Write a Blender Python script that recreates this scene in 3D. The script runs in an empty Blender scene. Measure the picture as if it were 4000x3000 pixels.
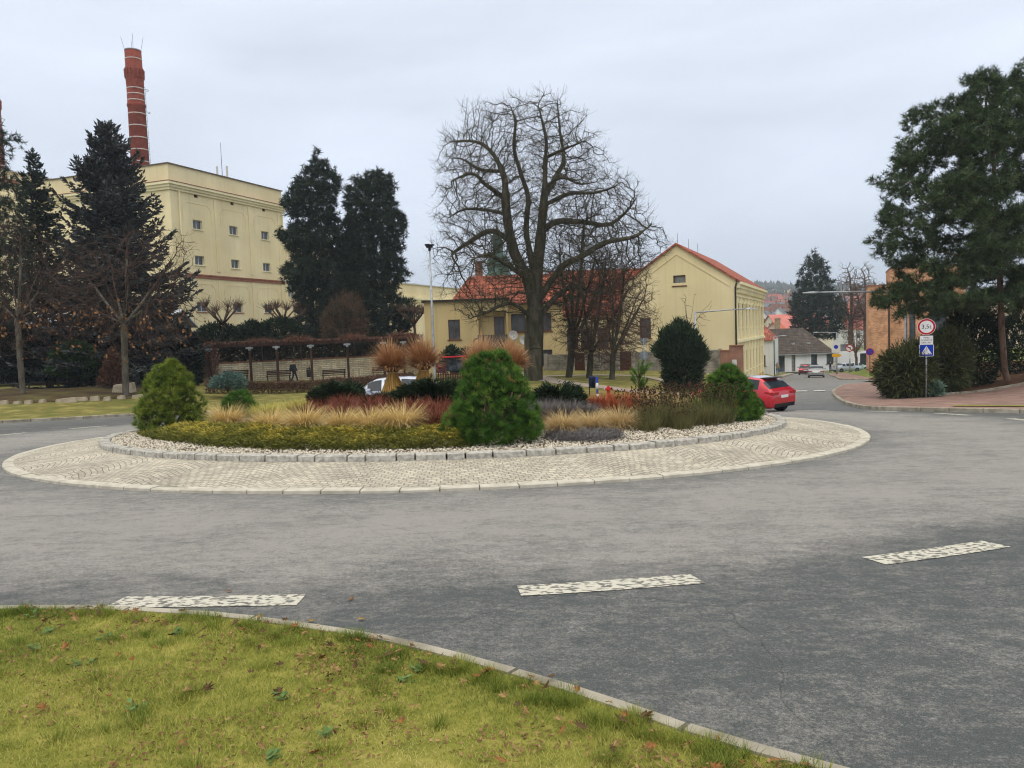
import bpy, bmesh, math, random
import numpy as np
from mathutils import Vector, Matrix, geometry, noise as mnoise
R = math.radians
rng = np.random.default_rng(11)
random.seed(5)
scene = bpy.context.scene
COL = scene.collection

# ---------------------------------------------------------------- camera
CAM = np.array([0.0, 0.0, 1.65]); FOC = 1662.0
PITCH, ROLL = R(3.8), R(2.0)
_F = np.array([0, math.cos(PITCH), -math.sin(PITCH)])
_R0 = np.array([1.0, 0, 0]); _U0 = np.array([0, math.sin(PITCH), math.cos(PITCH)])
_Rt = _R0 * math.cos(ROLL) - _U0 * math.sin(ROLL)
_Up = _U0 * math.cos(ROLL) + _R0 * math.sin(ROLL)

def at(px, py, Y):
    """surveyed point: bearing (px, py on a 2212 wide sheet) at forward distance Y in metres"""
    d = _F + _Rt * (px - 1106) / FOC + _Up * (829.5 - py) / FOC
    return CAM + d * (Y / d[1])

def X(px, Y, py=760):
    return float(at(px, py, Y)[0])

cam_data = bpy.data.cameras.new('camera')
cam = bpy.data.objects.new('camera', cam_data)
COL.objects.link(cam)
m = Matrix(((_Rt[0], _Up[0], -_F[0], CAM[0]), (_Rt[1], _Up[1], -_F[1], CAM[1]), (_Rt[2], _Up[2], -_F[2], CAM[2]), (0, 0, 0, 1)))
cam.matrix_world = m
cam_data.sensor_fit = 'HORIZONTAL'; cam_data.sensor_width = 36.0
cam_data.lens = 36.0 * FOC / 2212.0
cam_data.clip_start = 0.05; cam_data.clip_end = 8000
scene.camera = cam
scene.view_settings.view_transform = 'Standard'
scene.view_settings.look = 'None'
scene.view_settings.exposure = 0.0
scene.view_settings.gamma = 1.0
scene.cycles.filter_width = 1.15

# ---------------------------------------------------------------- ground shape
CX, CY = -1.6, 20.7           # middle of the roundabout
def sst(a, b, x):
    t = np.clip((x - a) / (b - a), 0, 1); return t * t * (3 - 2 * t)
def zplane(x, y): return -0.049 * y - 0.010 * x
def lat(x, y): return (x - 17.7) * 0.925 - (y - 45) * 0.38      # distance right of the street axis
def zg(x, y):
    x = np.asarray(x, float); y = np.asarray(y, float)
    zp = zplane(x, y)
    lev = -1.85 + 0.95 * sst(-13, -27, x) * (1 - 0.5*sst(46, 57, y)) - 0.35 * sst(-2, 16, x) + 0.0 * y
    L = sst(-6.0, -13.0, lat(x, y)) * sst(33, 42, y)
    z = zp * (1 - L) + lev * L
    # bank on the right of the street
    B = sst(16.5, 26, x) * sst(5.5, 14, lat(x, y)) * sst(26, 34, y + 0.25 * (x - 17))
    B2 = 1.4 * sst(4.0, 8.0, lat(x, y)) * sst(64, 76, y) * (1 - sst(100, 118, y))
    dip = -0.17*np.exp(-((x - 11.0)**2 + (y - 31.0)**2)/(2*3.5**2))
    return z + 1.15 * B + B2 + dip
def zfar(x, y):
    d = np.asarray(y, float)
    xs = [0, 130, 200, 260, 300, 420, 560, 750, 950, 1300, 1500, 1800, 4000]
    zs = [-6, -6.6, -6.0, -3.5, -1.5, 4, 10, 20, 31, 48, 52, 48, 20]
    return np.interp(d, xs, zs) + 0.0 * np.asarray(x)
def hit(px, py, zf=None, dz=0.0):
    """where a bearing meets the ground"""
    zf = zf or zg
    d = _F + _Rt * (px - 1106) / FOC + _Up * (829.5 - py) / FOC
    t = 1.0
    for i in range(6000):
        p = CAM + d * t
        if p[2] <= zf(p[0], p[1]) + dz: break
        t *= 1.003
    return p

# ---------------------------------------------------------------- materials
def lin(c):
    return tuple(((v / 255) / 12.92 if v / 255 < 0.04045 else ((v / 255 + 0.055) / 1.055) ** 2.4) for v in c)
MATS = {}
def mat(name, c1, c2=None, scale=3.0, rough=0.8, detail=6.0, bump=0.0, bscale=None, c3=None, spec=0.12, metal=0.0, attr=False, lo=0.35, hi=0.65, stretch=(1, 1, 1), coat=0.0, trans=0.0):
    """noise blended colours (albedo), optional bump; attr: colour picked by the per-leaf random 'rnd'"""
    if name in MATS: return MATS[name]
    M = bpy.data.materials.new(name); M.use_nodes = True
    nt = M.node_tree; N = nt.nodes; Lk = nt.links
    b = N['Principled BSDF']
    b.inputs['Roughness'].default_value = rough
    b.inputs['Specular IOR Level'].default_value = spec
    b.inputs['Metallic'].default_value = metal
    if coat: b.inputs['Coat Weight'].default_value = coat; b.inputs['Coat Roughness'].default_value = 0.05
    tc = N.new('ShaderNodeTexCoord'); mp = N.new('ShaderNodeMapping')
    mp.inputs['Scale'].default_value = stretch
    Lk.new(tc.outputs['Object'], mp.inputs['Vector'])
    if c2 is None:
        b.inputs['Base Color'].default_value = (*c1, 1)
    else:
        rp = N.new('ShaderNodeValToRGB'); e = rp.color_ramp.elements
        e[0].position, e[1].position = lo, hi
        e[0].color, e[1].color = (*c1, 1), (*c2, 1)
        if c3: k = e.new((lo + hi) / 2); k.color = (*c3, 1)
        no = N.new('ShaderNodeTexNoise'); no.inputs['Scale'].default_value = scale; no.inputs['Detail'].default_value = detail
        Lk.new(mp.outputs[0], no.inputs['Vector'])
        if attr:
            at_ = N.new('ShaderNodeAttribute'); at_.attribute_name = 'rnd'
            mx = N.new('ShaderNodeMath'); mx.operation = 'MULTIPLY_ADD'; mx.inputs[1].default_value = 0.55
            sc = N.new('ShaderNodeMath'); sc.operation = 'MULTIPLY'; sc.inputs[1].default_value = 0.45
            Lk.new(no.outputs[0], sc.inputs[0]); Lk.new(at_.outputs['Fac'], mx.inputs[0]); Lk.new(sc.outputs[0], mx.inputs[2])
            Lk.new(mx.outputs[0], rp.inputs[0])
        else:
            Lk.new(no.outputs[0], rp.inputs[0])
        Lk.new(rp.outputs[0], b.inputs['Base Color'])
    if bump:
        nb = N.new('ShaderNodeTexNoise'); nb.inputs['Scale'].default_value = bscale or scale * 4; nb.inputs['Detail'].default_value = 6
        Lk.new(mp.outputs[0], nb.inputs['Vector'])
        bp = N.new('ShaderNodeBump'); bp.inputs['Strength'].default_value = bump; bp.inputs['Distance'].default_value = 0.03
        Lk.new(nb.outputs[0], bp.inputs['Height']); Lk.new(bp.outputs[0], b.inputs['Normal'])
    if trans:
        tr = N.new('ShaderNodeBsdfTranslucent'); ms = N.new('ShaderNodeMixShader'); ms.inputs[0].default_value = trans
        if c2 is not None: Lk.new(rp.outputs[0], tr.inputs['Color'])
        else: tr.inputs['Color'].default_value = (*c1, 1)
        out = N['Material Output']
        Lk.new(b.outputs[0], ms.inputs[1]); Lk.new(tr.outputs[0], ms.inputs[2]); Lk.new(ms.outputs[0], out.inputs['Surface'])
    MATS[name] = M
    return M

def brickmat(name, c1, c2, mortar, w, h, gap, bump=0.3, rough=0.85, axes='xz', noise=0.25, off=0.5):
    """bricks / tiles / slabs laid in object space on the given axes"""
    if name in MATS: return MATS[name]
    M = bpy.data.materials.new(name); M.use_nodes = True
    nt = M.node_tree; N = nt.nodes; Lk = nt.links; b = N['Principled BSDF']
    b.inputs['Roughness'].default_value = rough; b.inputs['Specular IOR Level'].default_value = 0.25
    tc = N.new('ShaderNodeTexCoord'); sp = N.new('ShaderNodeSeparateXYZ'); cb = N.new('ShaderNodeCombineXYZ')
    Lk.new(tc.outputs['Object'], sp.inputs[0])
    ix = {'x': 0, 'y': 1, 'z': 2}
    if axes[0] == 's':      # x + y, for walls that turn a corner
        ad = N.new('ShaderNodeMath'); Lk.new(sp.outputs[0], ad.inputs[0]); Lk.new(sp.outputs[1], ad.inputs[1]); Lk.new(ad.outputs[0], cb.inputs[0])
    else: Lk.new(sp.outputs[ix[axes[0]]], cb.inputs[0])
    Lk.new(sp.outputs[ix[axes[1]]], cb.inputs[1])
    br = N.new('ShaderNodeTexBrick'); br.offset = off
    br.inputs['Scale'].default_value = 1.0
    br.inputs['Brick Width'].default_value = w; br.inputs['Row Height'].default_value = h
    br.inputs['Mortar Size'].default_value = gap; br.inputs['Mortar Smooth'].default_value = 0.2
    br.inputs['Bias'].default_value = 0.0
    br.inputs['Color1'].default_value = (*c1, 1); br.inputs['Color2'].default_value = (*c2, 1); br.inputs['Mortar'].default_value = (*mortar, 1)
    Lk.new(cb.outputs[0], br.inputs['Vector'])
    no = N.new('ShaderNodeTexNoise'); no.inputs['Scale'].default_value = 1.3; no.inputs['Detail'].default_value = 8
    Lk.new(tc.outputs['Object'], no.inputs['Vector'])
    mr = N.new('ShaderNodeMapRange'); mr.inputs['From Min'].default_value = 0.3; mr.inputs['From Max'].default_value = 0.7
    mr.inputs['To Min'].default_value = 1 - noise; mr.inputs['To Max'].default_value = 1 + noise
    Lk.new(no.outputs[0], mr.inputs[0])
    vm = N.new('ShaderNodeVectorMath'); vm.operation = 'SCALE'
    Lk.new(br.outputs['Color'], vm.inputs[0]); Lk.new(mr.outputs[0], vm.inputs['Scale']); Lk.new(vm.outputs[0], b.inputs['Base Color'])
    bp = N.new('ShaderNodeBump'); bp.inputs['Strength'].default_value = bump; bp.inputs['Distance'].default_value = 0.02; bp.invert = True
    Lk.new(br.outputs['Fac'], bp.inputs['Height']); Lk.new(bp.outputs[0], b.inputs['Normal'])
    MATS[name] = M
    return M

# ---------------------------------------------------------------- objects
def link(o, parent=None):
    COL.objects.link(o)
    if parent is not None: o.parent = parent
    return o
def tag(o, label=None, cat=None, group=None, kind=None):
    if label: o['label'] = label
    if cat: o['category'] = cat
    if group: o['group'] = group
    if kind: o['kind'] = kind
    return o
def thing(name, label, cat, loc=(0, 0, 0), rz=0.0, group=None):
    o = bpy.data.objects.new(name, None); COL.objects.link(o)
    o.empty_display_size = 0.2
    o.location = [float(v) for v in loc]; o.rotation_euler = (0, 0, rz)
    return tag(o, label, cat, group)
def children(o): return [c for c in COL.objects if c.parent == o]
KIDS = {}
def copy_tree(o, parent=None):
    c = o.copy(); COL.objects.link(c); c.parent = parent
    for ch in o.children: copy_tree(ch, c)
    return c
def put(proto, loc, rz=0, sc=1.0, label=None, group=None, first=False):
    c = proto if first else copy_tree(proto)
    c.location = [float(v) for v in loc]; c.rotation_euler = (0, 0, rz)
    c.scale = (sc, sc, sc) if np.isscalar(sc) else sc
    if label: c['label'] = label
    if group: c['group'] = group
    return c

def mesh_np(name, V, F, m, parent=None, rnd=None, smooth=False, loc=None):
    V = np.ascontiguousarray(V, dtype=np.float32); F = np.ascontiguousarray(F, dtype=np.int32)
    me = bpy.data.meshes.new(name)
    me.vertices.add(len(V)); me.vertices.foreach_set('co', V.ravel())
    k = F.shape[1]
    me.loops.add(F.size); me.loops.foreach_set('vertex_index', F.ravel())
    me.polygons.add(len(F)); me.polygons.foreach_set('loop_start', np.arange(0, F.size, k, dtype=np.int32))
    if smooth: me.polygons.foreach_set('use_smooth', np.ones(len(F), dtype=bool))
    me.update(calc_edges=True)
    if rnd is not None:
        a = me.attributes.new('rnd', 'FLOAT', 'POINT'); a.data.foreach_set('value', np.ascontiguousarray(rnd, dtype=np.float32))
    me.materials.append(m)
    o = bpy.data.objects.new(name, me); link(o, parent)
    if loc is not None: o.location = [float(v) for v in loc]
    return o

class MB:
    def __init__(s): s.v = []; s.f = []; s.n = 0; s.sm = []
    def add(s, V, F, smooth=False):
        V = np.asarray(V, float).reshape(-1, 3)
        s.v.append(V); s.f += [tuple(int(i) + s.n for i in f) for f in F]; s.sm += [smooth] * len(F); s.n += len(V)
        return s
    def box(s, x0, x1, y0, y1, z0, z1):
        return s.add([(x0,y0,z0),(x1,y0,z0),(x1,y1,z0),(x0,y1,z0),(x0,y0,z1),(x1,y0,z1),(x1,y1,z1),(x0,y1,z1)],
                     [(0,3,2,1),(4,5,6,7),(0,1,5,4),(1,2,6,5),(2,3,7,6),(3,0,4,7)])
    def quad(s, *p): return s.add(p, [tuple(range(len(p)))])
    def bar(s, a, b, w, h=None):
        a = np.asarray(a, float); b = np.asarray(b, float); h = h or w
        d = b - a; d = d / (np.linalg.norm(d) + 1e-9)
        u = np.cross(d, (0, 0, 1.0)); 
        if np.linalg.norm(u) < 1e-3: u = np.array([1.0, 0, 0])
        u /= np.linalg.norm(u); v = np.cross(u, d)
        u = u * w / 2; v = v * h / 2
        return s.add([a-u-v, a+u-v, a+u+v, a-u+v, b-u-v, b+u-v, b+u+v, b-u+v],
                     [(0,3,2,1),(4,5,6,7),(0,1,5,4),(1,2,6,5),(2,3,7,6),(3,0,4,7)])
    def tube(s, pts, rad, n=8, smooth=True):
        pts = np.asarray(pts, float); rad = np.broadcast_to(np.asarray(rad, float), (len(pts),))
        T = np.gradient(pts, axis=0); T /= np.linalg.norm(T, axis=1)[:, None] + 1e-9
        ref = np.array([0.31, 0.95, 0.05]) if abs(T[0][1]) < 0.8 else np.array([1.0, 0.1, 0.05])
        U = np.cross(T, ref); U /= np.linalg.norm(U, axis=1)[:, None] + 1e-9
        W = np.cross(T, U)
        an = np.arange(n) * 2 * math.pi / n
        V = (pts[:, None, :] + rad[:, None, None] * (np.cos(an)[None, :, None] * U[:, None, :] + np.sin(an)[None, :, None] * W[:, None, :])).reshape(-1, 3)
        F = []
        for i in range(len(pts) - 1):
            for j in range(n):
                F.append((i*n+j, i*n+(j+1) % n, (i+1)*n+(j+1) % n, (i+1)*n+j))
        s.add(V, F, smooth)
        c0 = s.n - len(V)
        s.f.append(tuple(c0 + j for j in range(n))[::-1]); s.sm.append(False)
        s.f.append(tuple(c0 + (len(pts)-1)*n + j for j in range(n))); s.sm.append(False)
        return s
    def lathe(s, prof, n=16, c=(0, 0, 0), smooth=True):
        prof = np.asarray(prof, float)
        an = np.arange(n) * 2 * math.pi / n
        V = np.stack([prof[:, 0][:, None] * np.cos(an) + c[0], prof[:, 0][:, None] * np.sin(an) + c[1], np.repeat(prof[:, 1][:, None], n, 1) + c[2]], -1).reshape(-1, 3)
        F = [(i*n+j, i*n+(j+1) % n, (i+1)*n+(j+1) % n, (i+1)*n+j) for i in range(len(prof)-1) for j in range(n)]
        return s.add(V, F, smooth)
    def disc(s, c, r, axis='y', n=24, thick=0.02):
        an = np.arange(n) * 2 * math.pi / n
        if axis == 'y':
            A = np.stack([c[0] + r*np.cos(an), np.full(n, c[1]-thick/2), c[2] + r*np.sin(an)], 1); B = A.copy(); B[:, 1] += thick
        elif axis == 'x':
            A = np.stack([np.full(n, c[0]-thick/2), c[1] + r*np.cos(an), c[2] + r*np.sin(an)], 1); B = A.copy(); B[:, 0] += thick
        else:
            A = np.stack([c[0] + r*np.cos(an), c[1] + r*np.sin(an), np.full(n, c[2]-thick/2)], 1); B = A.copy(); B[:, 2] += thick
        F = [tuple(range(n)), tuple(range(2*n-1, n-1, -1))] + [(j, (j+1) % n, n+(j+1) % n, n+j) for j in range(n)]
        return s.add(np.vstack([A, B]), F)
    def prism(s, poly, y0, y1):
        """outline in x,z pushed from y0 to y1"""
        n = len(poly)
        A = [(p[0], y0, p[1]) for p in poly]; B = [(p[0], y1, p[1]) for p in poly]
        return s.add(A + B, [tuple(range(n)), tuple(range(2*n-1, n-1, -1))] + [(j, n+j, n+(j+1) % n, (j+1) % n) for j in range(n)])
    def build(s, name, m, parent=None, loc=None, bevel=0.0, fix=True):
        me = bpy.data.meshes.new(name)
        V = np.vstack(s.v)
        me.from_pydata(V.tolist(), [], s.f); me.update()
        me.polygons.foreach_set('use_smooth', np.array(s.sm, dtype=bool))
        if fix:
            bm = bmesh.new(); bm.from_mesh(me); bmesh.ops.recalc_face_normals(bm, faces=bm.faces); bm.to_mesh(me); bm.free()
        me.materials.append(m)
        o = bpy.data.objects.new(name, me); link(o, parent)
        if loc is not None: o.location = [float(v) for v in loc]
        if bevel:
            b = o.modifiers.new('bevel', 'BEVEL'); b.width = bevel; b.segments = 2; b.limit_method = 'ANGLE'
        return o

def sheet(name, poly, m, res=1.0, dz=0.0, zf=None, jitter=0.0, kind='structure', holes=None):
    """a ground sheet filling the outline, following the ground height"""
    zf = zf or zg
    P = np.asarray([(p[0], p[1]) for p in poly], float)
    B = []
    for i in range(len(P)):
        a, b = P[i], P[(i+1) % len(P)]
        k = max(1, int(np.linalg.norm(b-a) / res))
        for j in range(k): B.append(a + (b-a) * j / k)
    B = np.array(B)
    x0, y0 = B.min(0); x1, y1 = B.max(0)
    gx, gy = np.meshgrid(np.arange(x0, x1, res), np.arange(y0, y1, res))
    G = np.stack([gx.ravel(), gy.ravel()], 1) + 0.07
    ins = inside(G, B)
    # keep grid points off the rim
    G = G[ins]
    if len(G):
        keep = np.ones(len(G), bool)
        for b in B: keep &= (np.abs(G - b).sum(1) > 0.35 * res)
        G = G[keep]
    pts = [Vector(p) for p in np.vstack([B, G])]
    n = len(B)
    v, e, f, *_ = geometry.delaunay_2d_cdt(pts, [(i, (i+1) % n) for i in range(n)], [list(range(n))], 1, 1e-5)
    V = np.array([(p[0], p[1]) for p in v])
    z = zf(V[:, 0], V[:, 1]) + dz
    me = bpy.data.meshes.new(name)
    me.from_pydata(np.column_stack([V, z]).tolist(), [], [list(q) for q in f]); me.update()
    if len(me.polygons) and me.polygons[0].normal.z < 0: me.flip_normals()
    me.polygons.foreach_set('use_smooth', np.ones(len(me.polygons), bool))
    me.materials.append(m)
    o = bpy.data.objects.new(name, me); link(o); o['kind'] = kind
    return o
def inside(G, B):
    x, y = G[:, 0], G[:, 1]; r = np.zeros(len(G), bool); j = len(B) - 1
    for i in range(len(B)):
        xi, yi = B[i]; xj, yj = B[j]
        if yi != yj:
            c = ((yi > y) != (yj > y)) & (x < (xj - xi) * (y - yi) / (yj - yi) + xi)
            r ^= c
        j = i
    return r
def smooth_line(pts, n=8, closed=False):
    """Catmull-Rom through the points"""
    P = [np.asarray(p, float) for p in pts]; out = []
    N = len(P); rg = range(N if closed else N-1)
    for i in rg:
        p0 = P[(i-1) % N] if (closed or i > 0) else P[i]; p1 = P[i]; p2 = P[(i+1) % N]; p3 = P[(i+2) % N] if (closed or i+2 < N) else p2
        for k in range(n):
            t = k / n
            out.append(0.5*((2*p1) + (-p0+p2)*t + (2*p0-5*p1+4*p2-p3)*t*t + (-p0+3*p1-3*p2+p3)*t**3))
    if not closed: out.append(P[-1])
    return np.array(out)
def kerb_line(name, line, m, w=0.15, h=0.12, stone=1.0, zf=None, gap=0.012, side=1, dz=0.0):
    """a kerb of separate-looking stones along a ground line (x, y); w to the left of the line when side = 1"""
    zf = zf or zg
    L = np.asarray(line, float)[:, :2]
    s = np.concatenate([[0], np.cumsum(np.linalg.norm(np.diff(L, axis=0), axis=1))])
    k = max(1, int(s[-1] / stone)); mb = MB()
    sub = 3
    for i in range(k):
        u = np.linspace(s[-1]*i/k + gap, s[-1]*(i+1)/k - gap, sub + 1)
        P = np.stack([np.interp(u, s, L[:, 0]), np.interp(u, s, L[:, 1])], 1)
        T = np.gradient(P, axis=0); T /= np.linalg.norm(T, axis=1)[:, None]
        Nn = np.stack([-T[:, 1], T[:, 0]], 1) * side
        Q = P + Nn * w
        zt = zf(P[:, 0], P[:, 1]) + dz; jt = rng.normal(0, 0.004)
        V = []
        for a in range(sub + 1):
            V += [(P[a,0], P[a,1], zt[a]-0.25), (P[a,0]+Nn[a,0]*0.012, P[a,1]+Nn[a,1]*0.012, zt[a]+h+jt-0.012), (P[a,0]+Nn[a,0]*0.03, P[a,1]+Nn[a,1]*0.03, zt[a]+h+jt), (Q[a,0], Q[a,1], zt[a]+h+jt), (Q[a,0], Q[a,1], zt[a]-0.25)]
        F = []
        for a in range(sub):
            for c in range(4): F.append((a*5+c, a*5+c+1, a*5+6+c, a*5+5+c))
        F += [(0,1,2,3,4), tuple(sub*5 + q for q in (4,3,2,1,0))]
        mb.add(V, F)
    o = mb.build(name, m); o['kind'] = 'structure'
    return o

# ---------------------------------------------------------------- vectorised growth helpers
def unit(a): return a / (np.linalg.norm(a, axis=-1, keepdims=True) + 1e-9)
def frames(A):
    A = unit(A); ref = np.where(np.abs(A[:, 2:3]) > 0.9, np.array([[1.0, 0, 0]]), np.array([[0, 0, 1.0]]))
    U = unit(np.cross(A, ref)); return U, np.cross(A, U)
def blades(P, az, L, a0, a1, w, seg=3, taper=0.9, tip=0.0):
    """arching strips: az heading, lean from vertical going from a0 to a1 along the length"""
    n = len(P); L = np.broadcast_to(L, (n,)); a0 = np.broadcast_to(a0, (n,)); a1 = np.broadcast_to(a1, (n,)); w = np.broadcast_to(w, (n,))
    pos = np.array(P, float); rows = []
    tw = az + math.pi/2 + rng.uniform(-0.9, 0.9, n)
    S = np.stack([np.cos(tw), np.sin(tw), np.zeros(n)], 1)
    for i in range(seg + 1):
        t = i / seg
        ww = (w * (1 - taper * t ** 1.5) / 2)[:, None]
        rows.append(np.stack([pos - S*ww, pos + S*ww], 1))
        a = a0 + (a1 - a0) * (t + 0.5/seg)
        pos = pos + (L/seg)[:, None] * np.stack([np.sin(a)*np.cos(az), np.sin(a)*np.sin(az), np.cos(a)], 1)
    V = np.stack(rows, 1).reshape(-1, 3)
    b = (np.arange(n) * (seg+1) * 2)[:, None, None]; s = (np.arange(seg) * 2)[None, :, None]
    F = (b + s + np.array([0, 1, 3, 2])[None, None, :]).reshape(-1, 4)
    return V, F, np.clip(np.repeat(rng.random(n), (seg+1)*2)*(1-tip) + tip*np.tile(np.repeat(np.linspace(0, 1, seg+1), 2), n), 0, 1)
def sprays(P, D, L, w, N=None):
    """flat pointed leaf shapes"""
    n = len(P); D = unit(D)
    if N is None: N = unit(rng.normal(0, 1, (n, 3)))
    S = unit(np.cross(D, N)); L = np.broadcast_to(L, (n,))[:, None]; w = np.broadcast_to(w, (n,))[:, None]
    V = np.stack([P, P + D*L*0.45 + S*w/2, P + D*L, P + D*L*0.45 - S*w/2], 1).reshape(-1, 3)
    F = np.arange(n*4).reshape(n, 4)
    return V, F, np.repeat(rng.random(n), 4)
def tufts(P, A, k, L, w, a0=25, a1=75, stem=0.05):
    """k needles round the axis A of every shoot"""
    n = len(P); U, W = frames(A); A = unit(A)
    ph = rng.uniform(0, 2*math.pi, (n, k)); th = np.radians(rng.uniform(a0, a1, (n, k)))
    D = A[:, None, :]*np.cos(th)[..., None] + (U[:, None, :]*np.cos(ph)[..., None] + W[:, None, :]*np.sin(ph)[..., None])*np.sin(th)[..., None]
    B = P[:, None, :] + A[:, None, :]*(rng.uniform(0, stem, (n, k))*1.0)[..., None]
    ll = (np.broadcast_to(L, (n,))[:, None] * rng.uniform(0.75, 1.15, (n, k)))[..., None]
    S = unit(np.cross(D, unit(rng.normal(0, 1, (n, k, 3))))) * w/2
    V = np.stack([B - S, B + S, B + D*ll], 2).reshape(-1, 3)
    F = np.arange(n*k*3).reshape(-1, 3)
    sh = rng.random(n)
    r = np.repeat(np.clip(sh[:, None]*0.7 + rng.random((n, k))*0.3, 0, 1).ravel(), 3)
    return V, F, r
def prisms(P0, P1, r0, r1, n=4):
    E = len(P0); U, W = frames(P1 - P0); an = np.arange(n)*2*math.pi/n
    ring = np.cos(an)[None, :, None]*U[:, None, :] + np.sin(an)[None, :, None]*W[:, None, :]
    V = np.stack([P0[:, None, :] + ring*r0[:, None, None], P1[:, None, :] + ring*r1[:, None, None]], 1).reshape(-1, 3)
    b = (np.arange(E)*2*n)[:, None, None]; j = np.arange(n)
    q = np.stack([j, (j+1) % n, n+(j+1) % n, n+j], 1)[None]
    return V, (b + q).reshape(-1, 4)
def join(*parts):
    """stack (V, F, rnd) soups with equal face sizes"""
    Vs, Fs, Rs, o = [], [], [], 0
    for V, F, r in parts:
        Vs.append(V); Fs.append(F + o); Rs.append(r); o += len(V)
    return np.vstack(Vs), np.vstack(Fs), np.concatenate(Rs)
def colonize(N0, par0, A, step, dk, it=80, infl=1e9, pull=(0, 0, 0), jit=0.12):
    N = np.array(N0, float); par = list(par0); A = np.array(A, float)
    D = np.linalg.norm(A[:, None, :] - N[None, :, :], axis=2); near = D.argmin(1); d = D.min(1)
    alive = d > dk; A, near, d = A[alive], near[alive], d[alive]
    pull = np.array(pull)
    for _ in range(it):
        if len(A) == 0: break
        act = d < infl
        if not act.any(): break
        v = unit(A[act] - N[near[act]]); S = np.zeros_like(N); np.add.at(S, near[act], v)
        src = np.unique(near[act])
        dirn = unit(unit(S[src]) + pull + rng.normal(0, jit, (len(src), 3)))
        new = N[src] + dirn*step
        base = len(N); N = np.vstack([N, new]); par += list(src)
        D = np.linalg.norm(A[:, None, :] - new[None, :, :], axis=2); k = D.argmin(1); dm = D.min(1)
        better = dm < d; near = np.where(better, base + k, near); d = np.where(better, dm, d)
        alive = d > dk; A, near, d = A[alive], near[alive], d[alive]
        if len(N) > 30000: break
    return N, np.array(par)
def pipe_radii(N, par, tip, p=2.3):
    acc = np.zeros(len(N)); r = np.zeros(len(N))
    for i in range(len(N)-1, -1, -1):
        r[i] = acc[i]**(1/p) if acc[i] > 0 else tip
        if par[i] >= 0: acc[par[i]] += r[i]**p
    return r
def skeleton_mesh(N, par, r, cut, mat_, parent, root):
    """thick wood -> trunk (with limbs), thin wood -> crown"""
    e = np.where(par >= 0)[0]
    thick = e[r[e] >= cut]; thin = e[r[e] < cut]
    root = np.asarray(root)
    outs = []
    if len(thick):
        p = par[thick]
        ext = (N[thick] - N[p]) * 0.12
        V, F = prisms(N[p] - root - ext, N[thick] - root + ext, np.minimum(r[p], r[thick]*1.35), r[thick], 9)
        outs.append(mesh_np('trunk', V, F, mat_, parent, smooth=True))
    if len(thin):
        p = par[thin]
        V, F = prisms(N[p] - root, N[thin] - root, np.minimum(r[p], r[thin]*1.3), r[thin], 3)
        outs.append((V, F))
    return outs

def text_mesh(s, size, m, parent, loc, rot=(math.pi/2, 0, 0), name='lettering', sx=1.0):
    c = bpy.data.curves.new('lettering', 'FONT'); c.body = s; c.size = size; c.align_x = 'CENTER'; c.align_y = 'CENTER'; c.extrude = 0.002
    t = bpy.data.objects.new('tmp', c); COL.objects.link(t)
    bpy.context.view_layer.update()
    me = bpy.data.meshes.new_from_object(t.evaluated_get(bpy.context.evaluated_depsgraph_get()))
    bpy.data.objects.remove(t)
    me.materials.clear(); me.materials.append(m)
    o = bpy.data.objects.new(name, me); link(o, parent); o.location = loc; o.rotation_euler = rot; o.scale = (sx, 1, 1)
    return o

# ---------------------------------------------------------------- sky and light
SUN_EL, SUN_AZ = R(48), R(200)
W = bpy.data.worlds.new('World'); scene.world = W; W.use_nodes = True
nt = W.node_tree; N = nt.nodes; Lk = nt.links
bg = N['Background']; out = N['World Output']
sky = N.new('ShaderNodeTexSky'); sky.sky_type = 'NISHITA'; sky.sun_disc = False
sky.sun_elevation = SUN_EL; sky.sun_rotation = SUN_AZ; sky.dust_density = 4.0; sky.air_density = 1.0
bg.inputs['Strength'].default_value = 0.10
Lk.new(sky.outputs[0], bg.inputs['Color'])
tc = N.new('ShaderNodeTexCoord'); sp = N.new('ShaderNodeSeparateXYZ'); Lk.new(tc.outputs['Generated'], sp.inputs[0])
mpc = N.new('ShaderNodeMapping'); mpc.inputs['Scale'].default_value = (1.0, 1.0, 3.6); Lk.new(tc.outputs['Generated'], mpc.inputs['Vector'])
nz = N.new('ShaderNodeTexNoise'); nz.inputs['Scale'].default_value = 1.7; nz.inputs['Detail'].default_value = 7; nz.inputs['Roughness'].default_value = 0.5
nz.inputs['Distortion'].default_value = 0.3
Lk.new(mpc.outputs[0], nz.inputs['Vector'])
rp = N.new('ShaderNodeValToRGB'); e = rp.color_ramp.elements
e[0].position, e[0].color = 0.0, (0.62, 0.69, 0.80, 1)
e[1].position, e[1].color = 1.0, (2.5, 2.38, 2.14, 1)
k = e.new(0.12); k.color = (0.73, 0.80, 0.925, 1)
k = e.new(0.40); k.color = (0.90, 0.975, 1.11, 1)
k = e.new(0.55); k.color = (1.05, 1.12, 1.18, 1)
Lk.new(sp.outputs[2], rp.inputs[0])
mr = N.new('ShaderNodeMapRange'); mr.inputs['From Min'].default_value = 0.3; mr.inputs['From Max'].default_value = 0.7
mr.inputs['To Min'].default_value = 0.84; mr.inputs['To Max'].default_value = 1.12
Lk.new(nz.outputs[0], mr.inputs[0])
vm = N.new('ShaderNodeVectorMath'); vm.operation = 'SCALE'; Lk.new(rp.outputs[0], vm.inputs[0]); Lk.new(mr.outputs[0], vm.inputs['Scale'])
bg2 = N.new('ShaderNodeBackground'); bg2.inputs['Strength'].default_value = 1.0; Lk.new(vm.outputs[0], bg2.inputs['Color'])
mx = N.new('ShaderNodeMixShader'); mx.inputs[0].default_value = 0.93
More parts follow.
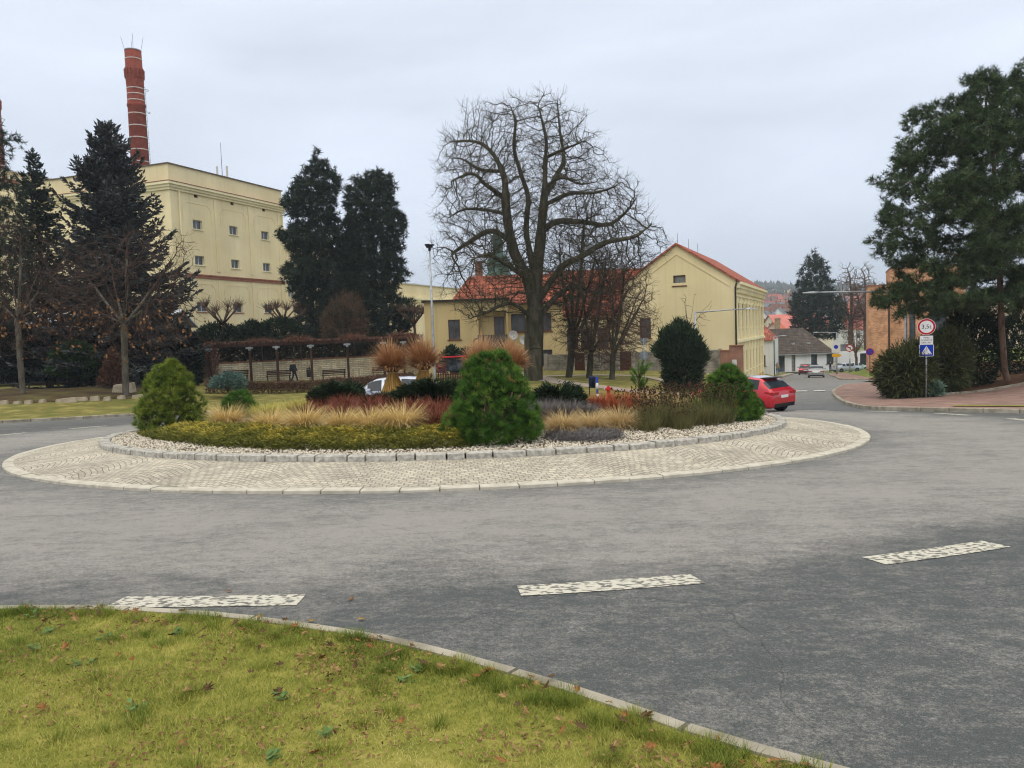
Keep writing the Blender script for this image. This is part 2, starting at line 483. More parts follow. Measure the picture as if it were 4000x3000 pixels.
Lk.new(bg.outputs[0], mx.inputs[1]); Lk.new(bg2.outputs[0], mx.inputs[2]); Lk.new(mx.outputs[0], out.inputs['Surface'])
sd = bpy.data.lights.new('sun', 'SUN'); sd.energy = 0.8; sd.angle = R(45); sd.color = (1.0, 0.95, 0.86)
so = bpy.data.objects.new('sun', sd); COL.objects.link(so)
sdir = Vector((math.sin(SUN_AZ)*math.cos(SUN_EL), math.cos(SUN_AZ)*math.cos(SUN_EL), math.sin(SUN_EL)))
so.rotation_euler = sdir.to_track_quat('Z', 'Y').to_euler()
# ================================================================ ground, roads, roundabout
def G2(px, py, zf=None): p = hit(px, py, zf); return (p[0], p[1])

# ---- asphalt material: dry pale ring lane, damp and darker outside, worn patches
def asphalt():
    M = bpy.data.materials.new('asphalt'); M.use_nodes = True
    nt = M.node_tree; N = nt.nodes; Lk = nt.links; b = N['Principled BSDF']
    geo = N.new('ShaderNodeNewGeometry'); sub = N.new('ShaderNodeVectorMath'); sub.operation = 'SUBTRACT'
    sub.inputs[1].default_value = (CX, CY, 0); Lk.new(geo.outputs['Position'], sub.inputs[0])
    mul = N.new('ShaderNodeVectorMath'); mul.operation = 'MULTIPLY'; mul.inputs[1].default_value = (1, 1, 0); Lk.new(sub.outputs[0], mul.inputs[0])
    ln = N.new('ShaderNodeVectorMath'); ln.operation = 'LENGTH'; Lk.new(mul.outputs[0], ln.inputs[0])
    def noise(sc, det=8, st=(1, 1, 1), rough=0.6):
        mp = N.new('ShaderNodeMapping'); mp.inputs['Scale'].default_value = st; Lk.new(geo.outputs['Position'], mp.inputs['Vector'])
        n = N.new('ShaderNodeTexNoise'); n.inputs['Scale'].default_value = sc; n.inputs['Detail'].default_value = det; n.inputs['Roughness'].default_value = rough
        Lk.new(mp.outputs[0], n.inputs['Vector']); return n.outputs[0]
    def mth(op, a, c, d=None):
        n = N.new('ShaderNodeMath'); n.operation = op
        for i, v in enumerate((a, c, d)):
            if v is None: continue
            if isinstance(v, (int, float)): n.inputs[i].default_value = v
            else: Lk.new(v, n.inputs[i])
        return n.outputs[0]
    big = noise(0.32, 4); mid = noise(1.3, 6, (0.7, 1.2, 1), 0.7); m2 = noise(6.5, 8, (0.75, 1.2, 1), 0.75); m3 = noise(24, 5, rough=0.7); fine = noise(60, 3, rough=0.8); grit = noise(190, 2)
    rad = mth('ADD', ln.outputs['Value'], mth('MULTIPLY_ADD', big, 2.6, -1.3))
    ramp = N.new('ShaderNodeValToRGB'); Lk.new(mth('MULTIPLY', rad, 1/24.0), ramp.inputs[0])
    e = ramp.color_ramp.elements
    st = [(9.6, .36), (10.3, .44), (11.3, .80), (13.0, .88), (14.3, .66), (15.3, .0), (17, .0), (19.5, .12), (23, .5)]
    e[0].position = st[0][0]/24; e[0].color = (st[0][1],)*3 + (1,)
    e[1].position = st[-1][0]/24; e[1].color = (st[-1][1],)*3 + (1,)
    for p, v in st[1:-1]: k = e.new(p/24); k.color = (v, v, v, 1)
    dry = mth('ADD', ramp.outputs[0], mth('ADD', mth('MULTIPLY_ADD', mid, 1.5, -0.75), mth('ADD', mth('MULTIPLY_ADD', m2, 2.1, -1.05), mth('MULTIPLY_ADD', m3, 1.6, -0.8))))
    dry = mth('ADD', dry, mth('MULTIPLY_ADD', fine, 2.4, -1.2))
    cr = N.new('ShaderNodeValToRGB'); dry2 = mth('MULTIPLY_ADD', dry, 0.74, 0.16); Lk.new(dry2, cr.inputs[0]); e = cr.color_ramp.elements
    e[0].position, e[0].color = 0.04, (0.060, 0.067, 0.066, 1)
    e[1].position, e[1].color = 0.88, (0.262, 0.250, 0.230, 1)
    k = e.new(0.45); k.color = (0.144, 0.139, 0.131, 1)
    gr = N.new('ShaderNodeMapRange'); gr.inputs['From Min'].default_value = 0.3; gr.inputs['From Max'].default_value = 0.7; gr.inputs['To Min'].default_value = 0.5; gr.inputs['To Max'].default_value = 1.5
    Lk.new(grit, gr.inputs[0])
    vm = N.new('ShaderNodeVectorMath'); vm.operation = 'SCALE'; Lk.new(cr.outputs[0], vm.inputs[0]); Lk.new(gr.outputs[0], vm.inputs['Scale'])
    # cracks and sealed seams
    vo = N.new('ShaderNodeTexVoronoi'); vo.feature = 'DISTANCE_TO_EDGE'; vo.inputs['Scale'].default_value = 0.13
    wn = N.new('ShaderNodeTexNoise'); wn.inputs['Scale'].default_value = 0.9; wn.inputs['Detail'].default_value = 6; Lk.new(geo.outputs['Position'], wn.inputs['Vector'])
    ws = N.new('ShaderNodeVectorMath'); ws.operation = 'MULTIPLY_ADD'; ws.inputs[1].default_value = (0.8, 0.8, 0); Lk.new(wn.outputs['Color'], ws.inputs[0]); Lk.new(geo.outputs['Position'], ws.inputs[2])
    Lk.new(ws.outputs[0], vo.inputs['Vector'])
    ck = N.new('ShaderNodeMapRange'); ck.inputs['From Min'].default_value = 0.0; ck.inputs['From Max'].default_value = 0.0012; ck.inputs['To Min'].default_value = 0.6; ck.inputs['To Max'].default_value = 1.0
    Lk.new(vo.outputs['Distance'], ck.inputs[0])
    v2 = N.new('ShaderNodeVectorMath'); v2.operation = 'SCALE'; Lk.new(vm.outputs[0], v2.inputs[0]); Lk.new(ck.outputs[0], v2.inputs['Scale'])
    Lk.new(v2.outputs[0], b.inputs['Base Color'])
    ro = N.new('ShaderNodeMapRange'); ro.inputs['To Min'].default_value = 0.62; ro.inputs['To Max'].default_value = 0.9; Lk.new(dry, ro.inputs[0]); Lk.new(ro.outputs[0], b.inputs['Roughness'])
    b.inputs['Specular IOR Level'].default_value = 0.25
    bp = N.new('ShaderNodeBump'); bp.inputs['Strength'].default_value = 0.5; bp.inputs['Distance'].default_value = 0.006
    Lk.new(mth('ADD', fine, grit), bp.inputs['Height']); Lk.new(bp.outputs[0], b.inputs['Normal'])
    return M
M_ASPH = asphalt()

def grid_sheet(name, xs, ys, zf, m, dz=0.0):
    gx, gy = np.meshgrid(xs, ys); V = np.column_stack([gx.ravel(), gy.ravel(), (zf(gx, gy) + dz).ravel()])
    nx, ny = len(xs), len(ys); i = np.arange(nx-1)[None, :]; j = np.arange(ny-1)[:, None]
    a = (j*nx + i).ravel(); F = np.stack([a, a+1, a+nx+1, a+nx], 1)
    o = mesh_np(name, V, F, m, smooth=True); o['kind'] = 'structure'; return o
grid_sheet('road', np.arange(-75, 80.1, 1.0), np.arange(-14, 131, 1.0), zg, M_ASPH)

# ---- valley and hills beyond the town street
M_FIELD = mat('field', lin((120, 118, 84)), lin((148, 128, 96)), scale=0.006, c3=lin((104, 116, 70)), rough=0.95, lo=0.4, hi=0.6)
xs = np.concatenate([np.linspace(-1150, -200, 20), np.linspace(-190, 700, 60), np.linspace(720, 1400, 16)])
ys = np.concatenate([np.linspace(126, 400, 40), np.linspace(410, 1480, 60)])
def zhill(x, y):
    s = 1 + 0.30*np.sin(x/260.0 + 0.8) * sst(300, 1200, y)
    return np.where(y < 300, zfar(x, y), -5 + (zfar(x, y) + 5) * s) + 3.0*np.sin(x/90.0 + y/140.0) * sst(350, 800, y)
grid_sheet('hill', xs, ys, zhill, M_FIELD, -0.3)
M_SOILG = mat('ground_cover', lin((92, 88, 52)), lin((120, 108, 70)), scale=0.8, rough=0.95)
g = grid_sheet('ground', np.concatenate([np.linspace(-1150, -80, 14), np.linspace(-75, 80, 40), np.linspace(90, 1400, 14)]), np.concatenate([np.linspace(-60, -10, 8), np.linspace(-5, 132, 40)]), zg, M_SOILG, -0.9)

# ---- verges
M_LAWN = mat('lawn_soil', lin((110, 112, 48)), lin((150, 142, 74)), scale=7, c3=lin((126, 124, 56)), rough=0.95, bump=0.6, bscale=40, detail=10)
M_KERB = mat('kerb_concrete', lin((122, 116, 102)), lin((168, 161, 146)), scale=3, rough=0.9, bump=0.3, bscale=60)
kl = [(-900, 1340), (-450, 1330), (-150, 1321), (60, 1319), (244, 1320), (476, 1333), (600, 1348), (780, 1374), (900, 1400), (1100, 1452), (1300, 1512), (1500, 1582), (1650, 1628), (1800, 1668), (2050, 1745)]
front = smooth_line([G2(*p) for p in kl], 8)
kerb_line('kerb', front, M_KERB, w=0.10, h=0.05, stone=1.0, side=-1)
T = np.gradient(front, axis=0); T /= np.linalg.norm(T, axis=1)[:, None]
inner = front + np.stack([T[:, 1], -T[:, 0]], 1) * 0.10
FRONT_POLY = [tuple(p) for p in inner] + [(front[-1][0] + 0.1, -8), (-40, -8), (-40, front[0][1])]
sheet('lawn', FRONT_POLY, M_LAWN, res=0.6, dz=0.035)

# park on the far side, from the left road round to the street corner
far_k = [G2(-420, 938), G2(-150, 924), G2(0, 915), G2(150, 907), G2(290, 899), (-13.5, 37.2), (-8, 37.9), (-1.6, 38.0), (4.5, 37.0), (9.2, 37.6), (12.2, 41.2), (13.8, 46.6), (20.5, 62.8), (31.1, 88.6), (40.1, 110.5), (44.5, 121)]
park_line = smooth_line(far_k, 6)
M_PARK = mat('park_lawn', lin((92, 98, 46)), lin((134, 128, 72)), scale=1.2, c3=lin((112, 104, 56)), rough=0.95, bump=0.5, bscale=12, detail=10)
kerb_line('kerb', park_line, M_KERB, w=0.15, h=0.12, stone=1.0, side=1)
PT = np.gradient(park_line, axis=0); PT /= np.linalg.norm(PT, axis=1)[:, None]
PN = np.stack([-PT[:, 1], PT[:, 0]], 1)
park_in = park_line + PN*0.15
sheet('lawn', [tuple(p) for p in park_in] + [(44, 126), (-74, 126), (-74, park_in[0][1])], M_PARK, res=2.2, dz=0.10)
# pavement on the near side of the yellow house, along the street
M_SLAB = brickmat('pavement_slabs', lin((168, 158, 142)), lin((150, 140, 126)), lin((110, 104, 96)), 0.4, 0.2, 0.01, bump=0.2, axes='xy')
i0 = int(np.argmin(np.abs(park_line[:, 1] - 39.5) + (park_line[:, 0] < 8)*99))
strip = [tuple(p) for p in park_in[i0:]] + [tuple(p) for p in (park_in[i0:] + PN[i0:]*2.45)[::-1]]
sheet('pavement', strip, M_SLAB, res=1.2, dz=0.13)
# footpath through the park
M_PATH = mat('path_gravel', lin((142, 130, 118)), lin((164, 152, 138)), scale=3, rough=0.95, bump=0.3, bscale=50)
def ribbon(pts, w, n=6):
    L = smooth_line(pts, n); T = np.gradient(L, axis=0); T /= np.linalg.norm(T, axis=1)[:, None]; Nn = np.stack([-T[:, 1], T[:, 0]], 1)
    return [tuple(p) for p in L + Nn*w/2] + [tuple(p) for p in (L - Nn*w/2)[::-1]]
sheet('path', ribbon([(X(1085, 68), 68.5), (X(1130, 62), 62), (X(1175, 56), 56), (X(1240, 50), 50), (X(1330, 46.5), 46.5), (X(1440, 43), 43.5), (11.0, 41.2)], 1.8), M_PATH, res=1.0, dz=0.13)
sheet('path', ribbon([(X(1168, 59), 59.5), (X(1300, 60.5), 60.5), (X(1420, 57), 57.5), (X(1500, 52), 52), (14.0, 48)], 1.3), M_PATH, res=1.0, dz=0.13)

# right side: red brick pavement, kerbs, bank
M_PAVER = brickmat('red_pavers', lin((150, 118, 104)), lin((128, 104, 96)), lin((96, 84, 78)), 0.2, 0.1, 0.006, bump=0.2, axes='xy', noise=0.3)
rk = [(2700, 905), (2400, 898), (2212, 893), (2000, 887), (1880, 879), (1825, 868), (1802, 859), (1797, 850), (1806, 841), (1830, 833), (1900, 829), (1975, 828)]
rline = smooth_line([G2(*p, zplane) for p in rk], 6)
kerb_line('kerb', rline, M_KERB, w=0.15, h=0.13, stone=1.0, side=-1)
T = np.gradient(rline, axis=0); T /= np.linalg.norm(T, axis=1)[:, None]
rin = rline + np.stack([T[:, 1], -T[:, 0]], 1)*0.15
bank_edge = [G2(*p, zplane) for p in [(2700, 852), (2420, 850), (2212, 852), (2100, 856), (2010, 861), (1955, 858), (1930, 848), (1916, 836), (1935, 829)]]
bank_line = smooth_line(bank_edge, 5)
sheet('pavement', [tuple(p) for p in rin] + [tuple(p) for p in bank_line[::-1]], M_PAVER, res=0.7, dz=0.125)
kerb_line('kerb', bank_line, M_KERB, w=0.06, h=0.22, stone=1.0, side=-1)
M_LITTER = mat('needle_litter', lin((92, 62, 44)), lin((62, 46, 34)), scale=2.2, c3=lin((108, 76, 54)), rough=0.98, bump=0.7, bscale=30, detail=10)
sheet('soil', [tuple(p) for p in bank_line] + [(24.5, 47), (30, 66), (75, 66), (75, bank_line[0][1])], M_LITTER, res=1.0, dz=0.19)
sheet('lawn', ribbon([G2(2060, 884, zplane), G2(2212, 886, zplane), G2(2500, 890, zplane)], 0.7), M_LAWN, res=0.5, dz=0.15)
# second corner further down the street
bk = [(X(1975, 64), 64), (X(1897, 69), 69), (31.2, 72), (32.5, 76.5), (36.2, 86), (39.8, 96), (46.2, 112)]
bline = smooth_line(bk, 5)
kerb_line('kerb', bline, M_KERB, w=0.15, h=0.13, stone=1.0, side=-1)
T = np.gradient(bline, axis=0); T /= np.linalg.norm(T, axis=1)[:, None]
bN = np.stack([T[:, 1], -T[:, 0]], 1); bin_ = bline + bN*0.15
bb = bline + bN*2.6
sheet('pavement', [tuple(p) for p in bin_] + [tuple(p) for p in bb[::-1]], M_PAVER, res=0.9, dz=0.125)
M_GREEN = mat('street_lawn', lin((96, 112, 48)), lin((118, 126, 62)), scale=1.5, rough=0.95, bump=0.4, bscale=14)
sheet('lawn', [tuple(p) for p in bb] + [(44, 118), (75, 122), (75, 66.3), (31, 66.3)], M_GREEN, res=2.0, dz=0.14)

# ---- painted markings
M_PAINT = mat('road_paint', lin((192, 188, 174)), lin((108, 106, 101)), scale=17, detail=14, lo=0.49, hi=0.57, rough=0.8, bump=0.3, bscale=80, stretch=(1, 1.6, 1))
# ring of broken edge line round the lane
for k in range(-12, 12):
    a0 = R(-81.3 + 360/31.7*k)
    half = 0.70/15.15; n = 8
    an = np.linspace(a0 - half, a0 + half, n)
    x = np.concatenate([CX + 15.02*np.cos(an), CX + 15.29*np.cos(an)]); y = np.concatenate([CY + 15.02*np.sin(an), CY + 15.29*np.sin(an)])
    mx_, my_ = CX + 15.15*math.cos(a0), CY + 15.15*math.sin(a0)
    if True:
        V = np.column_stack([x, y, zg(x, y) + 0.005]); F = [(i, i+1, n+i+1, n+i) for i in range(n-1)]
        me = MB(); me.add(V, F); o = me.build('road_marking', M_PAINT); o['kind'] = 'structure'
        if o.data.polygons[0].normal.z < 0: o.data.flip_normals()
M_PAINT2 = mat('fresh_paint', lin((214, 212, 204)), lin((180, 178, 170)), scale=3, rough=0.8)
sd_ = np.array([0.38, 0.925]); sn_ = np.array([0.925, -0.38])
for k in range(-4, 4):
    c = np.array([17.7, 45.0]) + sn_*(k*0.98 + 0.3) - sd_*0.2
    P = [c + sn_*sx*0.31 + sd_*sy*0.7 for sx, sy in ((-1, -1), (1, -1), (1, 1), (-1, 1))]
    me = MB(); me.quad(*[(p[0], p[1], float(zg(p[0], p[1])) + 0.03) for p in P]); o = me.build('road_marking', M_PAINT2); o['kind'] = 'structure'
for k in range(4):
    c = np.array([44, 112.0]) - sn_*(2.2 - k*2.0) + sd_*3
    P = [c + sn_*sx*0.55 + sd_*sy*1.3 for sx, sy in ((-1, -1), (1, -1), (1, 1), (-1, 1))]
    me = MB(); me.quad(*[(p[0], p[1], float(zg(p[0], p[1])) + 0.03) for p in P]); o = me.build('road_marking', M_PAINT2); o['kind'] = 'structure'

# ---- roundabout island
R_AP, R_K, R_G = 10.22, 8.48, 8.25
def prof(r):
    r = np.asarray(r, float)
    out = 0.03 + 0.22*np.clip((R_AP - r)/(R_AP - R_K), 0, 1)
    ins = 0.305 + 0.79*sst(7.9, 1.2, r)
    return np.where(r > R_K - 0.12, out, ins)
def zi(x, y):
    return zplane(x, y) + prof(np.hypot(np.asarray(x)-CX, np.asarray(y)-CY))
def zbase(x, y): return zplane(np.asarray(x), np.asarray(y)) + 0.25
def isl(r, deg):
    a = R(deg); x, y = CX + r*math.cos(a), CY + r*math.sin(a); return np.array([x, y, float(zi(x, y))])
def polar_sheet(name, r0, r1, nr, na, m, f, kind='structure'):
    rr = np.linspace(r0, r1, nr+1); an = np.arange(na)*2*math.pi/na
    x = CX + rr[:, None]*np.cos(an); y = CY + rr[:, None]*np.sin(an); z = zplane(x, y) + f(rr)[:, None]
    V = np.stack([x, y, z], -1).reshape(-1, 3)
    F = np.array([(i*na+j, (i+1)*na+j, (i+1)*na+(j+1) % na, i*na+(j+1) % na) for i in range(nr) for j in range(na)])
    V[:, 0] -= CX; V[:, 1] -= CY
    o = mesh_np(name, V, F, m, smooth=True); o.location = (CX, CY, 0); o['kind'] = kind; return o
def cobble():
    M = bpy.data.materials.new('cobbles'); M.use_nodes = True
    nt = M.node_tree; N = nt.nodes; Lk = nt.links; b = N['Principled BSDF']
    def mth(op, a, c=None, d=None):
        n = N.new('ShaderNodeMath'); n.operation = op
        for i, v in enumerate((a, c, d)):
            if v is None: continue
            if isinstance(v, (int, float)): n.inputs[i].default_value = v
            else: Lk.new(v, n.inputs[i])
        return n.outputs[0]
    tc = N.new('ShaderNodeTexCoord'); sp = N.new('ShaderNodeSeparateXYZ'); Lk.new(tc.outputs['Object'], sp.inputs[0])
    ang = mth('ARCTAN2', sp.outputs[1], sp.outputs[0])
    ln = mth('SQRT', mth('ADD', mth('MULTIPLY', sp.outputs[0], sp.outputs[0]), mth('MULTIPLY', sp.outputs[1], sp.outputs[1])))
    u = mth('MULTIPLY', ang, 9.2)
    wv = mth('MULTIPLY', mth('ABSOLUTE', mth('SINE', mth('MULTIPLY', u, 1.9))), 0.30)
    wob = N.new('ShaderNodeTexNoise'); wob.inputs['Scale'].default_value = 5; wob.inputs['Detail'].default_value = 3; Lk.new(tc.outputs['Object'], wob.inputs['Vector'])
    v = mth('ADD', mth('ADD', ln, wv), mth('MULTIPLY_ADD', wob.outputs[0], 0.09, 0))
    u2 = mth('ADD', u, mth('MULTIPLY', wob.outputs[0], 0.10))
    cb = N.new('ShaderNodeCombineXYZ'); Lk.new(u2, cb.inputs[0]); Lk.new(v, cb.inputs[1])
    br = N.new('ShaderNodeTexBrick'); br.inputs['Scale'].default_value = 1; br.inputs['Brick Width'].default_value = 0.115; br.inputs['Row Height'].default_value = 0.10
    br.inputs['Mortar Size'].default_value = 0.007; br.inputs['Mortar Smooth'].default_value = 0.4
    br.inputs['Color1'].default_value = (*lin((194, 186, 168)), 1); br.inputs['Color2'].default_value = (*lin((168, 161, 147)), 1); br.inputs['Mortar'].default_value = (*lin((104, 96, 82)), 1)
    Lk.new(cb.outputs[0], br.inputs['Vector'])
    no = N.new('ShaderNodeTexNoise'); no.inputs['Scale'].default_value = 1.1; no.inputs['Detail'].default_value = 9; no.inputs['Roughness'].default_value = 0.65; Lk.new(tc.outputs['Object'], no.inputs['Vector'])
    mr = N.new('ShaderNodeMapRange'); mr.inputs['From Min'].default_value = 0.3; mr.inputs['From Max'].default_value = 0.7; mr.inputs['To Min'].default_value = 0.66; mr.inputs['To Max'].default_value = 1.14; Lk.new(no.outputs[0], mr.inputs[0])
    vm = N.new('ShaderNodeVectorMath'); vm.operation = 'SCALE'; Lk.new(br.outputs['Color'], vm.inputs[0]); Lk.new(mr.outputs[0], vm.inputs['Scale'])
    Lk.new(vm.outputs[0], b.inputs['Base Color']); b.inputs['Roughness'].default_value = 0.85; b.inputs['Specular IOR Level'].default_value = 0.2
    bp = N.new('ShaderNodeBump'); bp.invert = True; bp.inputs['Strength'].default_value = 0.5; bp.inputs['Distance'].default_value = 0.015; Lk.new(br.outputs['Fac'], bp.inputs['Height']); Lk.new(bp.outputs[0], b.inputs['Normal'])
    return M
M_COB = cobble()
polar_sheet('pavement', R_K - 0.1, R_AP - 0.19, 6, 200, M_COB, lambda r: 0.03 + 0.22*np.clip((R_AP - r)/(R_AP - R_K), 0, 1))
M_GRAN = mat('granite', lin((142, 139, 132)), lin((188, 184, 175)), scale=14, c3=lin((166, 162, 154)), rough=0.85, bump=0.5, bscale=30, detail=10)
M_BORD = mat('border_stone', lin((170, 164, 150)), lin((194, 188, 174)), scale=6, rough=0.85, bump=0.3, bscale=50)
an = np.linspace(0, 2*math.pi, 361)
circ = lambda r: np.column_stack([CX + r*np.cos(an), CY + r*np.sin(an)])
kerb_line('kerb', circ(R_AP), M_BORD, w=0.20, h=0.05, stone=0.55, side=1, gap=0.008)
def granite_ring():
    mb = MB(); a = 0.0
    while a < 2*math.pi - 0.01:
        s = random.choice([0.30, 0.44, 0.5, 0.55, 0.6])/8.4; s = min(s, 2*math.pi - a); g_ = 0.012/8.4*1.3
        u = np.linspace(a + g_, a + s - g_, 4); V = []; j = random.uniform(-0.008, 0.008); jr = random.uniform(-0.01, 0.01)
        for t in u:
            zb = zplane(CX + R_K*math.cos(t), CY + R_K*math.sin(t))
            for rr, h in ((R_K+jr, 0.12), (R_K - 0.01 + jr, 0.330 + j), (R_K - 0.03 + jr, 0.345 + j), (R_K - 0.21, 0.345 + j), (R_K - 0.235, 0.325), (R_K - 0.235, 0.12)):
                rr += random.uniform(-0.004, 0.004)
                V.append((CX + rr*math.cos(t), CY + rr*math.sin(t), zb + h + random.uniform(-0.003, 0.003)))
        F = [(k*6+c, k*6+c+1, k*6+7+c, k*6+6+c) for k in range(3) for c in range(5)] + [(0, 1, 2, 3, 4, 5), (23, 22, 21, 20, 19, 18)]
        mb.add(V, F); a += s
    return mb
o = granite_ring().build('kerb', M_GRAN); o['kind'] = 'structure'
M_SOIL = mat('bed_soil', lin((70, 52, 38)), lin((96, 76, 54)), scale=6, rough=0.98, bump=0.6, bscale=30)
polar_sheet('soil', 0.02, R_G + 0.05, 26, 96, M_SOIL, lambda r: 0.305 + 0.79*sst(7.9, 1.2, r))
def gravel():
    n = 26000
    a = rng.uniform(math.pi*0.92, math.pi*2.16, n); r = np.sqrt(rng.uniform(6.0**2, (R_G-0.02)**2, n))
    x = CX + r*np.cos(a); y = CY + r*np.sin(a); z = zi(x, y) + rng.uniform(-0.004, 0.016, n)
    base = np.array([(1, 0, 0), (-1, 0, 0), (0, 1, 0), (0, -1, 0), (0, 0, 1), (0, 0, -1)], float)
    F0 = np.array([(0, 2, 4), (2, 1, 4), (1, 3, 4), (3, 0, 4), (2, 0, 5), (1, 2, 5), (3, 1, 5), (0, 3, 5)])
    s = rng.uniform(0.014, 0.034, (n, 3)); s[:, 2] *= 0.75
    th = rng.uniform(0, 6.28, n); c, si = np.cos(th), np.sin(th)
    Vb = base[None]*s[:, None, :] + rng.normal(0, 0.003, (n, 6, 3))
    Vx = Vb[..., 0]*c[:, None] - Vb[..., 1]*si[:, None]; Vy = Vb[..., 0]*si[:, None] + Vb[..., 1]*c[:, None]
    V = np.stack([Vx + x[:, None], Vy + y[:, None], Vb[..., 2] + z[:, None]], -1).reshape(-1, 3)
    F = (np.arange(n)[:, None, None]*6 + F0[None]).reshape(-1, 3)
    M = mat('gravel', lin((128, 118, 104)), lin((224, 217, 202)), scale=3, c3=lin((188, 178, 160)), attr=True, lo=0.12, hi=0.85, rough=0.8)
    o = mesh_np('gravel', V, F, M, rnd=np.repeat(rng.random(n), 6), smooth=True); o['kind'] = 'stuff'
    tag(o, 'pale rounded gravel inside the granite kerb of the island', 'gravel')
gravel()

# ---- near grass and fallen leaves
def near_grass():
    P = np.array(FRONT_POLY); parts = []
    M = mat('grass_blade', lin((88, 108, 44)), lin((216, 198, 138)), scale=1.6, c3=lin((160, 162, 74)), attr=True, lo=0.2, hi=0.85, rough=0.6, trans=0.25)
    n = 300000
    y = rng.uniform(2.3, 6.2, n)**1.0; x = rng.uniform(-5.2, 3.0, n)
    G = np.column_stack([x, y]); k = inside(G, P) & (np.abs(x + 0.0) < 0.72*y + 0.4)
    x, y = x[k], y[k]; n = len(x)
    den = np.sin(x*2.1 + np.sin(y*3.1)*1.3)*np.sin(y*2.7 + x*1.2) * 0.5 + 0.5
    L = rng.uniform(0.018, 0.045, n)*(0.65 + 0.75*den)
    V, F, r = blades(np.column_stack([x, y, zg(x, y) + 0.03]), rng.uniform(0, 6.28, n), L, rng.uniform(0.1, 0.7, n), rng.uniform(0.7, 1.7, n), rng.uniform(0.0022, 0.0042, n), seg=2)
    pt = np.sin(x*0.9 + 1.3*np.sin(y*1.7 + 0.6))*np.sin(y*1.4 + np.sin(x*1.1)) ; r = np.clip(r*0.62 + np.repeat((1-den)*0.25 + 0.28*np.clip(pt + 0.25*(x+0.5), -0.6, 1), 6), 0, 1)
    parts.append((V, F, r))
    # greener longer tufts, thick along the kerb
    c = []
    while len(c) < 190:
        if random.random() < 0.6:
            i = random.randrange(len(front)); q = inner[i] + (inner[i]-front[i])*random.uniform(0.2, 2.2)
        else: q = np.array([random.uniform(-4, 2.4), random.uniform(2.6, 5.6)])
        if 2.3 < q[1] < 6.3 and inside(q[None], P)[0]: c.append(q)
    for q in c:
        m_ = 90; a = rng.uniform(0, 6.28, m_); rr = rng.uniform(0, 0.07, m_)
        x = q[0] + rr*np.cos(a); y = q[1] + rr*np.sin(a)
        V, F, r = blades(np.column_stack([x, y, zg(x, y) + 0.03]), a, rng.uniform(0.03, 0.085, m_), rng.uniform(0, 0.4, m_), rng.uniform(0.5, 1.5, m_), 0.0035, seg=2)
        parts.append((V, F, r*0.35))
    V, F, r = join(*parts)
    o = mesh_np('grass', V, F, M, rnd=r); o['kind'] = 'stuff'; tag(o, 'short yellowish green lawn grass in the foreground', 'grass')
near_grass()
def lawn_bits():
    P = np.array(FRONT_POLY); n = 9000
    d = np.abs(rng.normal(0, 1.1, n)); i = rng.integers(0, len(front), n); q = inner[i] + (inner[i]-front[i])/0.1*d[:, None]*0.9 + rng.normal(0, .05, (n, 2))
    q2 = np.column_stack([rng.uniform(-4, 2.5, 3000), rng.uniform(2.4, 5.6, 3000)]); q = np.vstack([q, q2])
    k = inside(q, P) & (q[:, 1] > 2.3) & (q[:, 1] < 6) & (np.abs(q[:, 0]) < .72*q[:, 1] + .3); q = q[k]
    cl = np.array([mnoise.noise(Vector((a*1.6, b*1.6, 3.1))) for a, b in q]); q = q[cl > 0.0]; n = len(q)
    P3 = np.column_stack([q, zg(q[:, 0], q[:, 1]) + rng.uniform(.035, .062, n)])
    V, F, r = sprays(P3, np.column_stack([rng.normal(0, 1, (n, 2)), rng.normal(0, .3, n)]), rng.uniform(.012, .04, n), rng.uniform(.006, .018, n), N=unit(np.column_stack([rng.normal(0, .5, (n, 2)), np.ones(n)])))
    o = mesh_np('leaf_litter', V, F, mat('litter_bits', lin((78, 58, 40)), lin((172, 142, 100)), scale=3, c3=lin((120, 92, 62)), attr=True, lo=.1, hi=.9, rough=.9), rnd=r); o['kind'] = 'stuff'; tag(o, 'small brown crumbs of dead leaf caught in the foreground grass', 'leaf litter')
    m_ = 13; c = np.column_stack([rng.uniform(-3.6, 2.0, m_*3), rng.uniform(2.6, 5.2, m_*3)]); c = c[inside(c, P) & (np.abs(c[:, 0]) < .66*c[:, 1])][:m_]; parts = []
    for a, b in c:
        k = 11; an = rng.uniform(0, 6.28, k); V, F, r = sprays(np.tile([a, b, float(zg(a, b)) + .045], (k, 1)) + rng.normal(0, .012, (k, 3)), np.column_stack([np.cos(an), np.sin(an), rng.uniform(.1, .5, k)]), rng.uniform(.03, .065, k), .024, N=np.tile([0, 0, 1.0], (k, 1))); parts.append((V, F, r))
    V, F, r = join(*parts); o = mesh_np('weeds', V, F, mat('weed_leaf', lin((56, 84, 40)), lin((104, 128, 70)), scale=3, attr=True, lo=.1, hi=.9, rough=.6), rnd=r); o['kind'] = 'stuff'; tag(o, 'dark green broad leaved weeds scattered through the foreground lawn', 'weeds')
lawn_bits()
def leaf_mesh(seed, lobes=5):
    rg = random.Random(seed); pts = []
    n = lobes*2 + 1
    for i in range(n*2):
        t = i/(n*2)*2*math.pi; rr = (1.0 if i % 2 == 0 else 0.55)*rg.uniform(0.8, 1.15)*(0.75 + 0.35*math.cos(t))
        pts.append((rr*math.cos(t)*0.05, rr*math.sin(t)*0.036, 0))
    mb = MB(); V = [(0, 0, 0.004)] + [(p[0], p[1], 0.012*rg.uniform(-0.2, 1.3)*(abs(p[0])+abs(p[1]))/0.05) for p in pts]
    mb.add(V, [(0, i+1, (i+1) % len(pts)+1) for i in range(len(pts))])
    stem = [(-0.02, 0, 0.004), (-0.06, 0.004, 0.008)]
    mb.tube(stem, 0.0012, 4)
    return mb
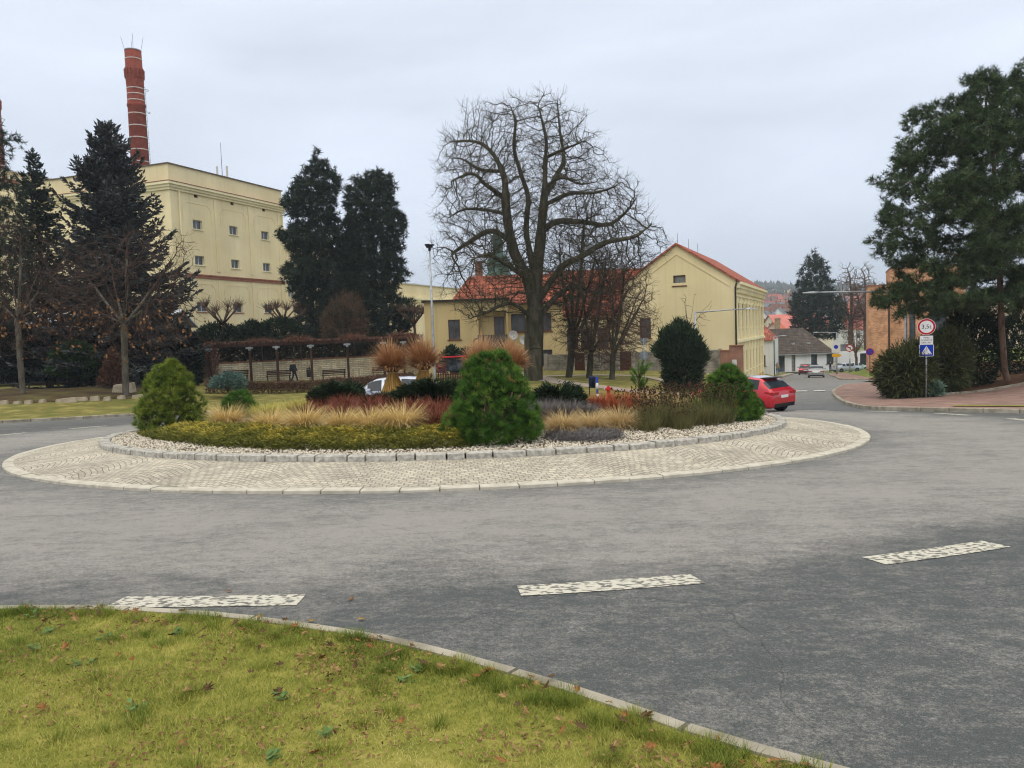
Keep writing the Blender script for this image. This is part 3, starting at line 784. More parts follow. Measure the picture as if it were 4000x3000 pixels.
LM = [mat('leaf_tan', lin((156, 130, 84)), lin((118, 94, 58)), scale=30, rough=0.7), mat('leaf_rust', lin((146, 102, 58)), lin((110, 76, 44)), scale=30, rough=0.7), mat('leaf_brown', lin((100, 80, 52)), lin((74, 58, 40)), scale=30, rough=0.7)]
leaf_protos = [leaf_mesh(i).build('fallen_leaf', LM[i % 3], fix=False) for i in range(6)]
LEAFN = ['tan dry fallen leaf lying on the foreground grass', 'rusty orange fallen leaf lying on the foreground grass', 'dark brown curled fallen leaf lying on the foreground grass']
P = np.array(FRONT_POLY); cnt = 0; used = set()
spots = [(165, 1362), (320, 1370), (298, 1366), (880, 1475), (1050, 1478), (545, 1480), (720, 1470), (870, 1590), (1120, 1555), (1090, 1535), (1410, 1646), (1350, 1590), (570, 1650), (1250, 1520), (1190, 1490), (930, 1440), (640, 1375), (620, 1362), (500, 1390), (1550, 1630), (700, 1420), (1000, 1500), (90, 1560)]
leaf_pts = [G2(*s) for s in spots]
while len(leaf_pts) < 160:
    if random.random() < 0.62:
        i = random.randrange(len(front)); q = inner[i] + (inner[i]-front[i])*abs(random.gauss(1.5, 4.0))
    else: q = np.array([random.uniform(-3.8, 2.2), random.uniform(2.7, 5.4)])
    if 2.6 < q[1] < 5.9 and abs(q[0]) < 0.68*q[1] and inside(np.asarray(q)[None], P)[0]: leaf_pts.append(q)
for q in leaf_pts:
    i = cnt % 6; o = leaf_protos[i]
    if cnt >= 6:
        o = o.copy(); COL.objects.link(o)
    q = np.asarray(q)
    o.location = (q[0], q[1], float(zg(q[0], q[1])) + 0.07)
    o.rotation_euler = (random.gauss(0, 0.35), random.gauss(0, 0.35), random.uniform(0, 6.28)); s = random.uniform(0.5, 1.05); o.scale = (s, s, s)
    tag(o, LEAFN[i % 3], 'leaf', LEAFN[i % 3].split(' lying')[0].replace('leaf', 'leaves')); cnt += 1
for k, (lx, ly) in enumerate([(492, 1281), (758, 1298), (783, 1342), (675, 1345)]):
    q = G2(lx, ly); o = leaf_protos[1 if k < 2 else 0].copy(); COL.objects.link(o)
    o.location = (q[0], q[1], float(zg(*q)) + 0.012); o.rotation_euler = (0, 0, k*1.3); o.scale = (0.8,)*3
    tag(o, ['rusty fallen leaf alone on the grey asphalt above the left dash', 'small orange leaf on the asphalt right of the left dash', 'tan leaf on the asphalt close to the front kerb', 'tan leaf resting by the kerb under the left dash'][k], 'leaf')
# ================================================================ planting on the island
def ih(px, py):
    p = hit(px, py, lambda x, y: float(zi(x, y)) if math.hypot(x-CX, y-CY) < 10 else float(zg(x, y)))
    if math.hypot(p[0]-CX, p[1]-CY) > 8.0:          # behind the crest of the mound
        q = at(px, py, 21.2); p = np.array([q[0], q[1], float(zi(q[0], q[1]))])
    return p
M_PINE1 = mat('mugo_needles', lin((28, 52, 22)), lin((150, 178, 80)), scale=2.0, c3=lin((74, 112, 44)), attr=True, lo=0.12, hi=0.95, rough=0.55, trans=0.15)
M_PINE2 = mat('mugo_needles_yellow', lin((40, 58, 22)), lin((190, 190, 84)), scale=2.0, c3=lin((108, 128, 48)), attr=True, lo=0.12, hi=0.95, rough=0.55, trans=0.15)
M_BARKD = mat('bark_dark', lin((66, 54, 46)), lin((98, 84, 72)), scale=6, rough=0.95, bump=0.6, bscale=14, stretch=(1, 1, 0.25))
def mugo(w, h, n, seed, m, spire=0.0, needle=0.13, kk=42, ex=0.47, lump=0.32):
    """dense dwarf pine: shoots over a lumpy dome, darker ones inside, short stem"""
    rg = np.random.default_rng(seed)
    ph = rg.uniform(0, 2*math.pi, n); t_ = rg.random(n)**1.35
    rad = ((1 - t_)**ex)*np.minimum(1, 0.80 + 1.6*t_)
    ca, sa = np.cos(ph), np.sin(ph); dn = np.stack([ca*rad, sa*rad, t_], 1)
    lc = np.stack([np.cos(np.arange(22)*2.4)*((1-np.linspace(0, .95, 22))**0.56), np.sin(np.arange(22)*2.4)*((1-np.linspace(0, .95, 22))**0.56), np.linspace(0, .95, 22)], 1) + rg.normal(0, .06, (22, 3))
    near = np.min(np.linalg.norm(dn[:, None, :] - lc[None], axis=2), 1); bump = lump*(np.exp(-(near/0.26)**2) - 0.45)
    rr = rad*(1 + bump) + bump*0.25; P = np.stack([ca*rr*w/2, sa*rr*w/2, t_*h*(1 + bump*0.45)], 1)
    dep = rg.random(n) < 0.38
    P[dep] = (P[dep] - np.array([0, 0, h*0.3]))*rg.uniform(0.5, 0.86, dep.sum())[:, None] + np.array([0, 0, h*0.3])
    A = unit(np.stack([ca*(1 - 0.6*t_), sa*(1 - 0.6*t_), 0.55 + 0.9*t_], 1) + rg.normal(0, 0.25, (n, 3)))
    if spire:
        ns = int(n*0.05); t = rg.random(ns); a = rg.uniform(0, 6.28, ns); r_ = 0.13*(1 - 0.6*t)
        P = np.vstack([P, np.column_stack([0.1 + r_*np.cos(a), r_*np.sin(a), h*0.93 + t*spire])]); A = np.vstack([A, np.column_stack([0.6*np.cos(a), 0.6*np.sin(a), np.ones(ns)])])
        dep = np.concatenate([dep, np.zeros(ns, bool)])
    P[:, 2] = np.maximum(P[:, 2], 0.02)
    V, F, r = tufts(P, A, kk, needle*rg.uniform(0.85, 1.2, len(P)), 0.0075, 15, 72, 0.05)
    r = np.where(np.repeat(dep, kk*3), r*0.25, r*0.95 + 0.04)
    t = thing('dwarf_pine', '', 'shrub')
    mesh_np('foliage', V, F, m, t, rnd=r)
    mb = MB(); mb.tube([(0, 0, -0.1), (0.02, 0, h*0.4)], [0.06, 0.03], 7)
    for k in range(7):
        a = k*0.9; mb.tube([(0, 0, 0.05), (0.25*w*math.cos(a), 0.25*w*math.sin(a), h*0.35), (0.36*w*math.cos(a), 0.36*w*math.sin(a), h*0.6)], [0.035, 0.025, 0.012], 5)
    mb.build('stem', M_BARKD, t)
    return t
def place(t, px, py, label, group=None, dz=0.0, rz=0.0):
    p = ih(px, py); t.location = (p[0], p[1], p[2] + dz); t.rotation_euler = (0, 0, rz); t['label'] = label
    if group: t['group'] = group
    return t
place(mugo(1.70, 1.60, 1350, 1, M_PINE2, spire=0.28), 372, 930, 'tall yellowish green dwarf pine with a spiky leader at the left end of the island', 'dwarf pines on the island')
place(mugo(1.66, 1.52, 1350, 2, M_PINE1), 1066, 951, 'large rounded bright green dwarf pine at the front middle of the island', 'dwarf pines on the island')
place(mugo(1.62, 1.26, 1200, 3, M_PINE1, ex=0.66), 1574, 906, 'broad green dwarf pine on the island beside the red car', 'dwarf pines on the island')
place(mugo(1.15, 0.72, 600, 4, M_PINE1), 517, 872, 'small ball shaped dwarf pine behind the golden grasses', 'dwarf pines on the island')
# young upright pine with long shoots
def young_pine(h=1.0):
    rg = np.random.default_rng(9); t = thing('young_pine', 'young open pine with long upright shoots behind the orange red twigs', 'shrub'); P, A = [], []
    mb = MB(); mb.tube([(0, 0, 0), (0, 0, h*0.85)], [0.025, 0.01], 6)
    for k in range(16):
        a = rg.uniform(0, 6.28); z0 = h*rg.uniform(0.15, 0.7); L = h*rg.uniform(0.25, 0.45); e = np.array([math.cos(a)*0.62, math.sin(a)*0.62, 0.8])
        mb.tube([(0, 0, z0), tuple(np.array([0, 0, z0]) + e*L)], [0.01, 0.005], 4)
        for s in np.linspace(0.35, 1, 9): P.append(np.array([0, 0, z0]) + e*L*s); A.append(e)
    for s in np.linspace(0.4, 1.0, 14): P.append(np.array([0, 0, h*s])); A.append(np.array([0, 0, 1.0]))
    V, F, r = tufts(np.array(P), np.array(A), 26, 0.12, 0.006, 15, 55, 0.05)
    mesh_np('foliage', V, F, M_PINE1, t, rnd=r*0.7 + 0.3); mb.build('stem', M_BARKD, t); return t
place(young_pine(1.15), 1381, 848, 'young open pine with long upright shoots behind the orange red twigs')

# ---- ornamental grasses
def tuft_mesh(name, n, L, m, w=0.006, base=0.10, a0=0.55, a1=1.5, seed=0, rlo=0, rhi=1):
    a = rng.uniform(0, 6.28, n); r = base*np.sqrt(rng.random(n))
    P = np.column_stack([r*np.cos(a), r*np.sin(a), np.full(n, -0.03)])
    V, F, rr = blades(P, a + rng.normal(0, 0.5, n), L*rng.uniform(0.6, 1.1, n), rng.uniform(0, a0, n), rng.uniform(0.3*a1, a1*1.1, n), w, seg=4, taper=0.8, tip=0.42)
    return mesh_np(name, V, F, m, rnd=rlo + rr*(rhi-rlo))
M_GOLD = mat('golden_grass', lin((150, 118, 66)), lin((238, 218, 168)), scale=3, c3=lin((206, 180, 118)), attr=True, lo=0.1, hi=0.9, rough=0.6, trans=0.2)
M_PALE = mat('pale_grass', lin((164, 136, 92)), lin((226, 206, 158)), scale=3, c3=lin((198, 172, 124)), attr=True, lo=0.1, hi=0.9, rough=0.6, trans=0.2)
M_YG = mat('yellow_green_grass', lin((132, 132, 62)), lin((214, 202, 118)), scale=3, c3=lin((176, 170, 86)), attr=True, lo=0.1, hi=0.9, rough=0.6, trans=0.2)
M_RED = mat('dark_red_stems', lin((66, 36, 28)), lin((160, 100, 76)), scale=3, c3=lin((110, 58, 44)), attr=True, lo=0.1, hi=0.9, rough=0.6)
M_ORED = mat('orange_red_stems', lin((96, 46, 28)), lin((188, 108, 70)), scale=3, c3=lin((146, 72, 44)), attr=True, lo=0.1, hi=0.9, rough=0.6)
def tufts_row(specs, name, m, cat, group, n, L, **kw):
    protos = [tuft_mesh(name, n, L, m, **kw) for _ in range(min(3, len(specs)))]
    for i, (px, py, s, lab) in enumerate(specs):
        o = protos[i % 3]
        if i >= len(protos): o = o.copy(); COL.objects.link(o)
        p = ih(px, py); o.location = (p[0], p[1], p[2]); o.rotation_euler = (0, 0, random.uniform(0, 6.28)); o.scale = (s, s, s*random.uniform(0.92, 1.08))
        tag(o, lab, cat, group)
tufts_row([(492, 922, 1.0, 'golden grass tuft next to the yellowish spiky pine, first of the front row'), (585, 928, 0.95, 'second golden grass tuft of the front row counting from the spiky pine'),
           (660, 930, 1.05, 'third golden grass tuft of the front row, before the dark red stems'), (740, 931, 0.92, 'fourth golden grass tuft of the front row, lower than its neighbours'),
           (803, 932, 1.0, 'fifth golden grass tuft of the front row, full and upright'), (868, 929, 1.1, 'tallest golden grass tuft, last of the front row before the red clumps')],
          'grass_tuft', M_GOLD, 'ornamental grass', 'golden grass tufts in the front row', 1500, 0.66, w=0.010, base=0.12, a0=0.9, a1=2.3)
tufts_row([(1217, 934, 1.0, 'pale straw grass tuft just right of the big front pine'), (1277, 929, 0.95, 'middle pale straw grass tuft of three right of the big pine'), (1338, 925, 1.05, 'pale straw grass tuft touching the seed head stems')],
          'grass_tuft', M_PALE, 'ornamental grass', 'pale grass tufts right of the front pine', 1300, 0.56, w=0.009, base=0.10, a0=0.9, a1=2.3)
YL = [(548, 885, 0.9), (600, 880, 0.85), (655, 876, 0.8), (705, 873, 0.8), (572, 900, 1.0), (625, 898, 0.9), (470, 895, 0.9)]
tufts_row([(x, y, s, 'yellow green grass tuft in the loose drift behind the golden front row') for x, y, s in YL], 'grass_tuft', M_YG, 'ornamental grass', 'yellow green grass tufts behind the front row', 800, 0.46, w=0.009, base=0.22, a0=0.7, a1=1.5)
PL = [(1430, 895, 1.0), (1480, 890, 1.0), (1520, 893, 1.05), (1400, 880, 0.9)]
tufts_row([(x, y, s, 'pale grass tuft behind the dark seed heads') for x, y, s in PL], 'grass_tuft', M_PALE, 'ornamental grass', 'pale grass tufts behind the seed heads', 1000, 0.56, w=0.009, base=0.2, a0=0.5, a1=1.3)
RL = [(655, 893, 0.9), (705, 893, .9), (760, 895, 1), (815, 898, 1), (865, 900, 1), (915, 910, 1.1), (955, 918, 1.1), (695, 877, .85), (745, 878, .9), (800, 880, .95), (850, 882, 1), (900, 886, 1), (945, 893, 1.05), (985, 905, 1.1), (935, 925, 1.0)]
tufts_row([(x, y, s, 'dark red clump of thin arching stems behind the golden grass row') for x, y, s in RL], 'red_stem_clump', M_RED, 'shrub', 'dark red stem clumps in the middle of the island', 650, 0.44, w=0.010, base=0.26, a0=0.9, a1=2.3)
OL = [(1300, 880, .9), (1345, 878, 1.0), (1390, 876, 1.05), (1435, 876, 1.0), (1475, 880, .9), (1325, 890, .8), (1370, 888, .85)]
tufts_row([(x, y, s, 'orange red clump of thin twigs in front of the young pine') for x, y, s in OL], 'red_stem_clump', M_ORED, 'shrub', 'orange red twig clumps on the right of the island', 650, 0.56, w=0.009, base=0.24, a0=0.8, a1=1.7)
M_LAV = mat('grey_lavender', lin((84, 80, 78)), lin((142, 136, 134)), scale=3, attr=True, lo=0.1, hi=0.9, rough=0.7)
tufts_row([(x, y, s, 'grey violet lavender clump right of the big front pine') for x, y, s in [(1145, 902, 1), (1185, 898, 1), (1228, 898, 1), (1265, 896, .9), (1205, 886, .9), (1160, 884, .9)]], 'lavender', M_LAV, 'shrub', 'grey lavender clumps', 1100, 0.4, w=0.006, base=0.22, a0=0.8, a1=1.3)

# ---- creeping juniper mats (nobody could count the sprays)
def mat_cover(name, poly, n, m, label, h=0.22, L=0.13, flat=0.35, cat='ground cover', wd=0.02, kind='stuff'):
    P2 = np.array([ih(*q)[:2] for q in poly]); x0, y0 = P2.min(0); x1, y1 = P2.max(0)
    G = np.column_stack([rng.uniform(x0, x1, n*3), rng.uniform(y0, y1, n*3)]); G = G[inside(G, P2)][:n]
    x, y = G.T
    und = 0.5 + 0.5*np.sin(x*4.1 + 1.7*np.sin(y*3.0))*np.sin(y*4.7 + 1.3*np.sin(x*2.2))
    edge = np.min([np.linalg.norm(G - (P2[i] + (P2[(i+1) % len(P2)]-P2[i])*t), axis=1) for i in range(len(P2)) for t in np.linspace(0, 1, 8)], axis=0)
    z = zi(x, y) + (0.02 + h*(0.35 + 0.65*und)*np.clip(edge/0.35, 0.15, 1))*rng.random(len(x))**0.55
    out = np.arctan2(y-CY, x-CX) + rng.normal(0, 0.8, len(x))
    D = np.column_stack([np.cos(out), np.sin(out), rng.normal(flat, 0.25, len(x))])
    b = np.column_stack([x, y, z]); parts = []
    for j in range(4):
        Dj = unit(D + rng.normal(0, 0.35, D.shape)); V, F, r = sprays(b + rng.normal(0, 0.02, b.shape), Dj, L*rng.uniform(0.6, 1.2, len(x)), wd)
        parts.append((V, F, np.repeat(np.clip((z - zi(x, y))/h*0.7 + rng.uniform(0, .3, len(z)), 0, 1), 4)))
    V, F, r = join(*parts)
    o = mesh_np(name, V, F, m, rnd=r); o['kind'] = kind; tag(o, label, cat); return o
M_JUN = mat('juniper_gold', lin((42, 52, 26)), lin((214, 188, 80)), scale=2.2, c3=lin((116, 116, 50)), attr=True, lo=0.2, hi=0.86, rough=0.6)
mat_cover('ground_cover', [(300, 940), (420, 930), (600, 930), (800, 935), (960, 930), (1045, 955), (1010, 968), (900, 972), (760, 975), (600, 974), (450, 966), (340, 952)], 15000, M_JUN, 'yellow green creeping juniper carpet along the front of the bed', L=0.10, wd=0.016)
M_HEA = mat('grey_heather', lin((84, 80, 80)), lin((150, 146, 144)), scale=4, attr=True, lo=0.2, hi=0.9, rough=0.8)
mat_cover('ground_cover', [(1165, 945), (1240, 932), (1330, 936), (1345, 950), (1280, 957), (1200, 955)], 1500, M_HEA, 'grey silvery heather mat on the gravel right of the big pine', h=0.06, L=0.16, wd=0.008)
mat_cover('ground_cover', [(1540, 922), (1600, 910), (1680, 908), (1688, 918), (1620, 926)], 1100, M_HEA, 'grey heather mat on the gravel by the right pine', h=0.05, L=0.16, wd=0.008)
# ---- spreading yews
M_YEW = mat('yew_needles', lin((22, 32, 22)), lin((66, 84, 52)), scale=2.5, c3=lin((38, 52, 34)), attr=True, lo=0.1, hi=0.95, rough=0.6)
def low_yew(wx, wy, h, n, label, px, py):
    a = rng.uniform(0, 6.28, n); r = np.sqrt(rng.random(n)); lump = 0.75 + 0.25*np.sin(a*3 + r*4)
    x, y = r*np.cos(a)*wx/2*lump, r*np.sin(a)*wy/2*lump; z = h*np.sqrt(np.clip(1-r**2, 0.02, 1))*rng.uniform(0.55, 1.0, n)*lump
    D = np.column_stack([np.cos(a), np.sin(a), rng.uniform(0.1, 0.9, n)]); parts = []
    for j in range(5):
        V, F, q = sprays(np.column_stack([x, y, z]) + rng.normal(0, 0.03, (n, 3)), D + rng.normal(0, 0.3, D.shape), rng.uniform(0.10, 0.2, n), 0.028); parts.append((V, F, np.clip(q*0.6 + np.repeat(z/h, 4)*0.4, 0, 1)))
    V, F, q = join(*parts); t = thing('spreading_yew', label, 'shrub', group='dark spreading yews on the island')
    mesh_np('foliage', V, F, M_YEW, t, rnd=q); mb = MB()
    for k in range(6): mb.tube([(0, 0, -0.05), (0.3*wx*math.cos(k), 0.3*wy*math.sin(k), h*0.5)], [0.03, 0.01], 5)
    mb.build('stem', M_BARKD, t)
    p = ih(px, py); t.location = p
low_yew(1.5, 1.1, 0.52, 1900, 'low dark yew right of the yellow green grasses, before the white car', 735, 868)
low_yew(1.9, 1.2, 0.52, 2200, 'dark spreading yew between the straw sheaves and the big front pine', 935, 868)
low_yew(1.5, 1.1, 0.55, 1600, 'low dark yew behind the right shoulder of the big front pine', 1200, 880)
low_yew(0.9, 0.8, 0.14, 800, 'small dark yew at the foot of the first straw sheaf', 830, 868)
# ---- seed head perennials
M_STEM = mat('olive_stems', lin((84, 84, 52)), lin((128, 124, 80)), scale=4, attr=True, lo=0.1, hi=0.9, rough=0.8)
M_SEED = mat('seed_heads', lin((44, 32, 26)), lin((78, 58, 46)), scale=20, rough=0.9)
def seedheads():
    t = thing('seedhead_perennial', '', 'perennial', group='seed head perennials by the right pine'); n = 60
    a = rng.uniform(0, 6.28, n); r = 0.3*np.sqrt(rng.random(n)); L = rng.uniform(0.5, 0.85, n)
    B = np.column_stack([r*np.cos(a), r*np.sin(a), np.zeros(n)]); T = B + np.column_stack([0.25*L*np.cos(a) + rng.normal(0, .06, n), 0.25*L*np.sin(a) + rng.normal(0, .06, n), L])
    V, F = prisms(B, T, np.full(n, 0.003), np.full(n, 0.002), 3); mesh_np('stem', V, F, M_STEM, t, rnd=rng.random(len(V)))
    m2 = 420; a2 = rng.uniform(0, 6.28, m2); r2 = 0.36*np.sqrt(rng.random(m2))
    V, F, q = blades(np.column_stack([r2*np.cos(a2), r2*np.sin(a2), np.zeros(m2)]), a2, rng.uniform(0.2, 0.5, m2), 0.2, rng.uniform(0.3, 1.2, m2), 0.012, seg=2); mesh_np('foliage', V, F, M_STEM, t, rnd=q)
    base = np.array([(1, 0, 0), (-1, 0, 0), (0, 1, 0), (0, -1, 0), (0, 0, 1.2), (0, 0, -1.2)])*0.020
    F0 = np.array([(0, 2, 4), (2, 1, 4), (1, 3, 4), (3, 0, 4), (2, 0, 5), (1, 2, 5), (3, 1, 5), (0, 3, 5)])
    H = np.vstack([T, T + rng.normal(0, 0.06, T.shape)]); V = (H[:, None, :] + base[None]*rng.uniform(0.7, 1.2, (len(H), 1, 1))).reshape(-1, 3); F = (np.arange(len(H))[:, None, None]*6 + F0[None]).reshape(-1, 3)
    mesh_np('seed_heads', V, F, M_SEED, t, smooth=True)['kind'] = 'stuff'; return t
sp_ = seedheads(); first = True
for px, py, s in [(1375, 922, .95), (1410, 921, 1), (1445, 920, 1), (1480, 918, 1.05), (1515, 917, 1.1), (1548, 914, 1.1), (1500, 903, 1.0), (1460, 905, 1), (1540, 900, 1.1), (1420, 908, .9), (1395, 930, .7), (1470, 927, .7)]:
    put(sp_, ih(px, py), random.uniform(0, 6.28), s, 'dark dry seed heads on thin olive stems left of the right pine', first=first); first = False

# ---- straw sheaves
M_STRAW = mat('straw', lin((150, 112, 56)), lin((222, 188, 116)), scale=4, c3=lin((190, 150, 82)), attr=True, lo=0.1, hi=0.9, rough=0.7)
M_PLUME = mat('straw_plumes', lin((84, 58, 40)), lin((220, 184, 142)), scale=4, c3=lin((164, 120, 82)), attr=True, lo=0.1, hi=0.9, rough=0.8)
M_TWINE = mat('twine', lin((214, 190, 140)), lin((180, 150, 100)), scale=30, rough=0.9)
def sheaf(h, w, label, px, py, lean=0.0):
    t = thing('straw_sheaf', label, 'straw sheaf', group='tied sheaves of ornamental grass'); tie = h*0.44; n = 520
    a = rng.uniform(0, 6.28, n); r = 0.12*np.sqrt(rng.random(n))
    P = np.column_stack([r*np.cos(a), r*np.sin(a), np.full(n, tie)])
    B = np.column_stack([0.33*w*np.cos(a)*rng.uniform(0.6, 1.15, n), 0.33*w*np.sin(a)*rng.uniform(0.6, 1.15, n), rng.uniform(0, 0.07, n)])
    V, F = prisms(P, B, np.full(n, 0.008), np.full(n, 0.012), 3); mesh_np('skirt', V, F, M_STRAW, t, rnd=np.repeat(rng.random(n), 6))
    n = 1900; a = rng.uniform(0, 6.28, n); r = 0.12*np.sqrt(rng.random(n)); k = rng.random(n)**0.8
    V, F, q = blades(np.column_stack([r*np.cos(a), r*np.sin(a), np.full(n, tie)]), a + rng.normal(0, .3, n), (h-tie)*rng.uniform(0.65, 1.22, n)*(1.05 - 0.25*k + 0.14*np.cos(a - random.uniform(0, 6))), k*0.85, k*2.0 + rng.normal(.05, .2, n), 0.017, seg=4, taper=0.75, tip=0.6)
    mesh_np('plumes', V, F, M_PLUME, t, rnd=q)
    mb = MB(); mb.lathe([(0.10, tie-0.02), (0.145, tie-0.015), (0.145, tie+0.015), (0.10, tie+0.02)], 14); mb.build('binding', M_TWINE, t)
    p = ih(px, py); t.location = p; t.rotation_euler = (lean, 0, random.uniform(0, 6))
sheaf(1.36, 0.92, 'straw sheaf furthest from the big pine, nearest the white car', 850, 850)
sheaf(1.42, 1.15, 'largest straw sheaf, standing before the tall lamp mast', 917, 843)
sheaf(1.38, 1.0, 'straw sheaf partly hidden behind the top of the big front pine', 1040, 842)
sheaf(1.32, 0.98, 'straw sheaf standing against the trunk of the big bare tree', 1110, 841)
# ================================================================ trees and shrubs
def tw(px, py, Y): return at(px, py, Y)
def envelope(poly, n, Y, surf=0.0, fuzz=0.0, fat=1.0, seed=0):
    """points filling the volume of a crown whose outline (bearings) is poly, at distance Y, round in depth"""
    rg = np.random.default_rng(seed); B = np.asarray(poly, float); x0, y0 = B.min(0); x1, y1 = B.max(0); out = []
    G = np.column_stack([rg.uniform(x0, x1, n*4), rg.uniform(y0, y1, n*4)]); G = G[inside(G, B)][:n]
    ctr = G.mean(0); G = ctr + (G - ctr)*rg.uniform(0.86, 1.0 + fuzz, (len(G), 1)) if fuzz else G
    rows = {}
    for x, y in G:
        k = int(y/6)
        if k not in rows:
            yy = k*6+3; xs = []
            for i in range(len(B)):
                a, b = B[i], B[i-1]
                if (a[1] > yy) != (b[1] > yy): xs.append(a[0] + (yy-a[1])/(b[1]-a[1])*(b[0]-a[0]))
            rows[k] = (min(xs), max(xs)) if xs else (x-5, x+5)
        l, r = rows[k]; h = max((r-l)/2, 4); u = np.clip((x - (l+r)/2)/h, -1, 1)
        d = math.sqrt(max(1-u*u, 0.02))*h*fat*Y/FOC
        s = rg.uniform(-1, 1)
        if surf: s = np.sign(s)*abs(s)**(1-surf)
        out.append(at(x, y, Y + s*d))
    return np.array(out)
def bare_tree(name, label, cat, base, limbs, poly, Y, n, step, dk, tip, m, cut, p=2.3, twig=0, twl=0.5, fat=0.8, group=None, seed=0, pull=(0, 0, 0.05), leaves=None, curl=0.0, m2=None):
    """bare deciduous tree: given main limbs (lists of (px, py, dY)), then branches grown into the crown volume"""
    N, par = [np.array(base) - np.array([0, 0, 0.3])], [-1]
    def nearest(q): return int(np.argmin([np.linalg.norm(v - q) for v in N]))
    for li, L in enumerate(limbs):
        Q = [tw(a, b, Y + c) for a, b, c in L]
        C = smooth_line(Q, 8) if len(Q) > 2 else np.array(Q)
        cur = 0 if li == 0 else nearest(C[0])
        d0 = 0
        for q in C:
            k = max(1, int(np.linalg.norm(q - N[cur])/step))
            a = N[cur].copy()
            if np.linalg.norm(q-a) < 0.3*step: continue
            for j in range(1, k+1):
                N.append(a + (q-a)*j/k + rng.normal(0, 0.02*step, 3)); par.append(cur); cur = len(N)-1
    A = envelope(poly, n, Y, fat=fat, seed=seed, fuzz=0.09)
    N, par = colonize(N, par, A, step, dk, it=90, pull=pull, jit=0.22)
    if twig:
        kids = np.bincount(par[par >= 0], minlength=len(N)); r0 = pipe_radii(N, par, tip, p)
        src = np.where(r0 < tip*3.2)[0]; src = np.concatenate([src, np.where(kids == 0)[0]])
        src = np.repeat(src, twig); src = src[rng.random(len(src)) < 0.8]
        d = unit(N[src] - N[np.maximum(par[src], 0)]); cur = src; pos = N[src]
        D = unit(d + rng.normal(0, 0.75, d.shape)); twl = twl*rng.uniform(0.35, 1.35, (len(src), 1))
        for s in range(3):
            pos = pos + D*twl/3; par = np.concatenate([par, cur]); cur = np.arange(len(N), len(N)+len(pos)); N = np.vstack([N, pos])
            D = unit(D + np.array([0, 0, curl]) + rng.normal(0, 0.25, D.shape))
    r = pipe_radii(N, par, tip, p)
    t = thing(name, label, cat, base, group=group)
    sk = skeleton_mesh(N, par, r, cut, m, t, base)
    for s in sk:
        if isinstance(s, tuple): mesh_np('crown', s[0], s[1], m2 or m, t)
    if leaves:
        ml, frac, size, zlo, zhi = leaves
        c = np.where((r < tip*1.6) & (N[:, 2] > zlo) & (N[:, 2] < zhi))[0]; c = c[rng.random(len(c)) < frac]
        P = N[c] - np.asarray(base); P = np.repeat(P, 2, 0) + rng.normal(0, 0.06, (len(P)*2, 3))
        V, F, q = sprays(P, np.array([0, 0, -1]) + rng.normal(0, 0.5, P.shape), size*rng.uniform(0.7, 1.2, len(P)), size*0.7)
        mesh_np('leaves', V, F, ml, t, rnd=q)
    return t

M_BARKB = mat('bark_big', lin((58, 52, 44)), lin((92, 84, 72)), scale=3.5, c3=lin((66, 66, 50)), rough=0.95, bump=0.7, bscale=10, stretch=(1, 1, 0.25))
M_BARKG = mat('bark_grey', lin((74, 70, 62)), lin((112, 106, 94)), scale=5, rough=0.95, bump=0.5, bscale=14, stretch=(1, 1, 0.3))
M_TWIGR = mat('twig_brown', lin((84, 66, 56)), lin((118, 96, 82)), scale=2, rough=0.95)
M_TWIGD = mat('twig_dark', lin((58, 46, 42)), lin((88, 72, 64)), scale=2, rough=0.95)
M_LEAFB = mat('hanging_leaves', lin((84, 60, 40)), lin((176, 130, 86)), scale=2, c3=lin((122, 88, 58)), attr=True, lo=0.1, hi=0.9, rough=0.8)
def z4(x, y, d=0.0): return ((x/2.011 + 1600)/1.808, (y/2.011 + 300)/1.808, d)
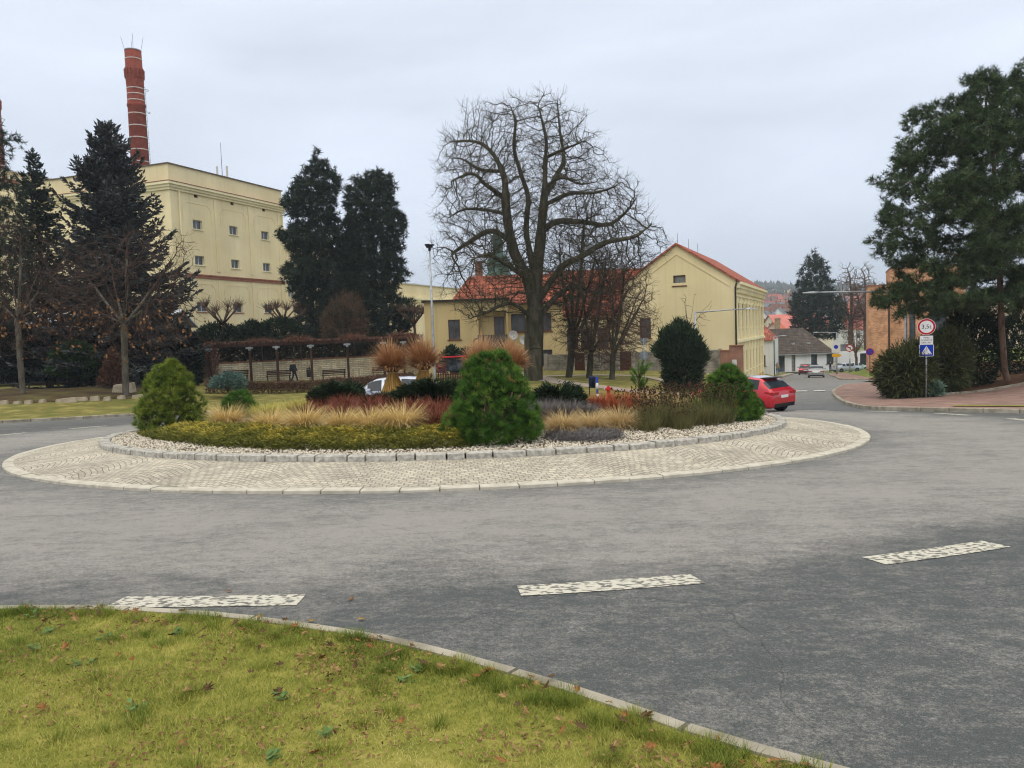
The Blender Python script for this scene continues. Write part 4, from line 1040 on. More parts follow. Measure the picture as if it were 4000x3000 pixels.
# ---- the big bare tree in the middle
BY = 55.0
bb_ = at(1152, 826, BY)
limbs = [[(1152, 815, 0), (1153, 760, 0), (1154, 700, 0), (1156, 650, 0)],
         [(1154, 670, 0), z4(930, 1600, -.3), z4(830, 1400, -.8), z4(780, 1200, -1.2), z4(755, 1000, -1.5), z4(740, 780, -1.4), z4(650, 600, -1), z4(520, 510, 0), z4(330, 510, 1)],
         [(1156, 655, 0), z4(955, 1450, .6), z4(915, 1200, 1.2), z4(930, 950, 1.6), z4(870, 750, 1.8), z4(820, 560, 1.5), z4(830, 350, 1.2), z4(790, 230, 1)],
         [(1157, 650, 0), z4(1010, 1450, 0), z4(1035, 1200, -.2), z4(1060, 900, -.4), z4(1065, 700, -.6), z4(1070, 480, -.8), z4(1010, 230, -1)],
         [z4(1060, 950, 0), z4(1150, 780, 1.4), z4(1210, 650, 2.2), z4(1180, 420, 2.6), z4(1160, 190, 2.4)],
         [(1160, 655, 0), z4(1180, 1510, -1), z4(1330, 1420, -2.2), z4(1550, 1300, -3), z4(1750, 1260, -3), z4(1880, 1180, -2.5)],
         [z4(1040, 1220, 0), z4(1150, 1140, 1.2), z4(1350, 1140, 2.6), z4(1560, 1160, 3.2), z4(1700, 1060, 3.2), z4(1780, 950, 3)],
         [z4(745, 960, 0), z4(700, 920, -1.8), z4(600, 850, -2.6), z4(490, 760, -3), z4(330, 820, -3)],
         [z4(790, 1290, 0), z4(640, 1210, 1), z4(480, 1290, 2), z4(330, 1390, 2.5)],
         [z4(760, 1080, 0), z4(620, 1050, 2), z4(440, 1040, 3), z4(300, 1110, 3.5)],
         [z4(1055, 1010, 0), z4(1250, 920, -2), z4(1450, 910, -3), z4(1620, 860, -3.5)],
         [z4(940, 1600, 0), z4(800, 1500, -2.5), z4(620, 1400, -4), z4(480, 1440, -5)],
         [(1160, 690, 0), z4(1240, 1660, 2), z4(1500, 1700, 3), z4(1640, 1640, 4)],
         [(1150, 690, 0), z4(800, 1780, -2), z4(600, 1850, -3), z4(470, 1900, -3.5)],
         [z4(1070, 860, 0), z4(1200, 790, -1.6), z4(1330, 840, -2.6), z4(1480, 820, -3)],
         [z4(1060, 640, 0), z4(1230, 560, -1.6), z4(1380, 500, -2.6)],
         [z4(735, 740, 0), z4(560, 730, 1.5), z4(420, 650, 2.5), z4(330, 640, 3)]]
outl = [z4(*q)[:2] for q in [(190, 1400), (225, 1080), (200, 830), (255, 500), (420, 320), (490, 230), (680, 185), (830, 200), (960, 230), (980, 140), (1140, 130), (1250, 210), (1390, 310), (1430, 410), (1540, 570), (1540, 690), (1650, 750), (1790, 850), (1800, 960), (1985, 1220), (1930, 1480), (1750, 1640), (1550, 1840), (1250, 1800), (1000, 1700), (800, 1830), (520, 1950), (330, 1800), (230, 1550)]]
bare_tree('bare_tree', 'tallest bare tree with a wide twiggy crown, standing in the middle behind the straw sheaves', 'tree', bb_, limbs, outl, BY, 6500, 0.38, 0.55, 0.0058, M_BARKB, 0.085, p=2.12, twig=5, twl=0.75, fat=0.85, curl=0.2, pull=(0, 0, 0.2))

# ---- young limes to its right
def ell(cx, cy, rx, ry, k=16, wob=0.12):
    return [(cx + rx*math.cos(a)*(1 + wob*math.sin(3*a+cx)), cy + ry*math.sin(a)*(1 + wob*math.cos(2*a+cy))) for a in np.linspace(0, 2*math.pi, k, endpoint=False)]
def simple_bare(name, label, cat, px, py, Y, fork, crown, n, m, tip=0.012, group=None, seed=0, nl=6, step=0.4, **kw):
    b = at(px, py, Y); cx, cy, rx, ry = crown
    limbs = [[(px, py-8, 0), (px + (fork[0]-px)*0.5, (py+fork[1])/2, 0), (fork[0], fork[1], 0)]]
    for k in range(nl):
        a = k*2*math.pi/nl + seed; ex = cx + 0.55*rx*math.cos(a); ey = cy + 0.25*ry*math.sin(k*2.3+seed) - 0.1*ry; dd = 0.5*rx*math.sin(a)*Y/FOC
        limbs.append([(fork[0], fork[1], 0), (fork[0] + (ex-fork[0])*0.45, fork[1] + (ey-fork[1])*0.42, dd*0.45), (ex, ey, dd)])
    limbs.append([(fork[0], fork[1], 0), ((fork[0]+cx)/2+2, (fork[1]+cy-ry*0.6)/2, 0), (cx, cy-ry*0.75, 0)])
    return bare_tree(name, label, cat, b, limbs, ell(cx, cy, rx, ry), Y, n, step, step*1.5, tip, m, 0.06, p=2.4, group=group, seed=seed, **kw)
simple_bare('bare_tree', 'stout bare lime with an upright crown just right of the tallest tree', 'tree', 1229, 821, 58, (1236, 745), (1262, 605, 95, 165), 2600, M_BARKB, tip=0.009, seed=1, twig=4, twl=0.7)
simple_bare('bare_tree', 'slender bare lime in front of the first brown gate', 'tree', 1273, 820, 57, (1276, 765), (1308, 668, 92, 128), 2600, M_BARKB, seed=2, twig=4, twl=0.7, tip=0.0085, m2=M_TWIGR)
simple_bare('bare_tree', 'slender bare lime beside the second brown gate, nearest the triangular sign', 'tree', 1322, 826, 55, (1324, 768), (1350, 668, 76, 122), 2400, M_BARKB, seed=3, twig=4, twl=0.7, tip=0.0085, m2=M_TWIGR)
simple_bare('bare_tree', 'thin young bare tree rising behind the dark yew, against the yellow gable', 'tree', 1484, 815, 60, (1486, 712), (1500, 672, 52, 52), 70, M_BARKB, tip=0.013, seed=4, nl=4, step=0.5)

# ---- conifers grown from an outline
M_SPB = mat('spruce_blue', lin((44, 47, 47)), lin((108, 116, 114)), scale=0.5, c3=lin((66, 68, 67)), attr=True, lo=0.15, hi=0.95, rough=0.7)
M_SPG = mat('spruce_green', lin((28, 36, 30)), lin((74, 88, 70)), scale=1.2, c3=lin((46, 58, 46)), attr=True, lo=0.15, hi=0.95, rough=0.7)
M_PIN = mat('pine_green', lin((36, 46, 32)), lin((116, 132, 88)), scale=0.9, c3=lin((66, 82, 54)), attr=True, lo=0.15, hi=0.95, rough=0.65)
def spruce(label, px, ytop, ybase, Y, w, z0, m, seed, dens=1.0, group=None, rnd_hi=1.0, spl=0.30, dead=0.0, taper=0.85, name='spruce_tree'):
    rg = np.random.default_rng(seed); b = at(px, ybase, Y); h = float(at(px, ytop, Y)[2] - b[2])
    P, D, SZ = [], [], []; W0, W1, WR = [], [], []
    z = z0
    while z < h - 0.25:
        f = (h - z)/(h - z0); Lm = w/2*f**taper + 0.12
        for k in range(int(rg.integers(4, 7))):
            a = rg.uniform(0, 6.283); L = Lm*rg.uniform(0.6, 1.12); el = R(-14 + 48*(1-f)) + rg.normal(0, 0.08)
            pts = [np.array([0, 0, z + rg.uniform(-.15, .15)])]; nseg = 7
            for s in range(nseg):
                e = el + (s/nseg)**2*0.75
                pts.append(pts[-1] + L/nseg*np.array([math.cos(a)*math.cos(e), math.sin(a)*math.cos(e), math.sin(e)]))
            pts = np.array(pts); W0 += list(pts[:-1]); W1 += list(pts[1:]); WR += list(np.linspace(0.012 + 0.012*L, 0.006, nseg))
            nt_ = max(4, int(L*7*dens)); 
            for t in rg.uniform(0.12, 1.0, nt_):
                i = min(int(t*nseg), nseg-1); p = pts[i] + (pts[i+1]-pts[i])*(t*nseg-i); d = unit(pts[i+1]-pts[i])
                sd = np.array([-d[1], d[0], 0])*rg.choice([-1, 1]); tl = (0.16 + 0.42*L*(1-t)*0.8)*rg.uniform(0.6, 1.1)
                dir_ = unit(d*0.6 + sd*0.8 + np.array([0, 0, rg.normal(-0.12, 0.15)]))
                if t > 0.9: dir_ = d; 
                for q in np.arange(0.0, tl + 0.01, spl*0.55):
                    P.append(p + dir_*q); D.append(dir_ + rg.normal(0, 0.28, 3)); SZ.append(spl*rg.uniform(0.7, 1.2))
        z += (0.26 + 0.16*f)/dens**0.5
    for zt in np.arange(h-1.0, h, 0.07):
        for _ in range(3): P.append(np.array([0, 0, zt])); D.append(unit(np.array([rg.normal(0, .5), rg.normal(0, .5), 0.9]))); SZ.append(0.2)
    P, D, SZ = np.array(P), np.array(D), np.array(SZ)
    V1, F1, r1 = sprays(P, D, SZ, SZ*0.34); V2, F2, r2 = sprays(P, D + rg.normal(0, .3, D.shape), SZ*0.8, SZ*0.3)
    V, F, r = join((V1, F1, r1), (V2, F2, r2))
    t = thing(name, label, 'tree', b, group=group)
    mesh_np('crown', V, F, m, t, rnd=np.clip(r*rnd_hi, 0, 1))
    W0, W1, WR = np.array(W0), np.array(W1), np.array(WR); Vw, Fw = prisms(W0, W1, WR, WR*0.85, 3)
    mb = MB(); mb.tube([(0, 0, -0.3), (0, 0, 0.5), (0, 0, h*0.5), (0, 0, h*0.97)], [h*0.017, h*0.0145, h*0.009, 0.02], 10); tr = mb.build('trunk', M_BARKD, t)
    mesh_np('limbs', Vw, Fw, M_BARKD, t)
    return t
def pine(label, base, trunk, poly, Y, n, m, clump=None, step=0.45, dk=0.65, k=15, L=0.2, wd=0.014, fat=0.8, seed=0, name='pine_tree', group=None, cut=0.05, mult=2, tiprad=0.014, up=0.55, th=(20, 85), bark=None):
    N, par = [np.array(base) - np.array([0, 0, 0.3])], [-1]
    C = smooth_line([at(a, b, Y) for a, b in trunk], 8)
    for q in C:
        a = N[-1].copy(); kk = max(1, int(np.linalg.norm(q-a)/step))
        for j in range(1, kk+1): N.append(a + (q-a)*j/kk); par.append(len(N)-2)
    A = envelope(poly, n, Y, surf=0.35, fat=fat, seed=seed)
    if clump: A = A[[mnoise.noise(Vector((q[0]/clump, q[1]/clump, q[2]/clump*1.7 + seed))) > -0.05 for q in A]]
    N, par = colonize(N, par, A, step, dk, it=120, pull=(0, 0, 0.04), jit=0.22)
    r = pipe_radii(N, par, tiprad, 2.35); t = thing(name, label, 'tree', base, group=group)
    for s in skeleton_mesh(N, par, r, cut, bark or M_BARKD, t, base):
        if isinstance(s, tuple): mesh_np('limbs', s[0], s[1], bark or M_BARKD, t)
    src = np.where(r < tiprad*3.4)[0]; src = src[par[src] >= 0]; src = np.repeat(src, mult)
    d = unit(N[src] - N[par[src]]); P = N[src] - np.asarray(base) + rng.normal(0, step*0.33, d.shape)
    Ax = unit(d*0.7 + np.array([0, 0, up]) + rng.normal(0, 0.3, d.shape))
    V, F, q = tufts(P, Ax, k, L, wd, th[0], th[1], L*0.6); mesh_np('crown', V, F, m, t, rnd=q)
    return t
def z8(x, y): return ((x/1.144 + 3200)/1.808, (y/1.144 + 200)/1.808)
PR = [(180, 610), (215, 540), (330, 600), (325, 460), (375, 380), (375, 300), (460, 260), (545, 300), (550, 240), (605, 200), (610, 140), (700, 110), (780, 70), (850, 100), (915, 40), (1150, 100), (1300, 500), (1300, 1000), (1150, 1180), (950, 1150), (800, 1120), (700, 1180), (560, 1190), (400, 1220), (260, 1170), (225, 1090), (340, 1050), (330, 960), (190, 860), (200, 840), (290, 880), (270, 790), (260, 720), (300, 690), (200, 650)]
bp_ = at(2176, 806, 36)
M_BARKP = mat('bark_pine', lin((92, 70, 58)), lin((132, 108, 92)), scale=5, rough=0.95, bump=0.8, bscale=10, stretch=(1, 1, 0.4))
pine('large dark green pine with a thick trunk on the right bank', bp_, [z8(828, 1430), z8(815, 1250), z8(805, 1000), z8(790, 700), z8(770, 400), z8(745, 260), z8(750, 130)], [z8(*q) for q in PR], 36, 7500, M_PIN, clump=1.9, step=0.34, dk=0.48, k=16, L=0.26, wd=0.026, fat=0.8, seed=5, mult=9, tiprad=0.009, bark=M_BARKP)
# ---- dark conifers behind the pergola
cg = 'dark conifers behind the pergola'
PA = [(683, 320), (700, 345), (742, 388), (725, 430), (735, 470), (748, 540), (770, 600), (785, 700), (770, 735), (660, 735), (635, 715), (642, 640), (598, 578), (640, 560), (596, 507), (642, 480), (605, 435), (650, 380)]
PB = [(815, 364), (852, 388), (848, 430), (880, 475), (862, 520), (882, 590), (858, 630), (905, 672), (880, 720), (785, 735), (750, 560), (752, 480), (742, 405), (785, 378)]
PC = [(752, 470), (775, 500), (790, 580), (795, 690), (780, 740), (722, 740), (715, 640), (725, 560)]
pine('tall dark conifer left of two behind the pergola, with ragged side branches', at(700, 740, 73), [(700, 735), (697, 600), (692, 450), (684, 330)], PA, 73, 4600, M_SPG, step=0.5, dk=0.7, k=11, L=0.46, wd=0.08, tiprad=0.012, fat=0.9, seed=6, group=cg, mult=7, up=0.1, th=(20, 100))
pine('tall dark conifer right of two behind the pergola, beside the tall lamp mast', at(830, 740, 73), [(830, 735), (826, 600), (820, 470), (815, 375)], PB, 73, 4600, M_SPG, step=0.5, dk=0.7, k=11, L=0.46, wd=0.08, tiprad=0.012, fat=0.9, seed=7, group=cg, mult=7, up=0.1, th=(20, 100))
pine('lower dark conifer squeezed between the two tall ones behind the pergola', at(756, 742, 75), [(756, 740), (755, 600), (752, 490)], PC, 75, 1800, M_SPG, step=0.5, dk=0.7, k=11, L=0.46, wd=0.08, tiprad=0.012, fat=1.3, seed=8, group=cg, mult=7, up=0.1, th=(20, 100))
# ---- left group
spruce('large blue grey spruce hiding the foot of the banded chimney', 268, 262, 846, 53, 13.0, 1.6, M_SPB, 21, dens=1.9, spl=0.38, taper=0.74, group='spruces and pines on the left')
spruce('slim dark spruce between the blue spruce and the pine at the picture edge', 108, 322, 838, 56, 7.4, 2.0, M_SPG, 22, dens=1.5, spl=0.34, taper=0.8, group='spruces and pines on the left')
PL_ = [(-60, 235), (14, 285), (44, 285), (40, 330), (20, 370), (46, 392), (60, 430), (62, 500), (80, 560), (90, 640), (60, 700), (-40, 720), (-130, 700), (-150, 480)]
pine('dark pine cut by the left edge of the picture', at(-28, 842, 50), [(-28, 838), (-30, 650), (-32, 450), (-36, 270)], PL_, 50, 2600, M_SPG, step=0.45, dk=0.65, k=12, L=0.34, wd=0.045, tiprad=0.011, fat=0.9, seed=9, mult=4, up=0.3, group='spruces and pines on the left')
simple_bare('maple_tree', 'grey trunked tree with brown leaves, standing before the blue spruce', 'tree', 272, 858, 43, (268, 700), (275, 635, 172, 165), 2300, M_BARKG, tip=0.0065, seed=11, nl=9, step=0.33, twig=2, twl=0.5, m2=M_TWIGD, leaves=(M_LEAFB, 0.035, 0.2, 0.0, 4.2), pull=(0, 0, 0.02))
simple_bare('maple_tree', 'leaning grey tree with brown leaves near the left picture edge', 'tree', 49, 856, 43, (38, 690), (45, 620, 150, 150), 2000, M_BARKG, tip=0.0065, seed=12, nl=8, step=0.33, twig=2, twl=0.5, m2=M_TWIGD, leaves=(M_LEAFB, 0.035, 0.2, 0.0, 4.2), pull=(0, 0, 0.02))

# ---- leafy bushes
def bush(name, label, cat, px, py, Y, poly, n, m, L=0.2, wd=0.07, fat=1.0, group=None, seed=0, droop=0.0, trunk=True, twigm=None, layers=3):
    b = at(px, py, Y); P = envelope(poly, n, Y, surf=0.55, fat=fat, seed=seed) - b
    c = P.mean(0); D = unit(P - c*np.array([1, 1, 0.6])); parts = []
    cl = 0.5 + 0.5*np.sin(P[:, 0]*3.1 + 1.1*np.sin(P[:, 2]*2.7))*np.sin(P[:, 2]*3.3 + P[:, 1]*2.2)
    for j in range(layers):
        V, F, r = sprays(P + rng.normal(0, L*0.3, P.shape), D + np.array([0, 0, 0.25-droop]) + rng.normal(0, 0.45, P.shape), L*rng.uniform(0.6, 1.25, len(P)), wd); parts.append((V, F, np.clip(r*0.65 + np.repeat(cl, 4)*0.35, 0, 1)))
    V, F, r = join(*parts); t = thing(name, label, cat, b, group=group); mesh_np('foliage', V, F, m, t, rnd=r)
    mb = MB(); k = P[rng.integers(0, len(P), 9)]
    for q in k: mb.tube([(0, 0, -0.2), tuple(q*0.45 + np.array([0, 0, 0.1])), tuple(q*0.85)], [0.05, 0.03, 0.012], 5)
    mb.build('stem', M_BARKD, t); return t
bush('yew_tree', 'dark green bushy yew before the garden wall of the yellow house', 'tree', 1471, 840, 46, [(1463, 697), (1485, 705), (1503, 722), (1522, 762), (1530, 772), (1512, 790), (1508, 830), (1490, 842), (1447, 842), (1437, 815), (1438, 785), (1412, 757), (1428, 742), (1430, 722), (1450, 708)], 3600, M_YEW, L=0.34, wd=0.06, seed=1, layers=4)
jb = 'juniper and evergreen shrubs on the right bank'
M_JUNG = mat('juniper_green', lin((40, 48, 30)), lin((112, 110, 66)), scale=1.2, c3=lin((68, 74, 44)), attr=True, lo=0.15, hi=0.95, rough=0.7)
bush('juniper_shrub', 'olive green juniper at the left tip of the right bank', 'shrub', 1955, 852, 33, [(1898, 795), (1915, 772), (1950, 755), (1985, 742), (2010, 760), (2008, 850), (1970, 858), (1925, 852), (1905, 832)], 3200, M_JUNG, L=0.36, wd=0.045, seed=2, group=jb, droop=0.5)
bush('juniper_shrub', 'green juniper directly behind the pedestrian crossing sign', 'shrub', 2030, 838, 35, [(1980, 800), (1985, 750), (2020, 722), (2070, 715), (2092, 760), (2085, 825), (2040, 850), (1990, 850)], 3200, M_JUNG, L=0.36, wd=0.045, seed=3, group=jb, droop=0.5)
bush('yew_shrub', 'dark evergreen shrub between the crossing sign and the pine trunk', 'shrub', 2105, 810, 38, [(2030, 800), (2035, 720), (2060, 680), (2110, 668), (2165, 690), (2172, 780), (2140, 826), (2060, 830)], 3600, M_YEW, L=0.24, wd=0.06, seed=4, group=jb)
bush('yew_shrub', 'dark evergreen shrub behind and right of the pine trunk', 'shrub', 2240, 800, 42, [(2160, 790), (2165, 700), (2215, 675), (2270, 680), (2320, 740), (2320, 810), (2180, 812)], 2400, M_YEW, L=0.26, wd=0.07, seed=5, group=jb)
bush('leafy_plant', 'small bluish leafed plant at the foot of the crossing sign', 'plant', 2016, 853, 32.5, [(1999, 850), (2002, 832), (2020, 824), (2034, 836), (2034, 852)], 260, mat('blue_leaf', lin((62, 84, 72)), lin((104, 128, 112)), scale=2, attr=True, lo=.1, hi=.9), L=0.16, wd=0.09, seed=6)
lg = 'dark shrubs under the trees on the left'
M_DSH = mat('dark_shrub', lin((22, 28, 22)), lin((56, 64, 46)), scale=1.0, c3=lin((34, 42, 32)), attr=True, lo=0.15, hi=0.95, rough=0.7)
M_RHO = mat('rhododendron', lin((36, 54, 30)), lin((84, 108, 58)), scale=1.0, c3=lin((54, 78, 42)), attr=True, lo=0.15, hi=0.95, rough=0.6)
bush('rhododendron', 'green rhododendron among the dark shrubs, between the two grey trunks', 'shrub', 160, 812, 50, [(105, 805), (112, 765), (150, 742), (195, 748), (210, 790), (190, 815)], 1700, M_RHO, L=0.28, wd=0.12, seed=7, group=lg)
for i, (a, b_, c, d, lab) in enumerate([(-60, 55, 690, 818, 'dark shrub mass left of the leaning grey tree'), (40, 125, 715, 815, 'dark shrub mass between the leaning tree and the rhododendron'), (190, 268, 735, 822, 'dark shrub mass right of the rhododendron'), (270, 345, 735, 828, 'dark shrub mass behind the pale trunk'), (335, 430, 722, 826, 'dark shrub mass at the left end of the cream stone wall')]):
    bush('dark_shrub', lab, 'shrub', (a+b_)/2, d, 53 + i*0.6, [(a, d), (a-4, c+30), (a+15, c), ((a+b_)/2, c-14+8*(i % 2)), (b_-10, c+6), (b_+6, c+40), (b_, d)], 2600, M_DSH, L=0.32, wd=0.12, seed=20+i, group=lg, layers=4, fat=0.8)
bush('dead_conifer_shrub', 'reddish brown dried small conifer behind the pale trunk', 'shrub', 243, 832, 47, [(215, 830), (225, 790), (243, 752), (262, 790), (275, 830)], 900, mat('dried_needles', lin((72, 50, 40)), lin((112, 80, 62)), scale=1, attr=True, lo=.1, hi=.9), L=0.24, wd=0.06, seed=31)
# blue cushion juniper in front of the stone wall and purple hedge plants
bush('juniper_shrub', 'blue green spreading juniper in front of the cream stone wall', 'shrub', 492, 838, 45, [(452, 835), (462, 818), (492, 807), (520, 812), (532, 828), (520, 838)], 900, mat('juniper_blue', lin((58, 80, 74)), lin((112, 138, 128)), scale=2, attr=True, lo=.1, hi=.9), L=0.2, wd=0.07, seed=32)
# ---- far trees behind the white cottage
PF = [(1762, 545), (1786, 575), (1792, 606), (1800, 630), (1814, 648), (1822, 690), (1812, 728), (1715, 730), (1710, 690), (1706, 650), (1724, 625), (1719, 605), (1735, 590), (1739, 560)]
pine('tall dark conifer behind the white cottage at the end of the street', at(1766, 790, 138), [(1766, 780), (1765, 700), (1763, 620), (1762, 550)], PF, 138, 2400, M_SPG, step=0.8, dk=1.1, k=11, L=0.8, wd=0.14, tiprad=0.02, fat=0.9, seed=12, mult=4, up=0.1, th=(20, 100))
simple_bare('bare_tree', 'bare tall tree right of the dark conifer at the end of the street', 'tree', 1838, 770, 142, (1838, 700), (1836, 650, 38, 70), 1500, M_TWIGR, tip=0.028, seed=14, step=0.8, nl=7, twig=3, twl=1.2, group='bare trees by the brick hall')
simple_bare('bare_tree', 'bare tall tree left of the brick hall', 'tree', 1872, 765, 140, (1870, 690), (1868, 650, 36, 70), 1500, M_TWIGR, tip=0.028, seed=15, step=0.8, nl=7, twig=3, twl=1.2, group='bare trees by the brick hall')
simple_bare('bare_tree', 'low round headed bare tree beside the no parking sign', 'tree', 1850, 782, 112, (1848, 765), (1850, 728, 40, 30), 900, M_TWIGR, tip=0.022, seed=16, step=0.6, nl=8, twig=1, twl=0.7)
# ================================================================ buildings and walls
def tbox(mb, T, u0, u1, d0, d1, z0, z1):
    C = [T(u, d, z) for z in (z0, z1) for (u, d) in ((u0, d0), (u1, d0), (u1, d1), (u0, d1))]
    return mb.add(C, [(0,3,2,1),(4,5,6,7),(0,1,5,4),(1,2,6,5),(2,3,7,6),(3,0,4,7)])
def wallface(mb, T, W, z0, z1, ops=(), d=0.22, top=None):
    """a wall plane with real openings and reveals; top(u) cuts a gable"""
    us = sorted({0.0, W, *[o[0] for o in ops], *[o[1] for o in ops]}); zs = sorted({z0, z1, *[o[2] for o in ops], *[o[3] for o in ops]})
    for i in range(len(us)-1):
        for j in range(len(zs)-1):
            uc, zc = (us[i]+us[i+1])/2, (zs[j]+zs[j+1])/2
            if any(o[0] < uc < o[1] and o[2] < zc < o[3] for o in ops): continue
            mb.quad(T(us[i], 0, zs[j]), T(us[i+1], 0, zs[j]), T(us[i+1], 0, zs[j+1]), T(us[i], 0, zs[j+1]))
    for a, b, c, e in ops:
        mb.quad(T(a, 0, c), T(a, d, c), T(a, d, e), T(a, 0, e)); mb.quad(T(b, 0, c), T(b, 0, e), T(b, d, e), T(b, d, c))
        mb.quad(T(a, 0, c), T(b, 0, c), T(b, d, c), T(a, d, c)); mb.quad(T(a, 0, e), T(a, d, e), T(b, d, e), T(b, 0, e))
def front(u, d, z): return (u, d, z)
def right_of(W): return lambda u, d, z: (W-d, u, z)
def left_of(D): return lambda u, d, z: (d, D-u, z)
M_GLASS = mat('window_glass', lin((40, 46, 52)), lin((84, 92, 100)), scale=0.7, rough=0.12, spec=0.6)
M_GLASSL = mat('curtained_glass', lin((96, 100, 96)), lin((150, 152, 146)), scale=2.5, rough=0.2, spec=0.5, stretch=(4, 4, 0.2))
M_WOODF = mat('brown_frame', lin((92, 58, 38)), lin((116, 76, 52)), scale=4, rough=0.6)
M_WHITEF = mat('white_frame', lin((206, 204, 198)), lin((188, 186, 180)), scale=4, rough=0.6)
M_DARKM = mat('dark_metal', lin((44, 42, 42)), lin((62, 60, 58)), scale=4, rough=0.5)
M_GALV = mat('galvanised', lin((150, 154, 158)), lin((176, 180, 184)), scale=5, rough=0.45, metal=0.4)
def window(par, T, op, d=0.2, fm=None, gm=None, sm=None, nv=1, nh=0, fw=0.07, sill=True, name='window'):
    a, b, c, e = op; fm = fm or M_WOODF; mb = MB()
    tbox(mb, T, a, a+fw, d-0.07, d, c, e); tbox(mb, T, b-fw, b, d-0.07, d, c, e); tbox(mb, T, a+fw, b-fw, d-0.07, d, c, c+fw); tbox(mb, T, a+fw, b-fw, d-0.07, d, e-fw, e)
    for k in range(nv): u = a + (b-a)*(k+1)/(nv+1); tbox(mb, T, u-fw*0.45, u+fw*0.45, d-0.065, d, c+fw, e-fw)
    for k in range(nh): z = c + (e-c)*(k+1)/(nh+1) + 0.1; tbox(mb, T, a+fw, b-fw, d-0.06, d, z-fw*0.4, z+fw*0.4)
    w = mb.build(name, fm, par); p = MB(); tbox(p, T, a+fw*0.5, b-fw*0.5, d-0.02, d+0.02, c+fw*0.5, e-fw*0.5); p.build('pane', gm or M_GLASS, w)
    if sill: s = MB(); tbox(s, T, a-0.12, b+0.12, -0.09, d-0.08, c-0.09, c-0.003); s.build('sill', sm or fm, w)
    return w
def plaster(name, c1, c2, sc=0.35, st=(1, 1, 0.35)):
    """painted render: soft tone changes, rain streaks running down, a few patched areas"""
    if name in MATS: return MATS[name]
    M = mat(name, lin(c1), lin(c2), scale=sc, detail=12, rough=0.92, bump=0.12, bscale=30, lo=0.3, hi=0.72, stretch=st)
    nt = M.node_tree; N = nt.nodes; Lk = nt.links; b = N['Principled BSDF']; src = b.inputs['Base Color'].links[0].from_socket
    tc = N.new('ShaderNodeTexCoord'); mp = N.new('ShaderNodeMapping'); mp.inputs['Scale'].default_value = (3.2, 3.2, 0.10); Lk.new(tc.outputs['Object'], mp.inputs['Vector'])
    n1 = N.new('ShaderNodeTexNoise'); n1.inputs['Scale'].default_value = 1.0; n1.inputs['Detail'].default_value = 8; Lk.new(mp.outputs[0], n1.inputs['Vector'])
    m1 = N.new('ShaderNodeMapRange'); m1.inputs['From Min'].default_value = 0.52; m1.inputs['From Max'].default_value = 0.72; m1.inputs['To Min'].default_value = 1.0; m1.inputs['To Max'].default_value = 0.90; Lk.new(n1.outputs[0], m1.inputs[0])
    n2 = N.new('ShaderNodeTexNoise'); n2.inputs['Scale'].default_value = 0.22; n2.inputs['Detail'].default_value = 5; Lk.new(tc.outputs['Object'], n2.inputs['Vector'])
    m2 = N.new('ShaderNodeMapRange'); m2.inputs['From Min'].default_value = 0.40; m2.inputs['From Max'].default_value = 0.60; m2.inputs['To Min'].default_value = 0.93; m2.inputs['To Max'].default_value = 1.03; Lk.new(n2.outputs[0], m2.inputs[0])
    mm = N.new('ShaderNodeMath'); mm.operation = 'MULTIPLY'; Lk.new(m1.outputs[0], mm.inputs[0]); Lk.new(m2.outputs[0], mm.inputs[1])
    vm = N.new('ShaderNodeVectorMath'); vm.operation = 'SCALE'; Lk.new(src, vm.inputs[0]); Lk.new(mm.outputs[0], vm.inputs['Scale']); Lk.new(vm.outputs[0], b.inputs['Base Color'])
    return M
M_YEL = plaster('yellow_plaster', (223, 208, 163), (236, 224, 184))
M_YEL2 = plaster('yellow_plaster_light', (230, 212, 168), (240, 226, 186))
M_CRE = plaster('cream_trim', (232, 222, 178), (240, 232, 194))
M_TERRA = mat('terracotta_strip', lin((136, 90, 70)), lin((158, 110, 88)), scale=2, rough=0.8)
M_BEI = plaster('beige_plaster', (198, 176, 126), (210, 190, 142))
M_GAB = plaster('gable_plaster', (221, 205, 158), (231, 217, 175))
M_WHI = plaster('white_plaster', (208, 208, 206), (226, 226, 224))
M_TILE = brickmat('roof_tiles', lin((172, 100, 76)), lin((144, 78, 58)), lin((110, 54, 40)), 0.30, 0.34, 0.035, bump=1.0, axes='xz', noise=0.35, off=0.0)
M_TILES = brickmat('roof_tiles_side', lin((172, 98, 74)), lin((148, 78, 58)), lin((116, 58, 42)), 0.30, 0.34, 0.035, bump=1.0, axes='yz', noise=0.35, off=0.0)
M_OLDTILE = brickmat('old_roof_tiles', lin((94, 82, 72)), lin((74, 66, 60)), lin((52, 46, 42)), 0.30, 0.25, 0.03, bump=0.8, axes='xz', noise=0.45)
M_BRICKR = brickmat('red_brick', lin((150, 90, 68)), lin((128, 76, 58)), lin((150, 138, 124)), 0.25, 0.08, 0.012, axes='sz')
M_BRICKO = brickmat('orange_brick', lin((206, 150, 110)), lin((164, 110, 80)), lin((192, 164, 134)), 0.29, 0.085, 0.012, axes='sz', noise=0.3)

RZ = math.atan2(0.932, 0.363)
